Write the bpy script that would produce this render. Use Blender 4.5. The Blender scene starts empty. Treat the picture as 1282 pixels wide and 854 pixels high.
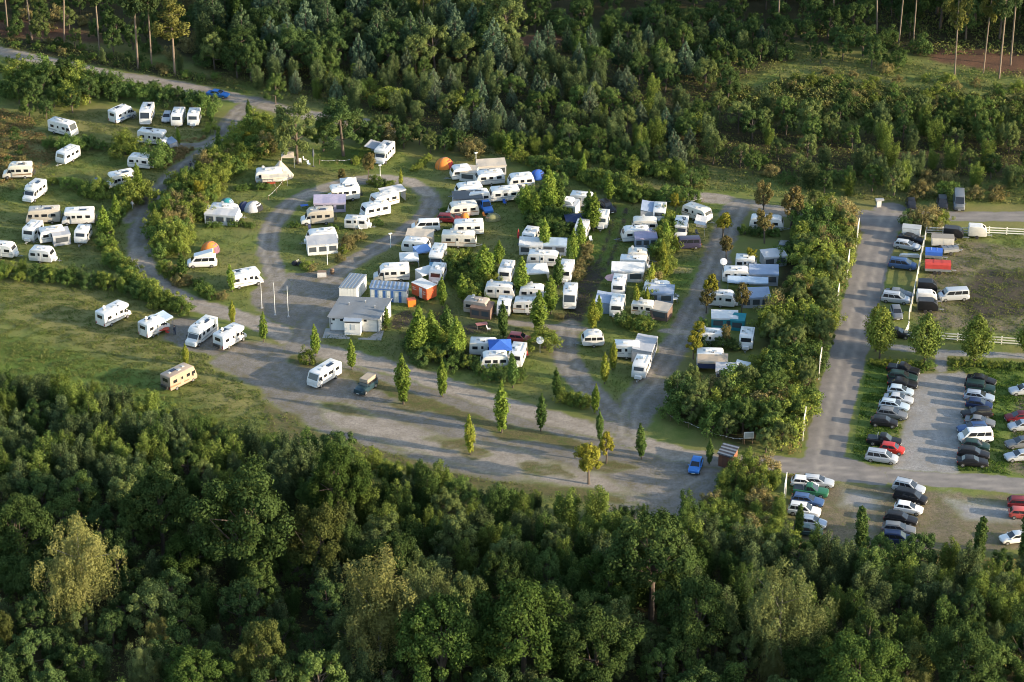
import bpy, bmesh, math, random
import numpy as np
from mathutils import Vector, Matrix

random.seed(7); np.random.seed(7)
SC = bpy.context.scene
COL = SC.collection
R = math.radians

# ------------------------------------------------------------------ camera, sky, sun, exposure
FPX, PITCH, CAMH = 3050.0, R(27.5), 180.0          # focal length in pixels of the 1282 px wide photo
cd = bpy.data.cameras.new("camera"); cam = bpy.data.objects.new("camera", cd); COL.objects.link(cam)
cam.location = (0, 0, CAMH); cam.rotation_euler = (R(90) - PITCH, 0, 0)
cd.sensor_width = 36.0; cd.sensor_fit = 'HORIZONTAL'; cd.lens = 36.0 * FPX / 1282.0
cd.clip_start = 1.0; cd.clip_end = 30000.0
SC.camera = cam
SUN_EL, SUN_AZ = R(13.5), R(-17.0)                 # azimuth measured from +X towards +Y
sd = bpy.data.lights.new("sun", 'SUN'); sun = bpy.data.objects.new("sun", sd); COL.objects.link(sun)
sd.energy = 3.3; sd.angle = R(0.5); sd.color = (1.0, 0.83, 0.60)
to_sun = Vector((math.cos(SUN_EL) * math.cos(SUN_AZ), math.cos(SUN_EL) * math.sin(SUN_AZ), math.sin(SUN_EL)))
sun.rotation_euler = to_sun.to_track_quat('Z', 'Y').to_euler(); sun.location = to_sun * 400
W = bpy.data.worlds.new("World"); SC.world = W; W.use_nodes = True
wn = W.node_tree.nodes; bg = wn['Background']
sky = wn.new('ShaderNodeTexSky'); sky.sky_type = 'NISHITA'; sky.sun_disc = False
sky.sun_elevation = SUN_EL; sky.sun_rotation = R(90) - SUN_AZ   # clockwise from +Y
W.node_tree.links.new(sky.outputs[0], bg.inputs[0]); bg.inputs[1].default_value = 0.15
SC.view_settings.view_transform = 'Standard'; SC.view_settings.look = 'None'
SC.view_settings.exposure = 1.66; SC.view_settings.gamma = 1.0; SC.view_settings.use_curve_mapping = False
SC.render.engine = 'CYCLES'
try:
    SC.cycles.pixel_filter_type = 'BLACKMAN_HARRIS'; SC.cycles.filter_width = 1.0
    SC.cycles.max_bounces = 6; SC.cycles.diffuse_bounces = 3; SC.cycles.transparent_max_bounces = 4
    SC.cycles.caustics_reflective = False; SC.cycles.caustics_refractive = False
except Exception: pass

# ------------------------------------------------------------------ place on the ground from a point of the photo
SP, CP = math.sin(PITCH), math.cos(PITCH)
def at(px, py, z=0.0):
    a = (px - 641.0) / FPX; b = (427.0 - py) / FPX
    dx, dy, dz = a, CP + b * SP, -SP + b * CP
    t = (z - CAMH) / dz
    return (dx * t, dy * t)
def heading(px, py, dx, dy):
    a = at(px - dx * .5, py - dy * .5); b = at(px + dx * .5, py + dy * .5)
    return math.atan2(b[1] - a[1], b[0] - a[0])
def scale_at(py):                                   # pixels per metre at a row of the photo
    return FPX / (at(641, py)[1] * CP + CAMH * SP)

# ------------------------------------------------------------------ tags
def tag(o, label=None, cat=None, group=None, kind=None):
    if label: o['label'] = label
    if cat: o['category'] = cat
    if group: o['group'] = group
    if kind: o['kind'] = kind
    return o
def empty(name, loc, rz=0.0):
    o = bpy.data.objects.new(name, None); COL.objects.link(o)
    o.location = loc; o.rotation_euler = (0, 0, rz); o.empty_display_size = .3
    return o
def put(name, mesh, parent=None, mat=None):
    o = bpy.data.objects.new(name, mesh); COL.objects.link(o)
    if parent: o.parent = parent
    if mat is not None:
        if len(mesh.materials) == 0: mesh.materials.append(None)
        o.material_slots[0].link = 'OBJECT'; o.material_slots[0].material = mat
    return o

# ------------------------------------------------------------------ materials
MATS = {}
def nt(name):
    m = bpy.data.materials.new(name); m.use_nodes = True
    n = m.node_tree.nodes; l = m.node_tree.links
    n.clear(); out = n.new('ShaderNodeOutputMaterial')
    return m, n, l, out
def rgb(c): return (c[0], c[1], c[2], 1.0)
def mixc(n, l, fac, a, b, blend='MIX'):
    x = n.new('ShaderNodeMix'); x.data_type = 'RGBA'; x.blend_type = blend
    for sock, v in ((x.inputs[0], fac), (x.inputs[6], a), (x.inputs[7], b)):
        if hasattr(v, 'is_linked'): l.new(v, sock)
        elif isinstance(v, (int, float)): sock.default_value = v
        else: sock.default_value = rgb(v)
    return x.outputs[2]
def mth(n, l, op, a, b=None, clamp=False):
    x = n.new('ShaderNodeMath'); x.operation = op; x.use_clamp = clamp
    for sock, v in ((x.inputs[0], a), (x.inputs[1], b)):
        if v is None: continue
        if hasattr(v, 'is_linked'): l.new(v, sock)
        else: sock.default_value = v
    return x.outputs[0]
def noise(n, l, vec, scale, detail=3.0, rough=.55):
    x = n.new('ShaderNodeTexNoise'); x.inputs['Scale'].default_value = scale
    x.inputs['Detail'].default_value = detail; x.inputs['Roughness'].default_value = rough
    if vec is not None: l.new(vec, x.inputs['Vector'])
    return x.outputs['Fac']
def ramp(n, l, fac, lo, hi):
    x = n.new('ShaderNodeMapRange'); x.clamp = True
    x.inputs[1].default_value = lo; x.inputs[2].default_value = hi
    l.new(fac, x.inputs[0]); return x.outputs[0]
def paint(name, c, rough=.4, metal=0.0, coat=0.0, dirt=.18, dcol=(.20, .18, .14), dscale=1.3, bump=0.0, spec=.5):
    """a surface of one colour with a little uneven dirt"""
    if name in MATS: return MATS[name]
    m, n, l, out = nt(name)
    p = n.new('ShaderNodeBsdfPrincipled'); tc = n.new('ShaderNodeTexCoord')
    f = noise(n, l, tc.outputs['Object'], dscale, 5, .65)
    f2 = noise(n, l, tc.outputs['Object'], dscale * 9, 3)
    g = mth(n, l, 'MULTIPLY', ramp(n, l, f, .42, .75), dirt)
    c1 = mixc(n, l, g, c, dcol)
    c2 = mixc(n, l, mth(n, l, 'MULTIPLY', f2, .22), c1, [x * .55 for x in c])
    oi = n.new('ShaderNodeObjectInfo')
    c3 = mixc(n, l, mth(n, l, 'MULTIPLY', oi.outputs['Random'], .10), c2, [x * .6 for x in c])
    l.new(c3, p.inputs['Base Color'])
    p.inputs['Roughness'].default_value = rough; p.inputs['Metallic'].default_value = metal
    p.inputs['Coat Weight'].default_value = coat; p.inputs['Specular IOR Level'].default_value = spec
    if bump:
        b = n.new('ShaderNodeBump'); b.inputs['Strength'].default_value = bump; b.inputs['Distance'].default_value = .05
        l.new(f2, b.inputs['Height']); l.new(b.outputs[0], p.inputs['Normal'])
    l.new(p.outputs[0], out.inputs[0]); MATS[name] = m
    return m
def cloth(name, c, wrinkle=.5):
    if name in MATS: return MATS[name]
    m, n, l, out = nt(name)
    p = n.new('ShaderNodeBsdfPrincipled'); tc = n.new('ShaderNodeTexCoord')
    f = noise(n, l, tc.outputs['Object'], 1.1, 4); f2 = noise(n, l, tc.outputs['Object'], 6, 3)
    l.new(mixc(n, l, mth(n, l, 'MULTIPLY', ramp(n, l, f, .4, .75), .35), c, [x * .55 + .02 for x in c]), p.inputs['Base Color'])
    p.inputs['Roughness'].default_value = .85
    b = n.new('ShaderNodeBump'); b.inputs['Strength'].default_value = wrinkle; b.inputs['Distance'].default_value = .12
    l.new(f, b.inputs['Height']); l.new(b.outputs[0], p.inputs['Normal'])
    tr = n.new('ShaderNodeBsdfTranslucent'); tr.inputs[0].default_value = rgb(c)
    mx = n.new('ShaderNodeMixShader'); mx.inputs[0].default_value = .15
    l.new(p.outputs[0], mx.inputs[1]); l.new(tr.outputs[0], mx.inputs[2]); l.new(mx.outputs[0], out.inputs[0])
    MATS[name] = m; return m
def glass(name='dark_glass', c=(.018, .02, .024)):
    if name in MATS: return MATS[name]
    m, n, l, out = nt(name); p = n.new('ShaderNodeBsdfPrincipled')
    p.inputs['Base Color'].default_value = rgb(c); p.inputs['Roughness'].default_value = .08
    p.inputs['Specular IOR Level'].default_value = .6
    l.new(p.outputs[0], out.inputs[0]); MATS[name] = m; return m
def leafmat(name, c, c2, trans=.22, var=.55):
    """leaves: every leaf its own shade of the two colours, every tree a slight shift of its own"""
    if name in MATS: return MATS[name]
    m, n, l, out = nt(name)
    geo = n.new('ShaderNodeNewGeometry'); oi = n.new('ShaderNodeObjectInfo'); tc = n.new('ShaderNodeTexCoord')
    f = noise(n, l, tc.outputs['Object'], .55, 2)
    a = mixc(n, l, ramp(n, l, f, .35, .68), c, c2)
    br = mth(n, l, 'ADD', 1.0 - var * .5, mth(n, l, 'MULTIPLY', geo.outputs['Random Per Island'], var))
    br = mth(n, l, 'MULTIPLY', br, mth(n, l, 'ADD', .78, mth(n, l, 'MULTIPLY', oi.outputs['Random'], .44)))
    cc = n.new('ShaderNodeVectorMath'); cc.operation = 'SCALE'; l.new(a, cc.inputs[0]); l.new(br, cc.inputs[3])
    d = n.new('ShaderNodeBsdfDiffuse'); t = n.new('ShaderNodeBsdfTranslucent')
    l.new(cc.outputs[0], d.inputs[0]); l.new(cc.outputs[0], t.inputs[0])
    mx = n.new('ShaderNodeMixShader'); mx.inputs[0].default_value = trans
    l.new(d.outputs[0], mx.inputs[1]); l.new(t.outputs[0], mx.inputs[2])
    l.new(mx.outputs[0], out.inputs[0]); MATS[name] = m; return m

# ------------------------------------------------------------------ mesh builder
class MB:
    def __init__(s): s.v = []; s.f = []; s.mi = []
    def add(s, vs, fs, mi=0):
        k = len(s.v); s.v += [tuple(v) for v in vs]; s.f += [tuple(i + k for i in f) for f in fs]; s.mi += [mi] * len(fs); return s
    def box(s, c, d, rz=0.0, mi=0, taper=1.0):
        x, y, z = d[0] / 2, d[1] / 2, d[2] / 2; vs = []
        for (i, j, k) in ((-1, -1, -1), (1, -1, -1), (1, 1, -1), (-1, 1, -1), (-1, -1, 1), (1, -1, 1), (1, 1, 1), (-1, 1, 1)):
            t = taper if k > 0 else 1.0; a, b = i * x * t, j * y * t
            vs.append((c[0] + a * math.cos(rz) - b * math.sin(rz), c[1] + a * math.sin(rz) + b * math.cos(rz), c[2] + k * z))
        return s.add(vs, [(0, 3, 2, 1), (4, 5, 6, 7), (0, 1, 5, 4), (1, 2, 6, 5), (2, 3, 7, 6), (3, 0, 4, 7)], mi)
    def prism(s, prof, y0, y1, mi=0):                    # profile in x,z drawn out along y
        n = len(prof); vs = [(x, y0, z) for x, z in prof] + [(x, y1, z) for x, z in prof]
        return s.add(vs, [tuple(range(n)), tuple(range(2 * n - 1, n - 1, -1))] + [(i, i + n, (i + 1) % n + n, (i + 1) % n) for i in range(n)], mi)
    def slab(s, q, t, mi=0):                             # a quad with thickness t along its normal
        q = [Vector(p) for p in q]; nn = (q[1] - q[0]).cross(q[3] - q[0]).normalized() * t
        vs = q + [p + nn for p in q]
        return s.add(vs, [(3, 2, 1, 0), (4, 5, 6, 7), (0, 1, 5, 4), (1, 2, 6, 5), (2, 3, 7, 6), (3, 0, 4, 7)], mi)
    def tube(s, a, b, r0, r1=None, n=6, mi=0):
        a, b = Vector(a), Vector(b); r1 = r0 if r1 is None else r1
        d = (b - a).normalized(); u = d.orthogonal().normalized(); w = d.cross(u)
        vs = [p + (u * math.cos(2 * math.pi * i / n) + w * math.sin(2 * math.pi * i / n)) * r for p, r in ((a, r0), (b, r1)) for i in range(n)]
        return s.add(vs, [(i, (i + 1) % n, (i + 1) % n + n, i + n) for i in range(n)] + [tuple(range(n - 1, -1, -1)), tuple(range(n, 2 * n))], mi)
    def rings(s, rr, cap=True, mi=0):                    # loft through closed rings
        n = len(rr[0]); vs = [p for r in rr for p in r]; fs = []
        for k in range(len(rr) - 1):
            for i in range(n): fs.append((k * n + i, k * n + (i + 1) % n, (k + 1) * n + (i + 1) % n, (k + 1) * n + i))
        if cap: fs += [tuple(range(n - 1, -1, -1)), tuple(range((len(rr) - 1) * n, len(rr) * n))]
        return s.add(vs, fs, mi)
    def mesh(s, name, mats=(), smooth=False, bevel=0.0, seg=2, angle=35):
        me = bpy.data.meshes.new(name); bm = bmesh.new()
        vv = [bm.verts.new(v) for v in s.v]
        for f, mi in zip(s.f, s.mi):
            try: fc = bm.faces.new([vv[i] for i in f]); fc.material_index = mi
            except ValueError: pass
        bmesh.ops.recalc_face_normals(bm, faces=bm.faces)
        if bevel:
            es = [e for e in bm.edges if len(e.link_faces) == 2 and e.calc_face_angle(0) > R(angle)]
            bmesh.ops.bevel(bm, geom=es, offset=bevel, segments=seg, affect='EDGES', profile=.6, clamp_overlap=True)
        for f in bm.faces: f.smooth = smooth
        bm.to_mesh(me); bm.free()
        for m in mats: me.materials.append(m)
        if smooth:
            try: me.set_sharp_from_angle(angle=R(40))
            except Exception: pass
        return me
# ================================================================== the ground: one sheet, cut along its roads and lots
#   (object name, channel, 'line' width m | 'poly', softness m, points in the photo)
ZONES = [
 ('ground', 'dry', 'poly', 4, [(0,345),(120,352),(230,395),(300,440),(330,520),(270,520),(230,470),(120,430),(0,395)]),
 ('ground', 'dry', 'poly', 3, [(0,140),(60,165),(75,200),(40,215),(0,240)]),
 ('ground', 'dry', 'poly', 2, [(85,140),(130,130),(260,160),(250,172),(150,165),(90,170)]),
 ('ground', 'dry', 'poly', 2, [(205,175),(262,172),(240,200),(205,212)]),
 ('ground', 'dry', 'poly', 2, [(900,115),(1010,100),(1100,125),(1282,135),(1282,165),(1100,150),(930,150)]),
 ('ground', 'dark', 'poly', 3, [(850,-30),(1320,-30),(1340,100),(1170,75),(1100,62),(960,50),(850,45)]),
 ('ground', 'red', 'poly', 2, [(1165,75),(1230,88),(1340,105),(1340,78),(1230,62),(1170,60)]),
 ('ground', 'red', 'poly', 3, [(-40,20),(60,25),(140,55),(60,50),(-40,45)]),
 ('ground', 'red', 'poly', 1.5, [(640,45),(700,42),(720,58),(660,62)]),
 ('ground', 'dry', 'poly', 1.5, [(1000,590),(1030,600),(1010,700),(985,690)]),
 ('ground', 'dry', 'line', 3, [(1078,300),(1066,345),(1052,400),(1035,460),(1020,520),(1002,580)], 2.0),
 ('ground', 'dry', 'line', 1.5, [(1060,262),(1160,262),(1282,262)], 3.0),
 ('ground', 'dry', 'line', 1.5, [(1130,278),(1200,281),(1282,281)], 1.5),
 ('ground', 'dry', 'poly', 1.5, [(350,440),(480,450),(640,500),(760,540),(760,552),(640,516),(480,472),(350,448)]),
 ('ground', 'lush', 'poly', 1.5, [(1086,455),(1148,458),(1132,480),(1118,540),(1092,590),(1066,575),(1070,520)]),
 ('ground', 'lush', 'poly', 1.5, [(1160,456),(1290,460),(1290,475),(1262,530),(1240,592),(1195,590),(1238,500),(1215,468)]),
 ('ground', 'lush', 'poly', 3, [(0,420),(140,450),(270,520),(300,545),(0,520)]),
 ('ground', 'lush', 'poly', 2, [(380,180),(470,185),(480,205),(420,215),(385,205)]),
 ('ground', 'lush', 'poly', 2, [(840,325),(880,325),(850,380),(820,370)]),
 ('ground', 'lush', 'poly', 2, [(740,250),(790,262),(770,300),(740,340),(715,330)]),
 ('ground', 'lush', 'poly', 1.5, [(850,590),(900,590),(885,635),(845,640)]),
 ('ground', 'lush', 'line', 1.0, [(1076,310),(1062,370),(1046,430),(1030,490),(1012,560)], 1.2),
 # forest floors
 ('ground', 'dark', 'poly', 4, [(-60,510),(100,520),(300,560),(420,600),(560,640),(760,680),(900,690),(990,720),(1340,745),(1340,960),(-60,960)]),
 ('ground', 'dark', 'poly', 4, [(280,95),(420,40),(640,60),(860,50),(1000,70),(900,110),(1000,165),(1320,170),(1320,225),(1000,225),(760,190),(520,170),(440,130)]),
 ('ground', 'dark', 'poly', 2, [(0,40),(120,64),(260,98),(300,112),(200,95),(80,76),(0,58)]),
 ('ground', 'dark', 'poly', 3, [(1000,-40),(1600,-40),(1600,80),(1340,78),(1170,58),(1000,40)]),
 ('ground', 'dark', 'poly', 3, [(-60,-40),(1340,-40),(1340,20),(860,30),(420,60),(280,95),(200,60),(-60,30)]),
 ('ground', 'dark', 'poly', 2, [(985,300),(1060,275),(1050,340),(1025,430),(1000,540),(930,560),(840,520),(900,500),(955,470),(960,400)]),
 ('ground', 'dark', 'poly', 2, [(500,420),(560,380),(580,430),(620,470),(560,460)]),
 # lots, tracks, roads
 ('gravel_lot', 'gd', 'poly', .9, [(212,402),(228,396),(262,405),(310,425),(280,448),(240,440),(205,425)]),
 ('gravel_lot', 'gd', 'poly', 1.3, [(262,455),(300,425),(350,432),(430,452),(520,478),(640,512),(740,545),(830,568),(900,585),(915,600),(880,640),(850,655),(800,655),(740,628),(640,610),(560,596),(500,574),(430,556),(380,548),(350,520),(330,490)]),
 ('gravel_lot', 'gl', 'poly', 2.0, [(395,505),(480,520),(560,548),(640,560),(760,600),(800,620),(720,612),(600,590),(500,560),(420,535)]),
 ('courtyard', 'gd', 'poly', .8, [(322,352),(350,342),(400,340),(445,338),(430,365),(412,400),(408,418),(385,418),(340,402),(312,378)]),
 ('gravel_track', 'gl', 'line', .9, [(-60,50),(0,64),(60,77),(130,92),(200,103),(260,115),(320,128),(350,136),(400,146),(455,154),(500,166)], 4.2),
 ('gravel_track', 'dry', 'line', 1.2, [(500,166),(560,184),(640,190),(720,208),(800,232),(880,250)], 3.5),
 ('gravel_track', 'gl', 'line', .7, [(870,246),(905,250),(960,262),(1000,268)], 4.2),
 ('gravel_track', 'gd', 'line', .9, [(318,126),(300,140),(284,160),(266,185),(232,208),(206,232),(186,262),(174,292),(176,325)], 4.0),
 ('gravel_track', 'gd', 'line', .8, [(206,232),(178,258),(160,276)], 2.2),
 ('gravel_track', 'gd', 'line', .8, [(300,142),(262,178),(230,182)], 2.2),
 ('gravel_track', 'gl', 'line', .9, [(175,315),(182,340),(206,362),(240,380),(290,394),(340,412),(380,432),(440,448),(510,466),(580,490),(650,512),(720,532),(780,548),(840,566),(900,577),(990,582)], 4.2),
 ('gravel_track', 'gd', 'line', .8, [(352,360),(340,330),(336,300),(348,272),(376,248),(420,232),(470,224),(515,230),(538,246),(534,268),(508,290),(470,312),(440,330),(410,350)], 3.7),
 ('gravel_track', 'gl', 'line', .8, [(376,248),(420,230),(470,222),(515,228),(536,243)], 2.6),
 ('gravel_track', 'gd', 'line', .9, [(395,400),(385,420),(375,436)], 5.0),
 ('gravel_track', 'gd', 'line', .9, [(925,256),(915,275),(905,300),(893,335),(876,375),(858,410),(838,445),(812,480),(792,505),(786,535),(790,550)], 4.6),
 ('gravel_lot', 'gd', 'poly', 1.2, [(820,470),(850,480),(835,500),(800,550),(740,535),(770,505)]),
 ('ground', 'lush', 'line', 1.2, [(775,262),(765,300),(742,345),(722,385)], 5.0),
 ('gravel_track', 'mud', 'line', 1.0, [(745,338),(732,365),(722,385),(712,410)], 3.6),
 ('ground', 'mud', 'line', .5, [(771,258),(761,298),(745,338)], .55),
 ('ground', 'mud', 'line', .5, [(784,262),(774,300),(758,338),(735,380)], .55),
 ('gravel_track', 'gd', 'line', .9, [(712,408),(706,440),(722,470),(744,495),(770,520)], 4.4),
 ('ground', 'verge', 'line', .9, [(372,450),(440,470),(510,497),(560,514),(640,540),(700,552),(742,565)], 3.0),
 ('ground', 'verge', 'poly', 1.0, [(725,575),(770,578),(800,585),(770,592),(735,590)]),
 ('ground', 'verge', 'poly', .8, [(572,566),(600,562),(612,570),(590,578)]),
 ('ground', 'verge', 'poly', .8, [(610,544),(650,536),(690,540),(672,549),(630,552)]),
 ('ground', 'verge', 'poly', .9, [(470,505),(520,500),(560,508),(520,518)]),
 ('ground', 'verge', 'poly', 1.6, [(330,505),(372,520),(400,545),(440,560),(380,560),(330,540)]),
 ('ground', 'verge', 'poly', 1.2, [(395,500),(440,508),(470,524),(430,520)]),
 ('ground', 'verge', 'poly', 1.2, [(520,545),(580,552),(620,570),(560,562)]),
 ('ground', 'verge', 'poly', 1.2, [(640,575),(700,582),(720,598),(660,594)]),
 ('ground', 'verge', 'line', 1.2, [(360,535),(430,556),(500,575),(570,598),(650,612)], 2.4),
 ('ground', 'verge', 'poly', 1.4, [(640,603),(740,612),(800,630),(740,632),(640,615)]),
 ('footpath', 'gl', 'line', .5, [(636,404),(690,409),(730,412)], 1.8),
 ('footpath', 'gl', 'line', .5, [(828,414),(860,416)], 1.6),
 ('courtyard', 'mud', 'poly', .6, [(492,395),(512,388),(522,402),(500,414),(485,410)]),
 ('ground', 'mud', 'poly', 1.5, [(575,410),(610,402),(612,414),(580,420)]),
 ('ground', 'straw', 'poly', .25, [(823,333),(867,336),(866,343),(821,340)]),
 ('road', 'asp', 'line', .5, [(1115,262),(1104,290),(1092,325),(1081,370),(1068,420),(1055,470),(1042,520),(1034,560),(1030,592)], 5.9),
 ('road', 'asp', 'line', .5, [(970,580),(1040,588),(1130,596),(1210,602),(1282,609),(1380,618)], 4.6),
 ('road', 'asp', 'poly', .6, [(1010,560),(1070,575),(1110,592),(1110,610),(1000,595)]),
 ('road', 'asp', 'line', .6, [(1000,268),(1040,270),(1120,271),(1200,271),(1400,272)], 4.2),
 ('road', 'asp', 'poly', .7, [(1070,262),(1150,268),(1125,290),(1080,290)]),
 ('car_park', 'gp', 'poly', 1.0, [(1148,470),(1206,466),(1216,478),(1208,520),(1198,594),(1116,588),(1128,545),(1138,505)]),
 ('car_park', 'dirt', 'poly', 1.5, [(1000,606),(1060,606),(1180,616),(1300,624),(1340,690),(1230,688),(1150,690),(1060,682),(992,678)]),
 ('car_park', 'gp', 'poly', 3.0, [(1190,628),(1300,634),(1300,655),(1210,650)]),
 ('car_park', 'gp', 'poly', 2.4, [(1060,614),(1100,622),(1092,638),(1050,632)]),
 ('ground', 'dirt', 'poly', 1.0, [(1276,490),(1340,490),(1340,600),(1262,592)]),
 ('paddock', 'dirt', 'poly', 2.5, [(1166,318),(1210,300),(1340,320),(1340,420),(1230,416),(1150,408),(1144,395)]),
 ('ground', 'mud', 'poly', 2.5, [(1230,335),(1290,340),(1290,395),(1215,405),(1190,370)]),
 ('footpath', 'gp', 'line', .5, [(1092,431),(1140,437),(1185,441),(1240,444),(1380,450)], 1.9),
 ('footpath', 'gp', 'line', .4, [(1178,441),(1178,462)], 1.8),
]
CH = ['gd', 'gl', 'gp', 'asp', 'dirt', 'mud', 'dry', 'lush', 'dark', 'red', 'straw', 'verge', 'rut']
def seg_dist(P, pts, closed):
    best = np.full(len(P), 1e9)
    q = pts + [pts[0]] if closed else pts
    for a, b in zip(q[:-1], q[1:]):
        a = np.array(a); d = np.array(b) - a; L = max(d @ d, 1e-9)
        t = np.clip(((P - a) @ d) / L, 0, 1)
        best = np.minimum(best, np.hypot(*(P - a - t[:, None] * d).T))
    return best
def inside(P, pts):
    r = np.zeros(len(P), bool); x, y = P[:, 0], P[:, 1]
    for (x0, y0), (x1, y1) in zip(pts, pts[1:] + pts[:1]):
        c = (y0 > y) != (y1 > y)
        with np.errstate(divide='ignore', invalid='ignore'):
            r ^= c & (x < (x1 - x0) * (y - y0) / (y1 - y0) + x0)
    return r
def smooth_line(pts):
    p = [np.array(q, float) for q in pts]; out = []
    for i in range(len(p) - 1):
        a = p[i - 1] if i else 2 * p[0] - p[1]; d = p[i + 2] if i + 2 < len(p) else 2 * p[-1] - p[-2]
        b, c = p[i], p[i + 1]
        for t in np.linspace(0, 1, 6, endpoint=False):
            out.append(tuple(.5 * (2 * b + (c - a) * t + (2 * a - 5 * b + 4 * c - d) * t * t + (3 * b - a - 3 * c + d) * t ** 3)))
    return out + [tuple(p[-1])]
def zone_d(z, P):                                       # signed distance, positive inside
    pts = [at(*q) for q in z[4]]
    if z[2] == 'line':
        return z[5] / 2 - seg_dist(P, smooth_line(pts), False)
    d = seg_dist(P, pts, True); return np.where(inside(P, pts), d, -d)
def wob(P, s, seed):                                    # cheap smooth noise in -1..1
    rs = np.random.RandomState(seed); o = np.zeros(len(P))
    for k in range(5):
        a = rs.uniform(0, 6.28); w = rs.uniform(.6, 1.7) / s
        o += np.sin((P[:, 0] * math.cos(a) + P[:, 1] * math.sin(a)) * w * 6.28 + rs.uniform(0, 6.28) + 1.3 * np.sin(P[:, 0] * w * 2.1 + P[:, 1] * w * 3.3))
    return o / 3.0
STEP = .65
GX0, GX1, GY0, GY1 = -135.0, 135.0, 222.0, 562.0
nx, ny = int((GX1 - GX0) / STEP) + 1, int((GY1 - GY0) / STEP) + 1
gx, gy = np.meshgrid(GX0 + np.arange(nx) * STEP, GY0 + np.arange(ny) * STEP)
GP = np.stack([gx.ravel(), gy.ravel()], 1)
chan = {c: np.zeros(len(GP)) for c in CH}
names = ['ground', 'gravel_track', 'gravel_lot', 'courtyard', 'footpath', 'road', 'car_park', 'paddock']
cls = np.zeros(len(GP), int); solid = np.full(len(GP), -50.0)
SURF = ('gd', 'gl', 'gp', 'asp', 'dirt', 'mud', 'straw', 'verge')
for zi, z in enumerate(ZONES):
    d = zone_d(z, GP); soft = z[3]
    d = d + wob(GP, 5.0, zi) * min(soft, 1.2) * .35 + wob(GP, 1.7, zi + 500) * min(soft, 1.0) * .22
    m = np.clip(d / (2 * soft) + .5, 0, 1); m = m * m * (3 - 2 * m)
    if z[1] in SURF:
        for c in CH:
            chan[c] *= (1 - m)
        if z[1] in ('gd', 'gl', 'gp', 'asp'): solid = np.maximum(solid, d)
    elif z[1] in ('lush',):
        chan['dry'] *= (1 - m)
    chan[z[1]] = np.maximum(chan[z[1]], m)
    k = names.index(z[0])
    if k or z[1] in SURF: cls[d > 0] = k
for z in ZONES:                                         # wheel tracks along the roads
    if z[2] == 'line' and z[0] in ('gravel_track', 'road') and z[1] in ('gd', 'gl', 'asp'):
        dc = seg_dist(GP, smooth_line([at(*q) for q in z[4]]), False) + wob(GP, 8.0, 91) * .12
        chan['rut'] = np.maximum(chan['rut'], np.exp(-((dc - .95) / .32) ** 2) * np.clip(.75 + .4 * wob(GP, 6.0, 92), 0, 1))
for c in ([(395,448),(450,490),(540,525),(640,560),(760,590),(880,592)], [(300,440),(360,470),(450,520),(560,560),(700,590),(830,610)], [(330,430),(400,500),(480,540),(600,575),(720,600)], [(880,590),(820,620),(740,600),(640,575)],
          [(420,460),(470,530),(560,575),(700,605)], [(1128,590),(1150,560),(1165,520),(1175,480)], [(1190,590),(1180,550),(1170,510)], [(1110,610),(1090,640),(1080,680)], [(1060,610),(1075,640),(1090,675)], [(1180,615),(1230,640),(1290,650)],
          [(350,350),(385,375),(400,400),(385,430)], [(335,370),(370,385),(410,380)]):
    dc = seg_dist(GP, smooth_line([at(*q) for q in c]), False); chan['rut'] = np.maximum(chan['rut'], .6 * np.exp(-((dc - .8) / .28) ** 2) * np.clip(.6 + .6 * wob(GP, 5.0, 93), 0, 1))
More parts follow.
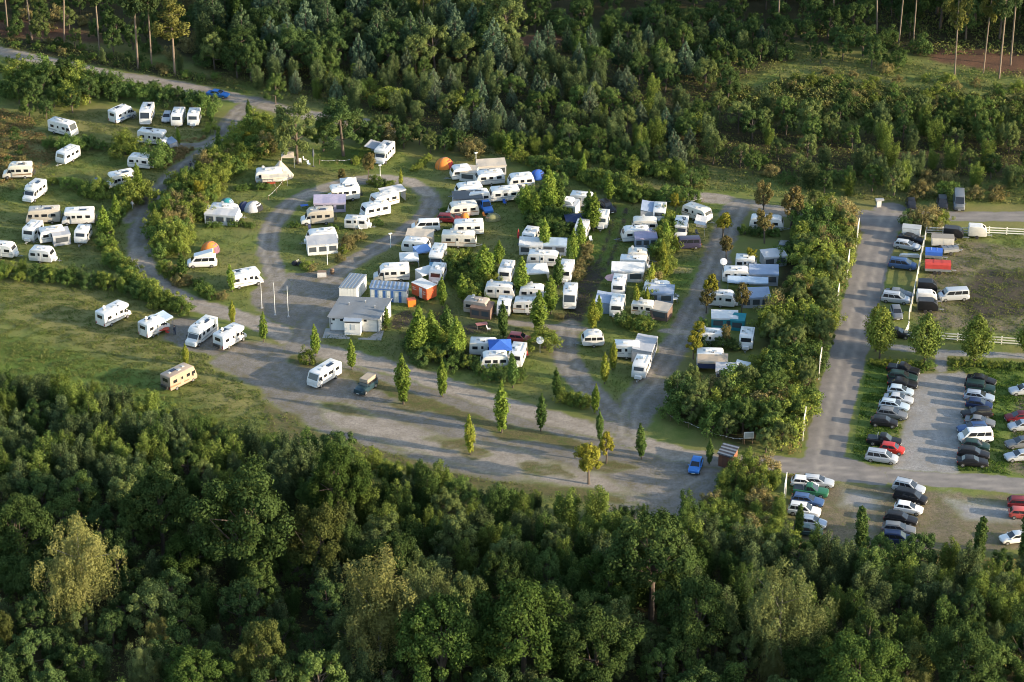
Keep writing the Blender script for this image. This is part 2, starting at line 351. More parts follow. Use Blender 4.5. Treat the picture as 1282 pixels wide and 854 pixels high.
# gentle unevenness, flat on the made surfaces
hz = (wob(GP, 9.0, 77) * .10 + wob(GP, 3.0, 78) * .04) * np.clip(-solid / 3, 0, 1)
edge = np.minimum.reduce([GP[:, 0] - GX0, GX1 - GP[:, 0], GP[:, 1] - GY0, GY1 - GP[:, 1]])
hz *= np.clip(edge / 5, 0, 1)
idx = np.arange(nx * ny).reshape(ny, nx)
quads = np.stack([idx[:-1, :-1].ravel(), idx[:-1, 1:].ravel(), idx[1:, 1:].ravel(), idx[1:, :-1].ravel()], 1)
qcls = np.max(cls[quads], axis=1)
qc0 = cls[quads]; qcls = np.where((qc0 == qc0[:, :1]).all(1), qc0[:, 0], np.median(qc0, axis=1).astype(int))
def ground_material():
    m, n, l, out = nt('ground_material')
    geo = n.new('ShaderNodeNewGeometry'); pos = geo.outputs['Position']
    A = {}
    for c in CH:
        x = n.new('ShaderNodeAttribute'); x.attribute_name = c; A[c] = x.outputs['Fac']
    big = noise(n, l, pos, .07, 4); mid = noise(n, l, pos, .45, 5, .6); fine = noise(n, l, pos, 3.2, 5, .7); vfine = noise(n, l, pos, 9.0, 3, .7); grit = noise(n, l, pos, 1.9, 6, .85); grit2 = noise(n, l, pos, 2.6, 6, .85)
    def ed(c, sharp=.30, amt=.55):                       # ragged edge from the soft channel
        s = mth(n, l, 'ADD', A[c], mth(n, l, 'MULTIPLY', mth(n, l, 'SUBTRACT', fine, .5), amt))
        return ramp(n, l, s, .5 - sharp, .5 + sharp)
    g = mixc(n, l, ramp(n, l, mid, .38, .62), (.108, .142, .030), (.152, .172, .046))
    g = mixc(n, l, ramp(n, l, big, .42, .60), g, (.155, .150, .050))
    g = mixc(n, l, mth(n, l, 'MULTIPLY', ramp(n, l, fine, .52, .74), .30), g, (.19, .165, .06))
    g = mixc(n, l, mth(n, l, 'MULTIPLY', ramp(n, l, vfine, .54, .68), .30), g, (.060, .085, .020))
    g = mixc(n, l, mth(n, l, 'MULTIPLY', ramp(n, l, grit, .50, .66), .20), g, (.072, .095, .026))
    dryc = mixc(n, l, ramp(n, l, fine, .35, .65), (.225, .185, .075), (.14, .145, .042))
    g = mixc(n, l, mth(n, l, 'MULTIPLY', ed('dry', .45, .9), .85), g, dryc)
    lush = mixc(n, l, ramp(n, l, fine, .35, .65), (.060, .112, .016), (.105, .145, .028))
    g = mixc(n, l, mth(n, l, 'MULTIPLY', ed('lush', .45, .8), .8), g, lush)
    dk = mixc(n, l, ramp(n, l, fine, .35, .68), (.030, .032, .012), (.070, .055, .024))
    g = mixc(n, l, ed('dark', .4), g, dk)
    rd = mixc(n, l, ramp(n, l, fine, .35, .65), (.15, .075, .042), (.07, .042, .026))
    g = mixc(n, l, ed('red', .4), g, rd)
    def gravel(c0, c1, weed, amount):
        x = mixc(n, l, ramp(n, l, vfine, .35, .65), c0, c1)
        x = mixc(n, l, mth(n, l, 'MULTIPLY', ramp(n, l, grit, .46, .60), .62), x, [q * .45 for q in c1])
        x = mixc(n, l, mth(n, l, 'MULTIPLY', ramp(n, l, grit2, .52, .66), .55), x, [q * 1.4 for q in c0])
        x = mixc(n, l, ramp(n, l, mth(n, l, 'ADD', mth(n, l, 'MULTIPLY', mid, .6), mth(n, l, 'MULTIPLY', big, .4)), .40, .62), x, [(a + b) * .36 for a, b in zip(c0, c1)])
        s = mth(n, l, 'ADD', mth(n, l, 'MULTIPLY', mid, .5), mth(n, l, 'MULTIPLY', fine, .5))
        return mixc(n, l, mth(n, l, 'MULTIPLY', ramp(n, l, s, .49, .63), amount), x, weed)
    for c, c0, c1, weed, am in (('mud', (.085, .068, .048), (.050, .042, .032), (.06, .065, .022), .5),
                                ('dirt', (.23, .185, .12), (.135, .112, .07), (.10, .11, .035), .9),
                                ('verge', (.17, .13, .065), (.10, .10, .034), (.070, .100, .022), .9),
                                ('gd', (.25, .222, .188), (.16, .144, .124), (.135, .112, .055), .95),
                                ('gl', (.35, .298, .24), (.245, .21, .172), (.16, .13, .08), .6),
                                ('gp', (.36, .34, .31), (.22, .21, .20), (.20, .17, .11), .5),
                                ('straw', (.38, .34, .14), (.30, .26, .11), (.2, .2, .08), .4)):
        g = mixc(n, l, ed(c, .25), g, gravel(c0, c1, weed, am))
    asp = mixc(n, l, ramp(n, l, mid, .35, .65), (.225, .200, .178), (.165, .15, .135))
    asp = mixc(n, l, mth(n, l, 'MULTIPLY', vfine, .35), asp, (.13, .12, .11))
    asp = mixc(n, l, mth(n, l, 'MULTIPLY', ramp(n, l, grit, .52, .66), .3), asp, (.10, .09, .08))
    g = mixc(n, l, ed('asp', .2, .5), g, asp)
    g = mixc(n, l, mth(n, l, 'MULTIPLY', A['rut'], .42), g, (.42, .365, .30))
    p = n.new('ShaderNodeBsdfPrincipled'); l.new(g, p.inputs['Base Color']); p.inputs['Roughness'].default_value = .95
    p.inputs['Specular IOR Level'].default_value = .15
    b = n.new('ShaderNodeBump'); b.inputs['Distance'].default_value = .10
    made = mth(n, l, 'MAXIMUM', A['asp'], mth(n, l, 'MULTIPLY', mth(n, l, 'MAXIMUM', A['gl'], mth(n, l, 'MAXIMUM', A['gp'], A['gd'])), .62), True)
    l.new(mth(n, l, 'MULTIPLY', mth(n, l, 'SUBTRACT', 1.0, made), .9), b.inputs['Strength'])
    l.new(mth(n, l, 'ADD', fine, mth(n, l, 'MULTIPLY', vfine, .5)), b.inputs['Height']); l.new(b.outputs[0], p.inputs['Normal'])
    l.new(p.outputs[0], out.inputs[0]); return m
GM = ground_material()
def sheet(name, q):
    u, inv = np.unique(q, return_inverse=True); inv = inv.reshape(q.shape)
    me = bpy.data.meshes.new(name)
    me.vertices.add(len(u)); me.vertices.foreach_set('co', np.column_stack([GP[u], hz[u]]).astype(np.float32).ravel())
    me.loops.add(len(q) * 4); me.loops.foreach_set('vertex_index', inv.astype(np.int32).ravel())
    me.polygons.add(len(q)); me.polygons.foreach_set('loop_start', np.arange(0, len(q) * 4, 4, dtype=np.int32))
    me.polygons.foreach_set('use_smooth', np.ones(len(q), bool))
    me.update(calc_edges=True)
    for c in CH:
        a = me.attributes.new(c, 'FLOAT', 'POINT'); a.data.foreach_set('value', chan[c][u].astype(np.float32))
    me.materials.append(GM)
    return tag(put(name, me), kind='structure')
for k, nme in enumerate(names):
    if (qcls == k).any(): sheet(nme, quads[qcls == k])
far = MB(); F = 9000.0
for (a, b, c, d) in (((-F, -F), (F, -F), (F, GY0), (-F, GY0)), ((-F, GY1), (F, GY1), (F, F), (-F, F)), ((-F, GY0), (GX0, GY0), (GX0, GY1), (-F, GY1)), ((GX1, GY0), (F, GY0), (F, GY1), (GX1, GY1))):
    far.add([(p[0], p[1], 0) for p in (a, b, c, d)], [(0, 1, 2, 3)])
tag(put('outer_ground', far.mesh('outer_ground', [GM])), kind='structure')
def ground_z(x, y):
    i = int(round((y - GY0) / STEP)); j = int(round((x - GX0) / STEP))
    return float(hz[i * nx + j]) if 0 <= i < ny and 0 <= j < nx else 0.0
def on_made(x, y):                                      # how far inside a road or lot, metres
    i = int(round((y - GY0) / STEP)); j = int(round((x - GX0) / STEP))
    return float(solid[i * nx + j]) if 0 <= i < ny and 0 <= j < nx else -50.0
# ================================================================== vehicle and camp models: lists of (part, mesh, material key, parent part)
WHITE = paint('white_gelcoat', (.70, .685, .65), .38, dirt=.26)
CREAM = paint('cream_gelcoat', (.64, .60, .52), .4, dirt=.25)
OLDW = paint('aged_white', (.66, .64, .60), .5, dirt=.35)
BEIGE = paint('beige_metallic', (.42, .38, .32), .35, dirt=.12)
TAN = paint('tan_paint', (.42, .31, .22), .4, dirt=.2)
GREYM = paint('silver_grey', (.46, .46, .46), .3, metal=.3, dirt=.1)
RUBBER = paint('rubber', (.018, .018, .018), .8); RIM = paint('rim', (.42, .42, .43), .35, metal=.7)
PLASTIC = paint('dark_plastic', (.03, .03, .032), .5); STEEL = paint('galvanised', (.36, .37, .38), .45, metal=.6)
GLASS = glass(); SOLAR = glass('solar_cell', (.012, .016, .035)); PVC = paint('clear_vinyl', (.07, .08, .09), .15, dirt=.05)
LAMP = paint('lamp_lens', (.75, .75, .72), .1); REDL = paint('red_lens', (.35, .012, .01), .2)
WOOD = paint('weathered_wood', (.21, .13, .075), .8, dscale=3); PLATE = paint('plate_white', (.7, .7, .66), .5)
HATCH = paint('hatch_dome', (.42, .42, .40), .3, dirt=.3)

def outward(mb, q, t, out, mi=0):
    q = [Vector(p) for p in q]
    if (q[1] - q[0]).cross(q[3] - q[0]).dot(Vector(out)) < 0: q = q[::-1]
    return mb.slab(q, t, mi)
def seg_panel(p, q, y0, y1, f0=.06, f1=.94, out=(1, 0, 0), t=.02, off=.006):
    """panel lying on the slope from p to q (x, z) between y0 and y1"""
    p, q = Vector((p[0], 0, p[1])), Vector((q[0], 0, q[1])); d = q - p
    a, b = p + d * f0, p + d * f1; nn = Vector((-d.z, 0, d.x)).normalized()
    if nn.dot(Vector(out)) < 0: nn = -nn
    o = nn * off; mb = MB()
    outward(mb, [(a.x + o.x, y0, a.z + o.z), (a.x + o.x, y1, a.z + o.z), (b.x + o.x, y1, b.z + o.z), (b.x + o.x, y0, b.z + o.z)], t, out)
    return mb
def side_panel(pts, y, t=.02):
    """panel on a side wall: pts in x, z; y signed"""
    s = 1 if y > 0 else -1; mb = MB(); n = len(pts)
    mb.prism(pts, y - s * .004, y + s * t); return mb
def rect(x, z, w, h): return [(x - w / 2, z - h / 2), (x + w / 2, z - h / 2), (x + w / 2, z + h / 2), (x - w / 2, z + h / 2)]
def wheel_parts(M, xs, yw, r=.33, w=.22):
    for x in xs:
        for s in (1, -1):
            mb = MB(); mb.tube((x, s * (yw - w), r), (x, s * yw, r), r, r, 14); i = len(M)
            M.append(('wheel', mb.mesh('wheel', smooth=False, bevel=.025, seg=1), 'RUBBER', None))
            mb = MB(); mb.tube((x, s * (yw - .02), r), (x, s * (yw + .012), r), r * .60, r * .55, 10)
            M.append(('rim', mb.mesh('rim'), 'RIM', i))
MODELS = {}
CARS = {  # L, W, H, belt, hood front z, cabin base rear, cabin top rear, cabin top front, cabin base front (from the rear / front ends)
 'hatchback': (4.05, 1.74, 1.47, .96, .70, .10, .55, 1.95, 1.05), 'estate': (4.65, 1.80, 1.48, .96, .70, .08, .50, 2.25, 1.30),
 'saloon': (4.55, 1.78, 1.42, .95, .68, .62, 1.25, 2.20, 1.30), 'suv': (4.60, 1.88, 1.74, 1.08, .88, .08, .40, 2.10, 1.20),
 'minivan': (4.75, 1.86, 1.74, 1.02, .78, .06, .35, 1.85, .85), 'van': (5.05, 1.94, 1.98, 1.15, .92, .05, .18, 1.35, .60),
 'bigvan': (5.5, 2.02, 2.5, 1.25, 1.0, .05, .12, 1.45, .70), 'pickup': (5.05, 1.84, 1.78, 1.05, .92, 1.70, 1.95, 2.35, 1.40),
 'jeep': (4.5, 1.86, 1.85, 1.12, 1.02, .06, .12, 1.75, 1.45), 'micro': (3.65, 1.66, 1.50, .95, .72, .08, .40, 1.55, .85)}
def car_model(kind):
    if kind in MODELS: return MODELS[kind]
    L, Wd, H, belt, hz_, br, tr, tf, bf = CARS[kind]; M = []
    hw = Wd / 2; xr, xf = -L / 2, L / 2
    st = [(xr, .90, .80), (xr + .10, .97, .96), (xr + .5, 1, 1), (0, 1, 1), (xf - bf - .05, 1, 1.02), (xf - bf * .5, .985, None), (xf - .28, .95, None), (xf - .06, .88, None), (xf, .80, None)]
    rr = []
    for x, ws, zt in st:
        w = hw * ws
        if zt is None:
            k = (x - (xf - bf)) / bf; z = belt * 1.02 + (hz_ - belt * 1.02) * max(0, k) ** 1.4
            if x == xf: z = hz_ * .82
        else: z = belt * zt
        zb = .24 if abs(x) < L / 2 - .2 else .34
        rr.append([(x, -w * .90, zb), (x, -w * .99, zb + .16), (x, -w, z * .66), (x, -w * .965, z * .93), (x, -w * .86, z), (x, -w * .4, z + .025), (x, w * .4, z + .025), (x, w * .86, z), (x, w * .965, z * .93), (x, w, z * .66), (x, w * .99, zb + .16), (x, w * .90, zb)])
    M.append(('body', MB().rings(rr).mesh('car_body', smooth=True), 'PAINT', None))
    wb, wt = hw * .90, hw * (.74 if kind not in ('van', 'bigvan') else .84)
    zb, zt = belt - .03, H - .02
    B = [(xr + br, wb), (xf - bf, wb)]; T = [(xr + tr, wt), (xf - tf, wt)]
    xm = (B[0][0] + B[1][0]) / 2
    cab = MB(); cab.add([(B[0][0], -wb, zb), (B[1][0], -wb, zb), (B[1][0], wb, zb), (B[0][0], wb, zb), (T[0][0], -wt, zt), (T[1][0], -wt, zt), (T[1][0], wt, zt), (T[0][0], wt, zt)],
        [(0, 3, 2, 1), (4, 5, 6, 7), (0, 1, 5, 4), (1, 2, 6, 5), (2, 3, 7, 6), (3, 0, 4, 7)])
    M.append(('cabin', cab.mesh('car_cabin', smooth=True, bevel=.09, seg=2), 'PAINT', None))
    V = lambda x, y, z: Vector((x, y, z))
    def lerp(a, b, t): return a + (b - a) * t
    def face(c, u0, u1, v0, v1, out):
        p = lambda u, v: lerp(lerp(c[0], c[1], u), lerp(c[3], c[2], u), v)
        mb = MB(); o = Vector(out) * .012
        outward(mb, [p(u0, v0) + o, p(u1, v0) + o, p(u1, v1) + o, p(u0, v1) + o], .012, out); return mb
    fr = [V(B[1][0], -wb, zb), V(B[1][0], wb, zb), V(T[1][0], wt, zt), V(T[1][0], -wt, zt)]
    re = [V(B[0][0], -wb, zb), V(B[0][0], wb, zb), V(T[0][0], wt, zt), V(T[0][0], -wt, zt)]
    M.append(('windscreen', face(fr, .07, .93, .08, .90, (1, 0, .6)).mesh('windscreen'), 'GLASS', None))
    M.append(('rear_window', face(re, .10, .90, .22, .86, (-1, 0, .3)).mesh('rear_window'), 'GLASS', None))
    for s in (1, -1):
        sf = [V(B[0][0], s * wb, zb), V(B[1][0], s * wb, zb), V(T[1][0], s * wt, zt), V(T[0][0], s * wt, zt)]
        spans = ((.10, .46), (.50, .90)) if kind not in ('estate', 'minivan', 'van', 'suv', 'jeep') else ((.07, .30), (.33, .60), (.63, .91))
        if kind == 'bigvan': spans = ((.66, .92),)
        if kind == 'pickup': spans = ((.14, .48), (.54, .88))
        for a, b in spans:
            M.append(('side_window', face(sf, a, b, .16, .84, (0, s, .2)).mesh('side_window'), 'GLASS', None))
        M.append(('headlight', MB().box((xf - .10, s * hw * .66, hz_ * .80), (.16, .34, .14)).mesh('headlight', bevel=.03, seg=1), 'LAMP', None))
        M.append(('tail_light', MB().box((xr + .06, s * hw * .80, belt * .80), (.12, .22, .26)).mesh('tail_light', bevel=.03, seg=1), 'REDL', None))
        M.append(('mirror', MB().box((xf - bf - .28, s * (hw + .08), belt + .03), (.14, .18, .14)).mesh('mirror', bevel=.03, seg=1), 'PAINT', None))
        if kind in ('estate', 'suv', 'minivan'):
            M.append(('roof_rail', MB().tube((T[0][0] + .2, s * wt * .86, zt + .06), (T[1][0] - .1, s * wt * .86, zt + .06), .025).mesh('roof_rail'), 'PLASTIC', None))
    M.append(('bumper', MB().box((xf - .10, 0, .42), (.24, Wd * .88, .20)).mesh('bumper', bevel=.05), 'PLASTIC', None))
    M.append(('bumper', MB().box((xr + .09, 0, .42), (.22, Wd * .88, .18)).mesh('bumper', bevel=.05), 'PLASTIC', None))
    M.append(('number_plate', MB().box((xf + .022, 0, .45), (.02, .5, .11)).mesh('number_plate'), 'PLATE', None))
    M.append(('number_plate', MB().box((xr - .022, 0, .60), (.02, .5, .11)).mesh('number_plate'), 'PLATE', None))
    if kind == 'pickup':
        M.append(('load_bed', MB().box((xr + .92, 0, belt + .03), (1.5, Wd * .74, .06)).mesh('load_bed', bevel=.02, seg=1), 'PLASTIC', None))
        M.append(('roll_bar', MB().tube((xr + 1.55, -hw * .7, belt), (xr + 1.55, -hw * .6, H - .1), .04).tube((xr + 1.55, hw * .7, belt), (xr + 1.55, hw * .6, H - .1), .04).tube((xr + 1.55, -hw * .6, H - .1), (xr + 1.55, hw * .6, H - .1), .04).mesh('roll_bar'), 'STEEL', None))
    if kind == 'jeep':
        M.append(('spare_wheel', MB().tube((xr - .02, .1, .98), (xr - .22, .1, .98), .36, .36, 14).mesh('spare_wheel', bevel=.03, seg=1), 'RUBBER', None))
    wheel_parts(M, (xr + L * .185, xf - L * .19), hw + .005, .33 if kind not in ('suv', 'pickup', 'jeep', 'bigvan') else .38)
    MODELS[kind] = M; return M

def caravan_model(L, style='round', H=2.55, Wd=2.2):
    key = ('caravan', L, style, H)
    if key in MODELS: return MODELS[key]
    M = []; a = L / 2; z0 = .42; hw = Wd / 2
    if style == 'round':
        P = [(-a + .10, z0), (-a, .95), (-a + .04, 1.55), (-a + .28, H - .18), (-a + .65, H), (a - .95, H), (a - .50, H - .20), (a - .12, 1.45), (a, .95), (a - .12, z0)]; fs = (6, 7); rs = (2, 3)
    elif style == 'box':
        P = [(-a + .05, z0), (-a, .9), (-a + .03, H - .12), (-a + .18, H), (a - .60, H), (a - .38, H - .14), (a - .08, 1.35), (a, .95), (a - .10, z0)]; fs = (5, 6); rs = (1, 2)
    else:  # egg: small old touring caravan with a raised roof
        P = [(-a + .25, z0), (-a, .80), (-a + .06, 1.45), (-a + .40, 2.0), (-a + .75, H - .12), (-a + 1.0, H), (a - 1.1, H), (a - .85, H - .12), (a - .45, 1.95), (a - .08, 1.35), (a, .85), (a - .25, z0)]; fs = (8, 9); rs = (2, 3)
    M.append(('body', MB().prism(P, -hw, hw).mesh('caravan_body', smooth=True, bevel=.07, seg=2, angle=50), 'PAINT', None))
    M.append(('front_window', seg_panel(P[fs[0]], P[fs[1]], -hw * .72, hw * .72, .18, .80, (1, 0, .3)).mesh('front_window', bevel=.008, seg=1), 'GLASS', None))
    M.append(('rear_window', seg_panel(P[rs[0]], P[rs[1]], -hw * .68, hw * .68, .30 if style != 'box' else .42, .86 if style != 'box' else .80, (-1, 0, .2)).mesh('rear_window', bevel=.008, seg=1), 'GLASS', None))
    wz = 1.62
    for s, wins in ((1, ((-a * .58, .9), (-.1, .7), (a * .48, .95))), (-1, ((-a * .60, .85), (a * .50, .95)))):
        for x, w in wins:
            M.append(('side_window', side_panel(rect(x, wz, w, .52), s * (hw + .004)).mesh('side_window', bevel=.008, seg=1), 'GLASS', None))
        M.append(('trim_stripe', side_panel([(-a + .12, 1.08), (a - .1, 1.00), (a - .06, 1.14), (-a + .10, 1.24)], s * (hw + .001), .008).mesh('trim_stripe'), 'STRIPE', None))
    i = len(M)
    M.append(('door', side_panel(rect(-a * .08, 1.38, .62, 1.72), -(hw + .004), .025).mesh('door', bevel=.02, seg=1), 'PAINT', None))
    M.append(('door_window', side_panel(rect(-a * .08, 1.72, .36, .48), -(hw + .032), .01).mesh('door_window'), 'GLASS', i))
    for x, y in ((-a * .45, .15), (a * .30, -.1), (-a * .02, -.5)):
        M.append(('roof_hatch', MB().box((x, y, H + .035), (.46, .46, .11), taper=.86).mesh('roof_hatch', bevel=.02, seg=1), 'HATCH', None))
    M.append(('chassis', MB().box((0, 0, .36), (L * .86, Wd * .8, .12)).mesh('chassis'), 'PLASTIC', None))
    h = MB()
    h.tube((a - .3, -.55, .38), (a + 1.05, 0, .40), .04).tube((a - .3, .55, .38), (a + 1.05, 0, .40), .04).box((a + 1.12, 0, .42), (.34, .08, .08)).tube((a + .9, .12, .05), (a + .9, .12, .75), .03)
    M.append(('hitch', h.mesh('hitch'), 'STEEL', None))
    for s in (1, -1):
        M.append(('tail_light', MB().box((-a + .03, s * hw * .82, .72), (.08, .16, .34)).mesh('tail_light'), 'REDL', None))
    wheel_parts(M, (-.12,) if L < 6.3 else (-.5, .35), hw + .004, .31, .2)
    MODELS[key] = M; return M

def motorhome_model(kind, L, H=2.75, Wd=2.2):
    key = (kind, L, H)
    if key in MODELS: return MODELS[key]
    M = []; a = L / 2; hw = Wd / 2; z0 = .42
    if kind == 'integrated':
        P = [(-a + .05, z0), (-a, .9), (-a + .02, H - .12), (-a + .18, H), (a - .95, H), (a - .62, H - .10), (a - .16, 1.38), (a, .95), (a - .06, z0)]
        scr = (P[5], P[6]); hz_ = .85
        M.append(('body', MB().prism(P, -hw, hw).mesh('motorhome_body', smooth=True, bevel=.08, seg=2, angle=50), 'PAINT', None))
    else:
        if kind == 'alcove':
            P = [(-a + .05, z0), (-a, .9), (-a + .02, H - .14), (-a + .20, H), (a - .95, H), (a - .62, H - .10), (a - .48, H - .42), (a - .62, H - .74), (a - 1.55, H - .92), (a - 1.62, z0)]
        else:
            P = [(-a + .05, z0), (-a, .9), (-a + .02, H - .14), (-a + .18, H), (a - 2.0, H), (a - 1.55, H - .12), (a - 1.05, H - .62), (a - 1.10, H - .75), (a - 1.70, H - .85), (a - 1.75, z0)]
        M.append(('body', MB().prism(P, -hw, hw).mesh('motorhome_body', smooth=True, bevel=.07, seg=2, angle=50), 'PAINT', None))
        t = H - .80
        Cb = [(a - 1.72, .38), (a - 1.72, t), (a - 1.12, t), (a - .72, 1.28), (a - .12, 1.05), (a, .82), (a - .02, .38)]
        M.append(('cab', MB().prism(Cb, -hw * .90, hw * .90).mesh('motorhome_cab', smooth=True, bevel=.09, seg=2, angle=30), 'CAB', None))
        scr = (Cb[2], Cb[3]); hz_ = .78
        for s in (1, -1):
            M.append(('cab_window', side_panel([(a - 1.62, 1.25), (a - .90, 1.25), (a - 1.12, t - .12), (a - 1.58, t - .12)], s * (hw * .90 + .004)).mesh('cab_window'), 'GLASS', None))
    M.append(('windscreen', seg_panel(scr[0], scr[1], -hw * .80, hw * .80, .10, .95, (1, 0, .4)).mesh('windscreen', bevel=.008, seg=1), 'GLASS', None))
    wins = ((-a * .62, .8), (-a * .12, .9), (a * .26, .6)) if kind != 'integrated' else ((-a * .62, .8), (-a * .10, 1.0), (a * .34, .7), (a * .72, .7))
    for s in (1, -1):
        for k, (x, w) in enumerate(wins):
            if s < 0 and k == 1: continue
            M.append(('side_window', side_panel(rect(x, 1.72, w, .52), s * (hw + .004)).mesh('side_window', bevel=.008, seg=1), 'GLASS', None))
        M.append(('trim_stripe', side_panel([(-a + .06, .92), (a - 1.8, .80), (a - 1.8, .98), (-a + .06, 1.22)], s * (hw + .001), .008).mesh('trim_stripe'), 'STRIPE', None))
        M.append(('headlight', MB().box((a - .05, s * hw * .64, hz_), (.14, .36, .18)).mesh('headlight', bevel=.03, seg=1), 'LAMP', None))
        M.append(('tail_light', MB().box((-a + .01, s * hw * .84, .80), (.06, .14, .46)).mesh('tail_light'), 'REDL', None))
        M.append(('mirror', MB().box((a - 1.0, s * (hw + .12), 1.42), (.12, .22, .32)).mesh('mirror', bevel=.03, seg=1), 'PLASTIC', None))
    i = len(M)
    M.append(('door', side_panel(rect(-a * .12, 1.40, .64, 1.74), -(hw + .004), .025).mesh('door', bevel=.02, seg=1), 'PAINT', None))
    M.append(('door_window', side_panel(rect(-a * .12, 1.75, .36, .45), -(hw + .032), .01).mesh('door_window'), 'GLASS', i))
    M.append(('rear_window', seg_panel((-a, .9), (-a + .02, H - .14), -hw * .5, hw * .5, .48, .80, (-1, 0, 0)).mesh('rear_window'), 'GLASS', None))
    M.append(('bumper', MB().box((a - .05, 0, .46), (.22, Wd * .86, .22)).mesh('bumper', bevel=.04), 'CAB', None))
    for x, y, w in ((-a * .62, .2, .5), (-a * .05, -.2, .7), (a * .35, .15, .5)):
        M.append(('roof_hatch', MB().box((x, y, H + .04), (w, .5, .12), taper=.88).mesh('roof_hatch', bevel=.02, seg=1), 'HATCH', None))
    M.append(('solar_panel', MB().box((-a * .34, .35, H + .05), (1.25, .62, .05)).mesh('solar_panel'), 'SOLAR', None))
    M.append(('awning_case', MB().box((-a * .1, -(hw + .05), H - .18), (L * .5, .12, .14)).mesh('awning_case', bevel=.03, seg=1), 'PAINT', None))
    M.append(('chassis', MB().box((-.1, 0, .36), (L * .86, Wd * .8, .14)).mesh('chassis'), 'PLASTIC', None))
    wheel_parts(M, (-a + L * .24, a - .92), hw + .003, .34)
    MODELS[key] = M; return M

BASE = {'RUBBER': RUBBER, 'RIM': RIM, 'GLASS': GLASS, 'LAMP': LAMP, 'REDL': REDL, 'PLASTIC': PLASTIC, 'PLATE': PLATE, 'STEEL': STEEL, 'HATCH': HATCH, 'SOLAR': SOLAR, 'PVC': PVC}
XR = random.Random(5)
XM = {}
def extras(e, kind, L, H, mat):
    """what owners add: dish, air conditioner, bicycle rack, ladder, gas box"""
    def part(nm, key, fn, m):
        if key not in XM: XM[key] = fn()
        o = put(nm, XM[key], e, m); return o
    a = L / 2; q = XR.random
    if q() < .45:
        r = [[(math.cos(i * .785) * k, math.sin(i * .785) * k * .5, .30 + math.sin(i * .785) * k * .8 + z) for i in range(8)] for k, z in ((.04, .05), (.30, .0))]
        part('satellite_dish', 'dish', lambda: MB().rings(r).tube((0, 0, 0), (0, 0, .3), .03).mesh('satellite_dish'), HATCH).location = (-a * (.1 + .5 * q()), .45, H)
    if q() < .5: part('air_conditioner', 'ac', lambda: MB().box((0, 0, .11), (.9, .62, .22), taper=.9).mesh('air_conditioner', bevel=.03, seg=1), mat).location = (a * (.1 - .4 * q()), -.1, H)
    if q() < .5: part('roof_vent', 'vent', lambda: MB().tube((0, 0, 0), (0, 0, .16), .09, .11, 8).mesh('roof_vent'), PLASTIC).location = (a * .2 * q(), -.7, H)
    if kind == 'motorhome' and q() < .55:
        f = MB()
        for y in (-.7, .7): f.tube((0, y, .7), (-.5, y, .7), .03).tube((-.5, y, .7), (-.5, y, 1.3), .03)
        f.tube((-.5, -.7, 1.3), (-.5, .7, 1.3), .03).tube((-.5, -.7, .72), (-.5, .7, .72), .03).box((-.28, 0, .98), (.10, 1.5, .5))
        part('bicycle_rack', 'rack', lambda: f.mesh('bicycle_rack'), PLASTIC).location = (-a, 0, 0)
    if kind == 'motorhome' and q() < .6:
        f = MB()
        for y in (-.17, .17): f.tube((0, y, .9), (0, y, H + .05), .02, n=4)
        for k in range(6): f.tube((0, -.17, 1.05 + k * .28), (0, .17, 1.05 + k * .28), .016, n=4)
        part('ladder', 'ladder%.1f' % H, lambda: f.mesh('ladder'), STEEL).location = (-a - .07, .7, 0)
    if kind == 'caravan' and q() < .6: part('gas_box', 'gas', lambda: MB().box((0, 0, .72), (.5, 1.2, .55), taper=.85).mesh('gas_box', bevel=.06, seg=1), mat).location = (a + .18, 0, 0)
    if q() < .6: part('roof_rail', 'rail%.1f' % L, lambda: MB().tube((-a * .8, .85, 0), (a * .4, .85, 0), .025, n=5).mesh('roof_rail'), STEEL).location = (0, 0, H + .05)
def assemble(M, name, loc, rz, mats, label, cat, group=None, skip=()):
    e = tag(empty(name, loc, rz), label, cat, group); objs = []
    for (pn, me, key, par) in M:
        if pn in skip: objs.append(None); continue
        o = put(pn, me, objs[par] if par is not None and objs[par] else e, mats.get(key) or BASE.get(key) or mats.get('PAINT')); objs.append(o)
    return e
def locate(px, py, dx, dy, h):
    x, y = at(px, py, h / 2); return (x, y, ground_z(x, y)), heading(px, py, dx, dy)
# ================================================================== caravans and motorhomes
STR = {'n': None, 'grey': paint('stripe_grey', (.34, .34, .35), .4), 'blue': paint('stripe_blue', (.10, .20, .42), .4), 'brown': paint('stripe_brown', (.26, .16, .09), .4), 'sky': paint('stripe_sky', (.30, .50, .62), .4)}
GC, GM_ = 'caravans on the campsite', 'motorhomes on the campsite'
def caravan(px, py, dx, dy, L, label, style='round', mat=WHITE, stripe='grey', H=2.5, skip=()):
    L = round(L * .95 / .3) * .3
    loc, rz = locate(px, py, dx, dy, H)
    e = assemble(caravan_model(L, style, H), 'caravan', loc, rz, {'PAINT': mat, 'STRIPE': STR[stripe]}, label, 'caravan', GC, ('roof_hatch',) if XR.random() < .12 else skip)
    if style != 'egg': extras(e, 'caravan', L, H, mat)
    return e
def motorhome(px, py, dx, dy, L, label, kind='alcove', mat=WHITE, stripe='grey', H=2.75, cab=None):
    L = round(L * .90 / .3) * .3
    loc, rz = locate(px, py, dx, dy, H)
    e = assemble(motorhome_model(kind, L, H), 'motorhome', loc, rz, {'PAINT': mat, 'CAB': cab or mat, 'STRIPE': STR[stripe]}, label, 'motorhome', GM_, ('solar_panel',) if XR.random() < .4 else ())
    extras(e, 'motorhome', L, H, mat); return e
